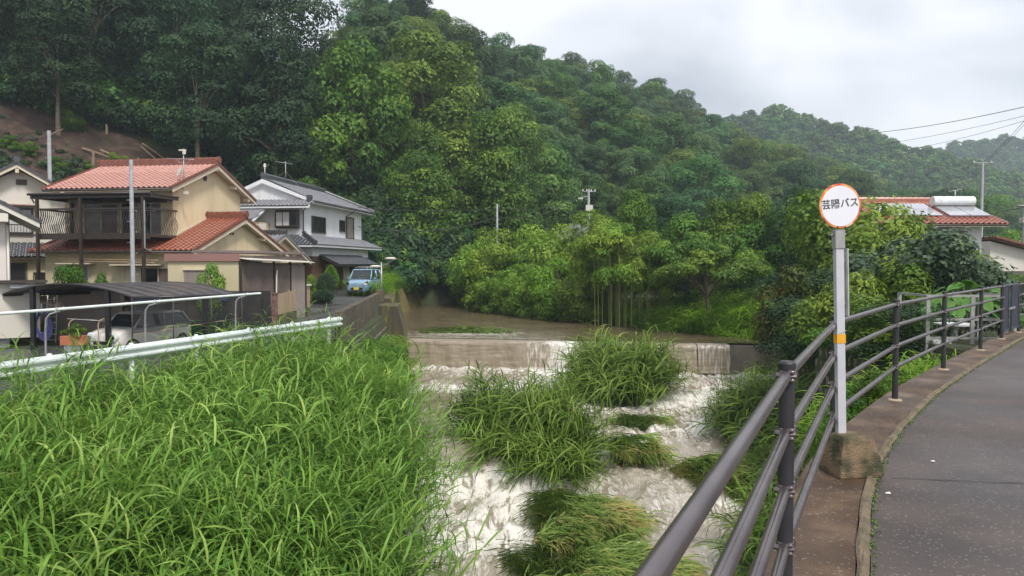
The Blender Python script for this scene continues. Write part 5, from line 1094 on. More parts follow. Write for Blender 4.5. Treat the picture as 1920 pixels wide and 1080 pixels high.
# ---- utility poles
def util_pole(x, y, zb, zt, r, label, name='utility_pole'):
    p = empty(name, (x, y, zb), 0, label, 'pole'); tube('shaft', m_concrete_pole, p, [(0, 0, -.3), (0, 0, zt - zb)], [r, r * .8], 12)
    z = 2.2; k = 0
    while z < zt - zb - .5: s = 1 if k % 2 else -1; tube('step_bolt', m_steel, p, [(s * r * .8, 0, z), (s * (r + .13), 0, z)], .012, 5); z += .45; k += 1
    return p
p1 = util_pole(px2x(249, 31.5), 31.5, -1.6, 5.9, .1, 'pale concrete pole rising in front of the balcony')
p2 = util_pole(px2x(97, 47), 47, -1.2, 9.9, .14, 'pale concrete pole with a cross-arm behind the off-white house'); tube('cross_arm', m_steel, p2, [(-1.0, 0, 6.6), (.95, -.1, 6.4)], .05); box('box', m_steel, p2, -.75, -.35, -.1, .1, 6.05, 6.5)
p3 = util_pole(px2x(932, 70), 70, -.6, py2z(383, 70), .13, 'slim concrete pole standing behind the riverside bushes'); box('bracket', m_steel, p3, .1, .5, -.05, .05, 4.9, 5.0)
p4 = util_pole(px2x(1103, 80), 80, 0, py2z(355, 80), .17, 'concrete pole with transformer and street lamp at the hill foot')
hh = py2z(358, 80); tube('cross_arm', m_steel, p4, [(-.7, 0, hh - .1), (.8, 0, hh - .1)], .06); box('transformer', m_offwhite, p4, -.3, .45, -.25, .25, py2z(396, 80), py2z(385, 80)); tube('lamp_arm', m_steel, p4, [(0, 0, py2z(369, 80)), (-.8, 0, py2z(370, 80))], .05); box('lamp', m_offwhite, p4, -1.1, -.6, -.12, .12, py2z(374, 80), py2z(371, 80))
for k in (-.6, -.2, .3, .7): box('insulator', m_offwhite, p4, k - .06, k + .06, -.05, .05, hh - .05, hh + .15)
p5 = util_pole(px2x(1838, 62), 62, 0, py2z(303, 62), .14, 'tall concrete pole behind the red-roofed house on the right'); hh = py2z(307, 62); tube('cross_arm', m_steel, p5, [(-.8, 0, hh), (.9, 0, hh)], .05); [box('insulator', m_offwhite, p5, k - .05, k + .05, -.04, .04, hh + .04, hh + .2) for k in (-.7, .75)]
p6 = util_pole(px2x(1919, 46), 46, 0, py2z(384, 46), .13, 'grey pole at the right edge of the picture beside the brown roof'); tube('cross_arm', m_steel, p6, [(-.5, 0, py2z(386, 46)), (.5, 0, py2z(386, 46))], .05); box('transformer', m_offwhite, p6, -.2, .2, -.2, .2, py2z(418, 46), py2z(408, 46))
tw = empty('radio_mast', (px2x(1616, 425), 425, py2z(252, 425) - 8), 0, 'tiny red and white lattice mast on the far ridge', 'mast')
for i in range(6): tube('segment', m_white if i % 2 else m_fascia, tw, [(0, 0, i * 2.0), (0, 0, i * 2.0 + 2.0)], .38, 5)
m_wire = M('black_cable', (.03, .03, .032), None, rough=.6)
def wire(P0, P1, sag, r, label):
    P0, P1 = Vector(P0), Vector(P1); pts = [P0.lerp(P1, t) - Vector((0, 0, sag * 4 * t * (1 - t))) for t in np.linspace(0, 1, 17)]
    return tag(tube('overhead_wire', m_wire, None, pts, r, 5), label, 'wire')
def PT(px, py, d): return (px2x(px, d), d, py2z(py, d))
wire(PT(1640, 250, 62), PT(1960, 192, 40), .2, .02, 'topmost overhead wire against the clouds at upper right'); wire(PT(1660, 270, 62), PT(1960, 208, 40), .15, .012, 'second overhead wire below the top one at upper right')
wire(PT(1690, 283, 62), PT(1960, 214, 44), .2, .012, 'third overhead wire above the far ridge at right'); wire(PT(1838, 305, 62), PT(1960, 170, 34), .3, .012, 'steep wire running up from the tall pole at right'); wire(PT(1850, 300, 62), PT(1960, 180, 34), .2, .010, 'second steep wire beside the steepest one at right')
wire(PT(672, 389, 58), PT(932, 392, 70), .25, .03, 'upper cable crossing in front of the dark wood to the slim pole'); wire(PT(672, 425, 58), PT(932, 407, 70), .8, .035, 'lower cable sagging in front of the dark wood to the slim pole'); wire(PT(932, 408, 70), PT(1060, 386, 80), .5, .03, 'cable from the slim pole towards the hill foot pole')
wire(PT(932, 390, 70), PT(1103, 362, 80), .8, .025, 'upper cable linking the slim pole and the transformer pole')
wire(PT(100, 257, 47), PT(470, 375, 47), .6, .02, 'thin cable slanting from the rear pole over the salmon roof'); wire(PT(-20, 250, 44), PT(97, 256, 47), .3, .02, 'thin cable reaching the rear pole from the left edge')
wire(PT(1884, 395, 46), PT(1960, 372, 40), .1, .02, 'cable above the brown roof at the right edge'); wire(PT(1862, 424, 40), PT(1919, 408, 46), .3, .02, 'sagging cable from the red-roofed house to the edge pole')
# ------------------------------------------------------------------ carport, screens, cars
m_cpr = M('smoked_carport_panel', (.055, .048, .05), (.075, .065, .065), 3, .35)
cp = empty('carport', (-12.33, 24.0, -1.6), 0, 'low black carport with an arched smoked roof and mesh screens', 'carport')
N0 = Vector((-12.33, 24.0, .42)); ax = Vector((2.43, 2.6, 0)); ar = Vector((-6.0, 2.6, 0)); o0 = Vector((-12.33, 24, -1.6)); RISE = .40
def cpt(t, s): return N0 + ax * s + ar * t + Vector((0, 0, RISE * (1 - (2 * t - 1) ** 2))) - o0
nP = 7
for k in range(nP):
    s0, s1 = k / nP + .006, (k + 1) / nP - .006; V = []; Fq = []; n = 20
    for i in range(n + 1): V += [cpt(i / n, s0), cpt(i / n, s1)]
    Fq = [(2 * i, 2 * i + 1, 2 * i + 3, 2 * i + 2) for i in range(n)]; o = MB().add(V, Fq).build('roof_panel', m_cpr, cp, True); md = o.modifiers.new('t', 'SOLIDIFY'); md.thickness = .02
for s in np.linspace(0, 1, nP + 1): tube('roof_rib', m_black, cp, [cpt(i / 20, s) - Vector((0, 0, .02)) for i in range(21)], .035 if s in (0, 1) else .018, 6)
for t in (0, 1): tube('eave_beam', m_black, cp, [cpt(t, 0) - Vector((0, 0, .04)), cpt(t, 1) - Vector((0, 0, .04))], .06, 8)
for t, s in ((.78, .03), (.78, .95), (.2, .03), (.2, .95), (.5, .98)): p = cpt(t, s); box('post', m_black, cp, p.x - .07, p.x + .07, p.y - .07, p.y + .07, -.1, p.z - .02)
def meshM(name, c, alpha):
    m = bpy.data.materials.new(name); m.use_nodes = True; N, L = nodes(m); b = N['Principled BSDF']; b.inputs['Base Color'].default_value = (*c, 1); b.inputs['Roughness'].default_value = .8
    tc = N.new('ShaderNodeTexCoord'); n = N.new('ShaderNodeTexNoise'); n.inputs['Scale'].default_value = 2; L.new(tc.outputs['Object'], n.inputs['Vector']); mr = N.new('ShaderNodeMapRange'); mr.inputs['To Min'].default_value = alpha - .12; mr.inputs['To Max'].default_value = min(1, alpha + .12); L.new(n.outputs['Fac'], mr.inputs[0]); L.new(mr.outputs[0], b.inputs['Alpha']); return m
m_mesh = meshM('black_shade_cloth', (.012, .012, .013), .62); m_blue = M('faded_blue_sheet', (.06, .10, .22), (.02, .03, .06), 5, .8, stretch=(2, 2, .3))
scr = empty('shade_screen', (-12.3, 24.1, -1.6), 0, 'black shade cloth screen hung along the near side of the carport', 'screen')
a0, b0 = Vector((-12.30, 23.9, 0)), Vector((-9.75, 26.65, 0)); n = 20; V = []; Fq = []
e_ = (b0 - a0)
for i in range(n + 1):
    p = a0 + e_ * (i / n); wv = Vector((.7, -.7, 0)) * .02 * math.sin(i * 1.3); V += [p + wv + Vector((0, 0, .38)) - scr.location, p - wv * 1.5 + Vector((0, 0, lerp(-.8, -.45, i / n))) - scr.location]
MB().add(V, [(2 * i, 2 * i + 1, 2 * i + 3, 2 * i + 2) for i in range(n)]).build('cloth', m_mesh, scr)
for i in (0, 7, 14, 20): p = a0 + e_ * (i / 20) - scr.location; tube('stake', m_dark, scr, [(p.x, p.y, 0), (p.x, p.y, 2.0)], .02, 6)
tube('hem', m_wood, scr, [V[1] , V[-1]], .012, 5)
rs = empty('shade_screen', (-13, 29.4, -1.6), 0, 'dark shade net with a torn blue strip at the back of the carport', 'screen')
MB().add([(-3.4, 0, 0), (3.2, .6, 0), (3.2, .6, 2.0), (-3.4, 0, 2.0)], [(0, 1, 2, 3)]).build('net', meshM('dense_black_net', (.010, .012, .014), .9), rs)
MB().add([(-2.4, -.05, 1.62), (1.6, .3, 1.62), (1.6, .3, 1.98), (-2.4, -.05, 1.98)], [(0, 1, 2, 3)]).build('blue_strip', m_blue, rs)
for x in (-3.4, -.1, 3.2): tube('stake', m_dark, rs, [(x, .05 + (x + 3.4) * .09, 0), (x, .05 + (x + 3.4) * .09, 2.1)], .03, 6)
# cars -------------------------------------------------------------
m_tyre = M('tyre_rubber', (.015, .015, .015), None, rough=.8); m_rim = M('grey_wheel', (.35, .35, .36), None, rough=.4, metal=.6)
m_chrome = M('chrome', (.6, .6, .6), None, rough=.15, metal=1)
def car(name, loc, rz, label, paint, L_, W_, H_, hood, beltz, ws0, ws1, rd=0.29, round_lamps=False, plate=None, rack=False):
    """front at y=0 facing -y; body runs towards +y"""
    rt_ = empty(name, loc, rz, label, 'car'); w = W_ / 2
    st = [(0, .24, hood - .22, .80), (.06, .2, hood - .12, .90), (.25, .17, hood - .03, .97), (ws0, .17, hood + .04, 1.0), (ws1, .17, beltz, 1.0), (L_ * .6, .17, beltz + .02, 1.0), (L_ - .25, .18, beltz + .03, .98), (L_ - .06, .22, beltz, .93), (L_, .3, beltz - .1, .87)]
    V = []; Fq = []
    for y, zb, zt, k in st:
        ww = w * k; V += [(-ww * .8, y, zb), (-ww, y, zb + .16), (-ww, y, (zb + zt) * .55), (-ww * .96, y, zt - .05), (-ww * .86, y, zt), (0, y, zt + .025), (ww * .86, y, zt), (ww * .96, y, zt - .05), (ww, y, (zb + zt) * .55), (ww, y, zb + .16), (ww * .8, y, zb)]
    n = 11
    for i in range(len(st) - 1):
        for k in range(n): Fq.append((i * n + k, i * n + (k + 1) % n, (i + 1) * n + (k + 1) % n, (i + 1) * n + k))
    Fq += [tuple(range(n)), tuple(range((len(st) - 1) * n, len(st) * n))[::-1]]
    o = MB().add(V, Fq).build('body', paint, rt_, True); sb = o.modifiers.new('s', 'SUBSURF'); sb.levels = sb.render_levels = 1
    # cabin: glass shell with painted pillars and roof
    tr = w * .80; ym = ws1; ye = L_ - .45
    gb = [(ws0 + .02, hood + .0, w * .88), (ym, H_ - .07, tr), (ye, H_ - .08, tr), (L_ - .12, beltz - .02, w * .88)]
    V = []; 
    b0_, b1_ = (ws0 + .02, hood + .02), (L_ - .12, beltz)
    V = [(-w * .90, b0_[0], b0_[1]), (w * .90, b0_[0], b0_[1]), (w * .92, b1_[0], b1_[1]), (-w * .92, b1_[0], b1_[1]), (-tr, ym, H_ - .08), (tr, ym, H_ - .08), (tr, ye, H_ - .09), (-tr, ye, H_ - .09)]
    MB().add(V, [(0, 1, 5, 4), (1, 2, 6, 5), (2, 3, 7, 6), (3, 0, 4, 7), (4, 5, 6, 7)]).build('glass', m_glass, rt_)
    rr_ = MB(); rr_.add([(-tr - .02, ym - .05, H_ - .07), (tr + .02, ym - .05, H_ - .07), (tr + .02, ye + .06, H_ - .08), (-tr - .02, ye + .06, H_ - .08), (-tr * .9, ym + .1, H_), (tr * .9, ym + .1, H_), (tr * .9, ye - .1, H_ - .01), (-tr * .9, ye - .1, H_ - .01)], [(3, 2, 1, 0), (0, 1, 5, 4), (1, 2, 6, 5), (2, 3, 7, 6), (3, 0, 4, 7), (4, 5, 6, 7)]); rr_.build('roof', paint, rt_, True)
    for s in (-1, 1):
        tube('pillar', paint, rt_, [(s * w * .91, ws0, hood + .01), (s * (tr + .005), ym, H_ - .07)], .035, 6); ymid = lerp(ym, ye, .5); tube('pillar', paint, rt_, [(s * w * .93, ymid, beltz), (s * (tr + .01), ymid, H_ - .07)], .04, 6); tube('pillar', paint, rt_, [(s * w * .93, L_ - .14, beltz), (s * (tr + .005), ye, H_ - .08)], .06, 6)
        q = MB(); q.tube([(0, 0, 0), (s * .1, .0, .02)], .02, 6); q.T = Matrix.Translation((s * .16, 0, .05)); q.lathe([(.03, -.06), (.075, -.03), (.08, .03), (.04, .06)], 10); q.build('mirror', paint, rt_, True, loc=(s * w * .93, ws0 + .35, beltz + .02))
        if round_lamps: q = MB(); q.T = Matrix.Translation((s * w * .70, .0, hood - .27)) @ Matrix.Rotation(R(90), 4, 'X'); q.lathe([(.155, -.12), (.155, .01), (.12, .035), (.05, .045)], 20); hl = q.build('headlight', m_white, rt_, True); q = MB(); q.T = Matrix.Translation((s * w * .70, -.03, hood - .27)) @ Matrix.Rotation(R(90), 4, 'X'); q.lathe([(.10, 0), (.09, .02), (.05, .03)], 16); q.build('lens', m_chrome, hl, True)
        else: q = MB(); q.prism([(s * w * .62, .03, hood - .16), (s * w * .93, .10, hood - .05), (s * w * .96, .14, hood - .28), (s * w * .66, .0, hood - .34)], (0, -.05, 0)); q.build('headlight', m_chrome, rt_, bevel=.01)
        for y in (.62, L_ - .58):
            q = MB(); q.T = Matrix.Translation((s * (w - .10), y, rd)) @ Matrix.Rotation(R(90), 4, 'Y'); q.lathe([(rd * .8, -.09), (rd, -.06), (rd, .08), (rd * .8, .105)], 20); wh = q.build('wheel', m_tyre, rt_, True)
            q = MB(); q.T = Matrix.Translation((s * (w - .09), y, rd)) @ Matrix.Rotation(R(90), 4, 'Y'); q.lathe([(rd * .62, -.1), (rd * .62, .1), (rd * .2, .11)], 14); q.build('rim', m_rim, wh, True)
    box('grille', m_black, rt_, -w * .5, w * .5, -.03, .03, .38, .50, bevel=.01); box('lower_intake', m_black, rt_, -w * .55, w * .55, -.025, .03, .26, .33, bevel=.01)
    if plate: box('number_plate', plate, rt_, -.19, .14, -.05, -.032, .37, .53)
    q = MB(); q.tube([(-.2, ws0 + .12, hood + .09), (-.45, ws0 + .42, hood + .36)], .008, 5); q.tube([(.2, ws0 + .12, hood + .09), (.0, ws0 + .45, hood + .38)], .008, 5); q.build('wiper', m_black, rt_)
    if rack:
        for y in (ym + .3, ye - .3): tube('rack_bar', m_steel, rt_, [(-tr, y, H_ + .09), (tr, y, H_ + .09)], .02, 6)
        for x in (-.35, .0, .3): box('rack_load', m_steel, rt_, x, x + .12, ym + .1, ye + .1, H_ + .11, H_ + .16)
    return rt_
m_blue_car = M('pale_blue_paint', (.27, .42, .58), None, rough=.25, coat=.8, metal=.3); m_white_car = M('ivory_car_paint', (.70, .67, .62), None, rough=.3, coat=.7)
car('blue_car', (px2x(675, 46.2), 45.2, float(level_left(46)) + .04), R(-5), 'small pale blue car with a roof rack parked nose-out beside the white house', m_blue_car, 3.4, 1.47, 1.64, .98, .98, .72, 1.25, plate=M('yellow_plate', (.65, .48, .04), (.7, .55, .1), 30, .5), rack=True)
car('ivory_car', (-13.85, 24.9, -1.62), R(-20), 'ivory round-lamped car parked under the black carport', m_white_car, 3.4, 1.47, 1.42, .90, .92, .72, 1.15, round_lamps=True)
# planter and small things by the carport
pl = empty('planter', (px2x(136, 23.6), 23.6, -1.62), 0, 'terracotta planter with leafy plant on a stand beside the ivory car', 'planter')
box('stand', m_steel, pl, -.25, .25, -.12, .12, 0, .52); box('trough', M('terracotta', (.42, .14, .07), (.35, .12, .06), 5, .8), pl, -.36, .36, -.16, .16, .52, .82, bevel=.015); lf = link('foliage', T_SMALL[0][1][1], pl, loc=(0, 0, .75), scale=(.35, .25, .25))
rk = empty('tube_rack', (px2x(155, 24.6), 24.6, -1.6), R(10), 'rusty tube frame rack standing left of the ivory car', 'rack')
for x in (-.45, .45): tube('leg', m_wood, rk, [(x, 0, 0), (x, 0, 1.1), (x + .08, 0, 1.22), (x + .2, 0, 1.26)], .022, 6)
tube('bar', m_steel, rk, [(-.5, 0, 1.27), (.7, 0, 1.18)], .018, 6)
hs_ = empty('hose_coil', (px2x(77, 26.8), 26.8, -1.55), 0, 'purple-blue hose coil hanging by the dark door', 'hose'); m_hose = M('violet_hose', (.13, .13, .36), (.1, .1, .28), 5, .5)
for k in range(5): tube('loop', m_hose, hs_, [((.22 + .02 * k) * math.cos(a), .03 * k, .95 + (.42 + .02 * k) * math.sin(a) - .05 * k) for a in np.linspace(0, 2 * math.pi, 18)], .022, 6)
box('bracket', m_steel, hs_, -.03, .03, -.02, .2, 1.25, 1.6)
dr = empty('shed_building', (-19.4, 28.6, -1.65), R(0), 'low dark store with a brown door and ladder behind the carport post', 'shed')
box('wall', m_offwhite, dr, -1.2, .2, 0, .2, 0, 2.0); box('door', m_sheet, dr, .25, 1.6, .02, .08, .1, 1.9); tube('handle', m_steel, dr, [(.35, -.02, .9), (.5, -.02, .9)], .03, 6); box('wall', m_sheet_grey, dr, 1.66, 4.2, .05, .2, 0, 2.1); box('roof', m_black, dr, -1.3, 4.4, -.3, .6, 2.12, 2.2)
ld = empty('ladder', (-17.75, 28.1, -1.6), 0, 'white aluminium ladder leaning by the brown door', 'ladder')
for x in (0, .36): tube('rail', m_white, ld, [(x, 0, 0), (x, .15, 1.9)], .018, 6)
for k in range(8): tube('rung', m_white, ld, [(0, .02 * k, .2 + .22 * k), (.36, .02 * k, .2 + .22 * k)], .014, 5)
gb_ = empty('waste_bin', (px2x(368, 28.2), 28.2, -1.6), R(10), 'dark green bin behind the shade cloth at the carport end', 'bin'); box('body', M('green_plastic', (.02, .09, .04), None, rough=.5), gb_, -.35, .35, -.3, .3, 0, .85, bevel=.03); box('lid', bpy.data.materials['green_plastic'], gb_, -.37, .37, -.32, .32, .86, .93, bevel=.02)
# gate pillars and board fence by the road
for px, d, lab in ((475, 32.4, 'flaking red gate pillar left of the dark gate gap'), (507, 33.2, 'flaking red gate pillar beside the board fence')):
    g = empty('gate_pillar', (px2x(px, d), d, -1.15), R(-8), lab, 'pillar'); box('shaft', m_brickp, g, -.24, .24, -.2, .2, -.1, 1.28, bevel=.01); box('cap', m_brickp, g, -.27, .27, -.23, .23, 1.28, 1.34, bevel=.01)
fn = empty('board_fence', (px2x(520, 33.6), 33.6, -1.1), math.atan2(40 - 33.6, px2x(580, 40) - px2x(520, 33.6)), 'pale board fence along the road in front of the taupe shed', 'fence')
Lf = math.hypot(40 - 33.6, px2x(580, 40) - px2x(520, 33.6)); k = 0
while k < Lf - .1: o = box('board', m_wood, fn, k, k + .19, -.03, .0, .28 + .0, 1.22 + random.uniform(-.01, .01) + k * .03); k += .2
for k in (-.02, Lf * .33, Lf * .66, Lf): box('post', m_steel if k < Lf else m_wood, fn, k, k + .07, .005, .09, -.1, 1.3 + k * .03)
box('base', m_dkc, fn, 0, Lf, -.05, .05, -.2, .26)
box('cap_rail', m_offwhite, fn, Lf * .66, Lf + .1, -.1, .1, 1.42, 1.5)
# water-level lamps on a post by the abutment
gp = empty('gauge_post', (px2x(715, 44), 44, -.6), 0, 'slim post carrying two flat white lamps beside the parapet end', 'post')
tube('post', m_steel, gp, [(0, 0, 0), (0, 0, 2.2)], .05); tube('arm', m_steel, gp, [(-.4, 0, 1.9), (.3, 0, 2.05), (.7, 0, 2.35)], .03)
for x, z in ((-.35, 1.95), (.55, 2.42)): q = MB(); q.T = Matrix.Translation((x, 0, z)); q.lathe([(.34, -.05), (.36, 0), (.2, .07)], 14); q.build('lamp_head', m_offwhite, gp, True)
# ---- red-roofed house on the right
D = House('red_roofed_house', (23.2, 36.6, -.9), R(1), 'white house with red tiled roof, solar panels and a solar water tank on the right')
D.box('wall', m_plaster, -4.9, 0, 0, 6, -.9, 3.55)
rf = D.put('roof', m_soffit, slab([(-5.4, -.7, 3.42), (.75, -.7, 3.42), (.35, 2.6, 4.72), (-5.4, 2.6, 4.72)], .12).prism([(-5.4, 2.6, 4.72), (.35, 2.6, 4.72), (.75, 6.5, 3.3), (-5.4, 6.5, 3.3)], (0, 0, -.12)))
sl_ = Vector((0, 3.3, 1.30)); tiles(D, rf, (-5.4, -.76, 3.42), (1, 0, 0), sl_, 6.1, sl_.length, m_tile_red, parts=300, keep=lambda u, s: u < 6.15 - s * .11)
ridge(D, (-5.4, 2.6, 4.76), (.4, 2.6, 4.76), .22, .26, m_tile_red); verge(D, (.68, -.75, 3.45), (.3, 2.6, 4.75), m_tile_red, .12)
D.tube('gutter', m_dark, [(-5.4, -.82, 3.36), (.7, -.82, 3.36)], .045)
D.window('F', -3.6, -1.4, 1.2, 3.0, 0, 2); D.box('window_hood', m_dark, -4.2, -1.0, -.45, -.005, 3.02, 3.12); D.box('shutter', m_offwhite, -1.3, -.9, -.12, -.02, 1.1, 3.0)
m_pv = M('pale_reflecting_panel', (.30, .30, .34), (.36, .36, .40), .6, .18, coat=1)
nrm = Vector((0, -.366, .93)); up = Vector((0, .93, .366))
def onroof(x0, x1, s0, s1, z, t, name, mat, par=None):
    O = Vector((0, -.7, 3.42)); p = [O + Vector((x, 0, 0)) + up * s + nrm * z for x, s in ((x0, s0), (x1, s0), (x1, s1), (x0, s1))]; return MB().prism(p, nrm * t)
pv = empty('solar_array', (19.2, 36.6, 3.4), 0, 'row of pale solar panels lying on the red tiled roof', 'solar panel')
for i in range(3):
    x0 = -4.75 + i * .98
    for j in range(2): o = onroof(x0, x0 + .95, .95 + j * 1.0, 1.9 + j * 1.0, .12, .04, '', None).build('panel', m_pv, pv); o.matrix_basis = Matrix.Translation((23.2 - 19.2, 0, -3.4))
wt = empty('solar_water_heater', (22, 36.6, 3.5), 0, 'white solar water heater with tank near the right end of the red roof', 'water heater')
for i in range(2): x0 = -1.55 + i * 1.02; o = onroof(x0, x0 + .98, .85, 2.3, .12, .07, '', None).build('collector', m_pv, wt); o.location = (1.2, 0, -3.5)
q = MB(); c = Vector((0, -.7, 3.42)) + up * 2.55 + nrm * .38; q.tube([c + Vector((-1.6, 0, 0)), c + Vector((.5, 0, 0))], .26, 20); q.build('tank', m_white, wt, True, loc=(1.2, 0, -3.5))
for x in (-1.25, -1.1): pass
q = MB(); q.T = Matrix.Translation(c + Vector((-1.28, -.24, .1))) @ Matrix.Rotation(R(70), 4, 'X') @ Matrix.Scale(1.7, 4, (1, 0, 0)); q.lathe([(.07, 0), (.06, .012)], 14); q.build('emblem', m_steel, wt, loc=(1.2, 0, -3.5))
q = MB(); q.T = Matrix.Translation(Vector((-1.3, -.7, 3.42)) + up * 1.5 + nrm * .195) @ Matrix.Rotation(R(21), 4, 'X') @ Matrix.Scale(1.7, 4, (1, 0, 0)); q.lathe([(.07, 0), (.06, .008)], 14); q.build('emblem', m_steel, wt, loc=(1.2, 0, -3.5))
an3 = empty('tv_antenna', (px2x(1788, 39), 39, 4.7), 0, 'small tv antenna on the ridge beside the white tank', 'antenna'); tube('mast', m_steel, an3, [(0, 0, 0), (0, 0, .65)], .03); tube('boom', m_steel, an3, [(-.35, 0, .6), (.35, 0, .7)], .02); [tube('element', m_steel, an3, [(x, 0, .55), (x, 0, .8)], .012, 4) for x in (-.33, .12, .33)]
E = House('brown_roofed_outbuilding', (px2x(1930, 41), 41, -.6), R(0), 'outbuilding with a dark brown tiled gable roof at the right edge behind the shrubs')
E.put('wall', m_offwhite, MB().prism([(-2.2, 0, -.6), (3.8, 0, -.6), (3.8, 0, 1.3), (-2.2, 0, 2.75)], (0, 4, 0))); e1 = E.put('roof', m_brownwood, MB().prism([(-2.2, -.4, 2.95), (4.2, -.4, 1.25), (4.2, -.4, 1.13), (-2.2, -.4, 2.83)], (0, 5, 0)))
sl_ = Vector((-6.4, 0, 1.7)); tiles(E, e1, (4.2, -.4, 1.26), (0, 1, 0), sl_, 5, sl_.length, M('brown_tile', (.14, .055, .04), (.2, .09, .06), 6, .45)); verge(E, (4.2, -.5, 1.3), (-2.2, -.5, 2.98), bpy.data.materials['brown_tile'], .1); E.box('lower_wall', m_sheet, -2.2, 3.5, -.06, -.005, -.6, 1.1)
# roof glimpsed among the bushes
G = House('hidden_house', (px2x(1075, 60), 62, -.6), R(0), 'grey roof corner showing among the riverside bushes', 'house'); G.put('roof', m_steel, MB().prism([(-2.2, 0, 3.0), (0, 0, py2z(419, 62)), (2.6, 0, py2z(419, 62)), (2.6, 0, 3.0)], (0, 3, 0))); G.box('wall', m_offwhite, -2, 2.5, .2, 2.8, -.6, 2.99)
# ---- landing with rails, table and boxes below the path at the right
dk = empty('river_landing', (px2x(1822, 16.6), 17.0, -.5), R(-6), 'small concrete landing with pale square rails behind the bridge railing', 'landing')
m_alu = M('weathered_aluminium', (.36, .36, .34), (.28, .28, .26), 6, .5)
box('slab', m_block, dk, -.95, 1.0, -.5, 1.2, -.12, .0)
for x, y in ((-.9, -.45), (.05, -.45), (.75, -.45), (.95, -.45), (-.9, 1.1), (.95, 1.1)): box('post', m_alu, dk, x - .04, x + .04, y - .03, y + .03, 0, 1.28)
for z in (1.25, .72, .30): box('rail', m_alu, dk, -.94, .99, -.47, -.43, z, z + .05); 
for x in (-.9, .95): box('rail', m_alu, dk, x - .02, x + .02, -.41, 1.07, 1.25, 1.3)
tb = empty('white_stand', (dk.location.x + .05, 17.3, -.5), 0, 'white pedestal stand with a flat round top on the landing', 'stand'); q = MB(); q.lathe([(.12, 0), (.08, .1), (.07, .45), (.15, .52), (.42, .56), (.42, .6)], 16); q.build('pedestal', m_white, tb, True)
for dx, lab in ((-.62, 'white box at the near left corner of the landing'), (.75, 'white box at the near right corner of the landing')):
    wb_ = empty('white_box', (dk.location.x + dx, 16.75, -.5), 0, lab, 'box'); box('tub', m_white, wb_, -.2, .2, -.15, .15, 0, .24, bevel=.015); box('lid', m_white, wb_, -.21, .21, -.16, .16, .24, .27)
for dx, lab in ((.35, 'left of two orange balls on the landing'), (.5, 'right of two orange balls on the landing')): q = MB(); q.lathe([(.02, 0), (.07, .02), (.09, .08), (.07, .14), (.02, .16)], 12); tag(q.build('orange_ball', M('orange_plastic', (.7, .25, .06), None, rough=.5), smooth=True, loc=(dk.location.x + dx, 17.0, -.5)), lab, 'ball')
fb = empty('white_tray', (4.15, 23.1, -4.12), R(12), 'white foam tray lying on the small flattened reed patch', 'tray'); q = MB(); q.box(-.15, .15, -.09, .09, 0, .05); q.build('tray', m_paper, fb, bevel=.01)
# ---- rocks under the water edge
for (x, y, z, s, lab) in ((-3.05, 19.0, -4.95, .45, 'brown rock at the water edge beside the big reed bank'), (-3.3, 19.9, -4.8, .4, 'dark rock just upstream of the brown rock'), (9.1, 17.2, -4.7, .6, 'dark boulder at the foot of the right stone wall')):
    bm = bmesh.new(); bmesh.ops.create_icosphere(bm, subdivisions=3, radius=s); rr = random.Random(int(x * 9))
    for v in bm.verts: v.co *= 1 + .35 * (float(fbm(v.co.x * 3 + x, v.co.y * 3 + v.co.z * 2.3, 3)) - .5) * 2; v.co.z *= .7
    me = bpy.data.meshes.new('rock'); bm.to_mesh(me); bm.free(); me.materials.append(M('wet_brown_rock', (.10, .06, .04), (.16, .10, .065), 4, .45, bump=.5)); tag(link('rock', me, loc=(x, y, z)), lab, 'rock')

# ------------------------------------------------------------------ bare slope: stumps, logs, shrubs
m_cut = M('pale_cut_wood', (.20, .14, .09), (.26, .19, .12), 8, .8)
def zg(x, y): return float(ground_z(np.array([x]), np.array([y]))[0])
m_bare = M('bare_brown_soil', (.028, .017, .012), (.075, .045, .03), 1.2, .95, bump=.9, bscale=5, c3=(.045, .027, .018))
PXg, DDg = np.meshgrid(np.linspace(-120, 430, 100), np.linspace(50.5, 70, 70)); xx = px2x(PXg, DDg); yy = DDg + (fbm(PXg * .02, DDg * .3) - .5) * 2.5
zz = ground_z(xx, yy) + .12 + (fbm(xx * 1.4, yy * 1.4, 4) - .5) * .5 - .5 * smooth((PXg - 390) / 40) - .5 * smooth((52.5 - DDg) / 2) - .4 * smooth((DDg - 68.5) / 1.5)
tag(link('bare_slope', grid_mesh('bare_slope', xx, yy, zz, m_bare)), kind='structure')
def on_slope(px, py):
    for d in np.arange(49, 70, .25):
        x = px2x(px, d); z = zg(x, d)
        if 495 - (z - CAMZ) * F / d < py: return x, d, z
    return px2x(px, 60), 60, zg(px2x(px, 60), 60)
for px, py, h, lab in ((193, 237, .5, 'short pale stump highest on the bare slope'), (204, 256, 1.0, 'pale stump post in the upper middle of the bare slope'), (178, 310, 1.3, 'tallest pale stump above the salmon ridge'), (195, 292, .5, 'thin stump right of the tallest stump'), (248, 235, .45, 'small stump near the shade edge of the slope'), (262, 243, .4, 'small stump at the upper right of the slope'), (113, 322, .7, 'leaning stump beside the rear pole'), (262, 308, .5, 'reddish stump just above the salmon ridge')):
    x, y, z = on_slope(px, py); s = empty('stump', (x, y, z - .1), 0, lab, 'stump'); tube('wood', m_cut, s, [(0, 0, 0), (.05, 0, h * .6), (.02, 0, h)], [.13, .11, .10], 8)
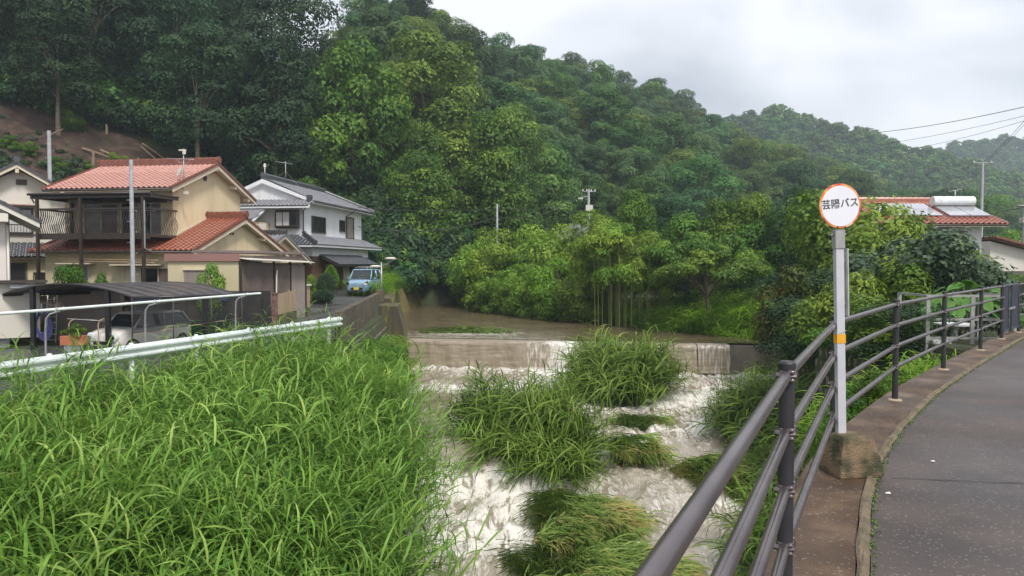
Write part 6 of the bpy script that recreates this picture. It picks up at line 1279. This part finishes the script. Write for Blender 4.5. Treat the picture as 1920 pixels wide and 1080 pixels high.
for px, py, L_, a, lab in ((190, 298, 2.6, -.35, 'long fallen log below the tall stump'), (296, 297, 2.2, -.7, 'fallen log nearest the roof antenna'), (292, 303, 2.0, -.9, 'second log lying under the log by the antenna'), (110, 262, 1.6, .5, 'short log on the left of the slope'), (215, 300, 1.8, -.5, 'thin pale branch lying right of the long log')):
    x, y, z = on_slope(px, py); s = empty('log', (x, y - .3, z + .35), 0, lab, 'log'); tube('wood', m_cut, s, [(-L_ / 2, 0, -a * L_ / 2), (0, 0, .05), (L_ / 2, 0, a * L_ / 2)], [.09, .08, .05], 7)
for px, py, sc, t, lab in ((137, 250, .5, T_BUSH[0], 'green sapling growing alone on the bare slope behind the pole'), (107, 325, .35, T_BUSH[1], 'low bush at the foot of the rear pole'), (222, 312, .32, T_BUSH[2], 'low bush above the middle of the salmon ridge'), (168, 325, .6, T_SMALL[0], 'small bush above the left end of the salmon ridge'), (395, 300, .7, T_BUSH[0], 'bright bush behind the peak of the salmon roof'), (60, 295, .32, T_BUSH[2], 'weedy bush left of the rear pole'), (20, 285, .32, T_BUSH[1], 'bush at the left edge of the bare slope'), (450, 352, .6, T_BUSH[1], 'weedy bush behind the right eave of the salmon roof'), (420, 335, .8, T_BUSH[2], 'bush right of the salmon roof peak')):
    x, y, z = on_slope(px, py); plant(t, 'shrub', (x, y, z - .2), px, sc, lab, 'shrub')
# ------------------------------------------------------------------ vegetation of banks and gardens
def bank(px, py_top, d, zb, tmpl, hh, name, label, cat='bush', wmul=1.0, rz=None, group=None):
    x = px2x(px, d); h = py2z(py_top, d) - zb; s = h / hh; return plant(tmpl, name, (x, d, zb), random.uniform(0, 6.3) if rz is None else rz, (s * wmul, s * wmul, s), label, cat, group)
gB = 'leafy bushes crowding the right bank above the weir'; lB = 'bright leafy bush in the row overhanging the brown pool above the weir'
for i, (px, py, d, zb, w) in enumerate([(872, 470, 72, -2.3, 1.0), (905, 448, 66, -2.2, 1.1), (850, 500, 76, -2.2, .9), (950, 440, 62, -2.2, 1.1), (1000, 425, 60, -2.1, 1.1), (935, 505, 59, -2.4, 1.1), (990, 500, 56, -2.4, 1.1), (1045, 425, 60, -2.0, 1.1), (1050, 480, 53, -2.2, 1.1), (1095, 408, 58, -1.9, 1.0), (1040, 535, 51.5, -2.4, 1.0), (900, 530, 64, -2.4, .9), (1090, 500, 50, -2.2, .95), (960, 545, 57, -2.5, .9), (862, 520, 71, -2.4, .8)]): bank(px, py, d, zb, T_BANK[i % 3], 4.9, 'riverside_bush', lB, 'bush', w, group=gB)
for i, (px, py, d, w, lab) in enumerate([(1135, 415, 48.5, .95, 'bamboo clump with bare stems right of the dark hollow'), (1165, 430, 47, .8, 'bamboo clump with pale stems in the middle of the bank'), (1205, 440, 46.5, .8, 'yellowish bamboo clump with stems, left of the spreading tree'), (1230, 455, 46, .7, 'thin bamboo clump touching the spreading tree')]): bank(px, py, d, -1.9, T_BAM[i % 4], 5.4, 'bamboo_clump', lab, 'bamboo', w)
trees = [(1190, 378, 53, T_VINE[0], 9.8, .75, 'bright creeper-clad tree topping the bamboo on the bank'), (1250, 400, 56, T_DARK[1], 11, .8, 'dark round tree behind the bamboo on the bank'), (1300, 410, 54, T_BUSH[0], 4.2, .8, 'light green bushy tree behind the spreading tree'), (1355, 385, 52, T_VINE[1], 9.6, .8, 'yellow-green leafy tree behind the spreading tree, left one'), (1410, 378, 51, T_VINE[2], 9.6, .8, 'yellow-green leafy tree behind the spreading tree, right one'), (1455, 392, 50, T_BUSH[1], 4.2, .8, 'broad leafy tree left of the bus stop sign'), (1500, 388, 47, T_DARK[2], 11, .75, 'dark tree with forked pale trunk left of the bus stop pole'), (1545, 400, 44, T_VINE[0], 9.8, .7, 'leafy tree just behind the bus stop pole'), (1640, 358, 32, T_YEL, 2.6, 1.0, 'feathery yellow-green tree right of the bus stop sign'), (1665, 405, 32.5, T_YEL, 2.6, .8, 'feathery tree in front of the solar panels'), (1605, 415, 31, T_YEL, 2.6, .85, 'feathery tree directly behind the bus stop pole')]
for px, py, d, t, hh, w, lab in trees: bank(px, py, d, -1.4, t, hh, 'riverside_tree', lab, 'tree', w)
bank(1330, 470, 42.5, -1.9, T_UMB, 4.35, 'spreading_tree', 'low spreading tree with crooked bare limbs and a flat crown', 'tree', 1.15, rz=2.6)
bank(1320, 438, 45, -1.7, T_UMB, 4.3, 'spreading_tree', 'taller flat-crowned tree behind the low spreading tree', 'tree', .95, rz=.6)
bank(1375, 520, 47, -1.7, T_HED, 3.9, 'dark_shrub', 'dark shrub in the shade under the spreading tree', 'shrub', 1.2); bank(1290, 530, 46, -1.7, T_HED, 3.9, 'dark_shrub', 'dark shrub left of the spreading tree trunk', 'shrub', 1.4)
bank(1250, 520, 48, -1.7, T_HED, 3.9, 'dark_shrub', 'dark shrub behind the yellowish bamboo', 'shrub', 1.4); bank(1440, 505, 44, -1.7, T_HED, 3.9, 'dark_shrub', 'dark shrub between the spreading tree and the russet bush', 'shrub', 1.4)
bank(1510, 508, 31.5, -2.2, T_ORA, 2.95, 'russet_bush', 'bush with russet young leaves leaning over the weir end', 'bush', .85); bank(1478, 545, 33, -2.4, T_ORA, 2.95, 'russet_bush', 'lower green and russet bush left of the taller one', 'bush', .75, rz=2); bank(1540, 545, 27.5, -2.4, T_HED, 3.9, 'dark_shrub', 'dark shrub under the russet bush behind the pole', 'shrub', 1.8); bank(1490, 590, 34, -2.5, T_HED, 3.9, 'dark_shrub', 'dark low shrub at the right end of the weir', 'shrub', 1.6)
bank(1660, 445, 23, -1.1, T_YEL, 2.9, 'yellow_green_bush', 'yellow-green leafy bush behind the bridge railing', 'bush', 1.15); bank(1620, 480, 22, -1.2, T_YEL, 2.9, 'yellow_green_bush', 'darker lower bush just right of the bus stop pole', 'bush', 1.1, rz=3)
bank(1720, 425, 22.5, -1.0, T_GREY, 2.9, 'round_leaved_bush', 'tall bush with rounded grey-green leaves below the red roof', 'bush', 1.1); bank(1765, 455, 22, -1.0, T_GREY, 2.9, 'round_leaved_bush', 'round-leaved bush between the tall one and the large-leaved plant', 'bush', .9, rz=2)
bank(1650, 560, 18.5, -1.0, T_BUSH[0], 4.2, 'leafy_shrub', 'leafy shrub hanging over the top of the stone wall', 'shrub', 1.5); bank(1700, 555, 17.5, -1.0, T_HED, 3.9, 'dark_shrub', 'dark shrub above the stone wall left of the landing', 'shrub', 1.8); bank(1610, 580, 20.5, -1.2, T_SMALL[0], 1.7, 'leafy_shrub', 'small shrub at the top of the stone wall behind the pole', 'shrub', 1.3)
# large-leaved plant: every leaf a part
def big_leaf_mesh():
    V = [(0, 0, 0)]; n = 12; out = []
    for i in range(n + 1):
        a = -math.pi * .92 + i * 2 * math.pi * .92 / n; rr = [.16, .22, .26, .24, .3, .38, .58, .38, .3, .24, .26, .22, .16][i]; V.append((math.sin(a) * rr * .95, math.cos(a) * rr + .16, -.10 * rr * rr * 4 + (.03 if i % 2 else 0)))
    return np_mesh('leaf', [V[0]] + V[1:] , [(0, i, i + 1) for i in range(1, n + 1)], g_big, {'tone': [.35] + [.45 + .3 * (i % 2) for i in range(n + 1)]})
blm = big_leaf_mesh(); blp = empty('large_leaved_plant', (px2x(1812, 18.6), 18.6, -.9), 0, 'plant with huge pale green lobed leaves beside the landing', 'plant'); rl_ = random.Random(4)
for k in range(9): a = k * 2.4; q = .35 + .1 * (k % 3); tube('stem', m_bark_pale, blp, [(.1 * math.cos(a), .1 * math.sin(a), 0), (.4 * q * math.cos(a), .4 * q * math.sin(a), .9), (q * 1.5 * math.cos(a), q * math.sin(a), 1.5 + .1 * (k % 4))], .018, 5)
for k in range(95):
    a = rl_.uniform(0, 6.28); q = math.sqrt(rl_.random()); x, y = 1.15 * q * math.cos(a), .8 * q * math.sin(a); z = .75 + 1.25 * math.sqrt(max(0, 1 - q * q * .8)) * rl_.uniform(.55, 1)
    link('leaf', blm, blp, loc=(x, y, z), rot=(rl_.uniform(-.9, -.2), rl_.uniform(-.4, .4), a - math.pi / 2 + rl_.uniform(-.6, .6)), scale=rl_.uniform(.45, .85))
bank(1880, 520, 24, -.8, T_HED, 3.9, 'dark_shrub', 'dark shrub behind the large-leaved plant at the right', 'shrub', 2.4); bank(1900, 515, 30, -.8, T_BUSH[1], 4.2, 'leafy_shrub', 'green shrub at the right edge beneath the brown roof', 'shrub', 1.4); bank(1890, 432, 52, -.5, T_BUSH[2], 4.2, 'garden_tree', 'light green tree behind the brown roof at the right edge', 'tree', .8); bank(1700, 470, 30, -1, T_HED, 3.9, 'dark_shrub', 'dark shrub behind the yellow-green bush under the red roof', 'shrub', 1.6); bank(1600, 490, 28, -1.4, T_HED, 3.9, 'dark_shrub', 'dark shrub behind the bus stop pole', 'shrub', 1.6); bank(1790, 475, 30, -1, T_BUSH[0], 4.2, 'leafy_shrub', 'leafy shrub against the white wall of the red-roofed house', 'shrub', 1.0)
# left bank upstream
for i, (px, py, d, zb, t, hh, w, lab) in enumerate([(700, 470, 62, 0, T_BUSH[0], 4.2, 1.0, 'bushy shrub right behind the white house porch'), (735, 450, 68, .2, T_BUSH[1], 4.2, 1.1, 'tall shrub behind the gauge post'), (775, 465, 74, .2, T_BUSH[2], 4.2, 1.2, 'shrub above the curved river wall'), (815, 470, 80, .2, T_BUSH[0], 4.2, 1.2, 'shrub at the river bend below the dark wood'), (790, 505, 66, -.6, T_BUSH[1], 4.2, 1.4, 'low spreading shrub on top of the river wall'), (745, 520, 58, -.5, T_BUSH[2], 4.2, 1.3, 'low shrub beside the gauge post'), (833, 515, 82, -1, T_BUSH[2], 4.2, 1.4, 'low shrub where the river disappears'), (720, 425, 72, .5, T_VINE[0], 9.8, .9, 'creeper tree rising behind the white house'), (700, 500, 54, -.4, T_SMALL[1], 1.7, 1.2, 'garden shrub right of the blue car')]): bank(px, py, d, zb, t, hh, 'bankside_shrub', lab, 'shrub', w)
# gardens on the left
bank(397, 500, 30.2, -1.5, T_BUSH[0], 4.2, 'garden_tree', 'round clipped garden tree in front of the annex window', 'tree', .42)
bank(130, 500, 32.5, -1.5, T_BUSH[1], 4.2, 'garden_tree', 'round green bush between the balcony posts', 'tree', .62); bank(197, 520, 32.6, -1.5, T_SMALL[0], 1.7, 'garden_shrub', 'small shrub behind the carport crest', 'shrub', .4)
bank(590, 515, 46.5, -.7, T_BUSH[2], 4.2, 'garden_tree', 'bright garden tree behind the board fence', 'tree', .65); bank(575, 535, 43, -.8, T_SMALL[1], 1.7, 'garden_shrub', 'dark green shrub at the end of the board fence', 'shrub', .9)
def topiary(px, pt, d, zb, w, lab, cone=False):
    h = py2z(pt, d) - zb; rr = np.random.default_rng(int(px)); n = 5200; u = unit(rr.normal(size=(n, 3))); 
    if cone: t = rr.random(n); a = rr.uniform(0, 6.28, n); rad = w * (np.sin(np.pi * np.clip(t * .75 + .22, 0, 1))) ; P = np.stack([rad * np.cos(a), rad * np.sin(a), h * (.25 + .75 * t)], 1); u = np.stack([np.cos(a), np.sin(a), .4 + 0 * a], 1)
    else: P = u * np.array([w, w, h * .4]) + np.array([0, 0, h * .6])
    D_ = unit(u + rr.normal(size=(n, 3)) * .6); V, Fq, t_ = leaf_quads(P, D_, unit(rr.normal(size=(n, 3))), .09, .045, np.clip(rr.normal(size=n) * .15 + .4 + (.25 if cone else -.1), 0, 1)); r_ = empty('topiary', (px2x(px, d), d, zb), 0, lab, 'shrub')
    link('foliage', np_mesh('foliage', V, Fq, g_bush if cone else g_grey, {'tone': t_}), r_); tube('trunk', m_bark, r_, [(0, 0, -.2), (0, 0, h * .6)], .06, 7)
topiary(611, 514, 45, -.7, .5, 'dark round clipped shrub beside the entrance of the white house'); topiary(620, 498, 47.5, -.7, .48, 'yellow-green pointed clipped shrub beside the entrance', True); topiary(606, 545, 42.5, -.8, .55, 'low dark hedge ball at the road edge by the entrance')
# embankment growth
for px, d, z, s, lab in ((694, 28.5, -2.9, .42, 'leafy bush on the stone embankment under the parapet'), (683, 26.8, -2.6, .34, 'leafy bush at the near end of the parapet'), (722, 33, -3.2, .42, 'bush half way along the embankment'), (738, 37, -3.6, .40, 'bush at the foot of the embankment by the weir'), (712, 30.5, -3.5, .45, 'low bush at the foot of the embankment near the reeds'), (735, 33.5, -4.2, .40, 'lowest bush of the embankment at the water edge')):
    plant(T_BUSH[int(px) % 3], 'embankment_bush', (px2x(px, d), d, z - .3), px, s, lab, 'bush')
# grassy shelf on the right bank and yellow weeds by the kerb
r = np.random.default_rng(9); n = 7500; y = r.uniform(36.0, 50, n); x = water_right(y) - .3 + r.uniform(0, 1, n) ** 1.3 * 7.5; ok = x < px2x(1500, y); x, y = x[ok], y[ok]
scatter('grass', np.stack([x, y, ground_z(x, y) - .03], 1), np.stack([r.normal(size=len(x)) * .15, r.uniform(0, .5, len(x)), r.uniform(0, 6.28, len(x))], 1), r.uniform(1.1, 2.4, len(x)), r.integers(0, 6, len(x)), col_short)
n = 1300; y = r.uniform(48, 78, n); x = water_right(y) - .4 + r.uniform(0, 1.6, n); scatter('grass', np.stack([x, y, ground_z(x, y)], 1), np.stack([r.normal(size=n) * .15, r.uniform(0, .5, n), r.uniform(0, 6.28, n)], 1), r.uniform(1, 2.2, n), r.integers(0, 6, n), col_short)
n = 1500; y = r.uniform(45, 82, n); x = water_left(y) - .3 - r.uniform(.6, 3.2, n); scatter('grass', np.stack([x, y, ground_z(x, y)], 1), np.stack([r.normal(size=n) * .15, r.uniform(0, .5, n), r.uniform(0, 6.28, n)], 1), r.uniform(1, 2.0, n), r.integers(0, 6, n), col_short)
for k, (px, py, d, s, lab) in enumerate([(1700, 705, 8.6, .22, 'yellow-green weed tuft outside the kerb below the third railing post'), (1725, 700, 9.4, .22, 'yellow-green weed tuft outside the kerb further along'), (1668, 735, 7.9, .2, 'low weed tuft at the foot of the third railing post'), (1742, 690, 10.3, .2, 'weed tuft before the fourth railing post')]):
    plant(T_SMALL[k % 2], 'weed_tuft', (px2x(px, d) - .25, d + .35, py2z(py, d) - .55), k, s * 1.4, lab, 'weeds')
n = 900; y = r.uniform(8.5, 14, n); x = np.interp(y, [8, 10.4, 12.8, 14.7], [4.0, 5.9, 7.9, 9.5]) - r.uniform(.1, 1.0, n); scatter('weeds', np.stack([x, y, -1.0 + 0 * x], 1), np.stack([r.normal(size=n) * .15, r.uniform(0, .5, n), r.uniform(0, 6.28, n)], 1), r.uniform(.7, 1.4, n), r.integers(0, 6, n), col_short)
# undergrowth that closes the wood towards the ground
pts = []
for _ in range(2600):
    px = rt.uniform(-150, 1900); D0 = np.interp(px, HP, HD0); y = D0 + rt.uniform(-3, 20) + (19 if px < 395 else 0); pts.append((px2x(px, y), y, rt.uniform(.9, 1.9), rt.uniform(0, 6.28)))
A_ = np.array(pts); zz = ground_z(A_[:, 0], A_[:, 1]); ok = zz > -1; A_, zz = A_[ok], zz[ok]
c_, _l = crown_mesh('undergrowth_crown', g_forest, 400, 1.5, 1.3, .1, 12, .6, 1500, .28, .16, flat=.8, shape='fill'); c2_, _l = crown_mesh('undergrowth_crown', g_dark, 401, 1.5, 1.5, .1, 12, .6, 1500, .26, .15, flat=.8, shape='fill')
col_ug = proto_collection('undergrowth_crowns', [c_, c2_]); scatter('undergrowth', np.stack([A_[:, 0], A_[:, 1], zz - .1], 1), np.stack([0 * zz, 0 * zz, A_[:, 3]], 1), A_[:, 2], (np.arange(len(A_)) % 3 > 0).astype(int), col_ug)
# ------------------------------------------------------------------ damp air
hz = MB().box(-425, 765, -26, 805, -7.5, 190).build('haze', None); hz['kind'] = 'stuff'
hm = bpy.data.materials.new('damp_air'); hm.use_nodes = True; N, L = nodes(hm); N.remove(N['Principled BSDF']); pvn = N.new('ShaderNodeVolumePrincipled'); pvn.inputs['Color'].default_value = (.78, .90, 1.0, 1); pvn.inputs['Density'].default_value = .0006; pvn.inputs['Anisotropy'].default_value = 0.2; L.new(pvn.outputs[0], N['Material Output'].inputs['Volume']); hz.data.materials.append(hm)

# small weeds and brush lying over the bare slope
P_ = []
for _ in range(300):
    px = rt.uniform(-60, 340); d = rt.uniform(51, 64); P_.append((px2x(px, d), d, rt.uniform(.15, .5) * (1.6 if rt.random() < .12 else 1), rt.uniform(0, 6.28)))
P_ = np.array(P_); zz = ground_z(P_[:, 0], P_[:, 1]); b1_, _l = crown_mesh('brush', g_grey, 500, .8, .7, .1, 9, .4, 700, .4, .06, flat=.6, shape='fill', inner=.6); b2_, _l = crown_mesh('brush', g_dark, 501, .8, .7, .1, 9, .4, 900, .2, .1, flat=.7, shape='fill')
col_br = proto_collection('brush_kinds', [b1_, b2_]); scatter('slope_weeds', np.stack([P_[:, 0], P_[:, 1], zz + .1], 1), np.stack([0 * zz, 0 * zz, P_[:, 3]], 1), P_[:, 2] * 1.3, np.arange(len(P_)) % 2, col_br)
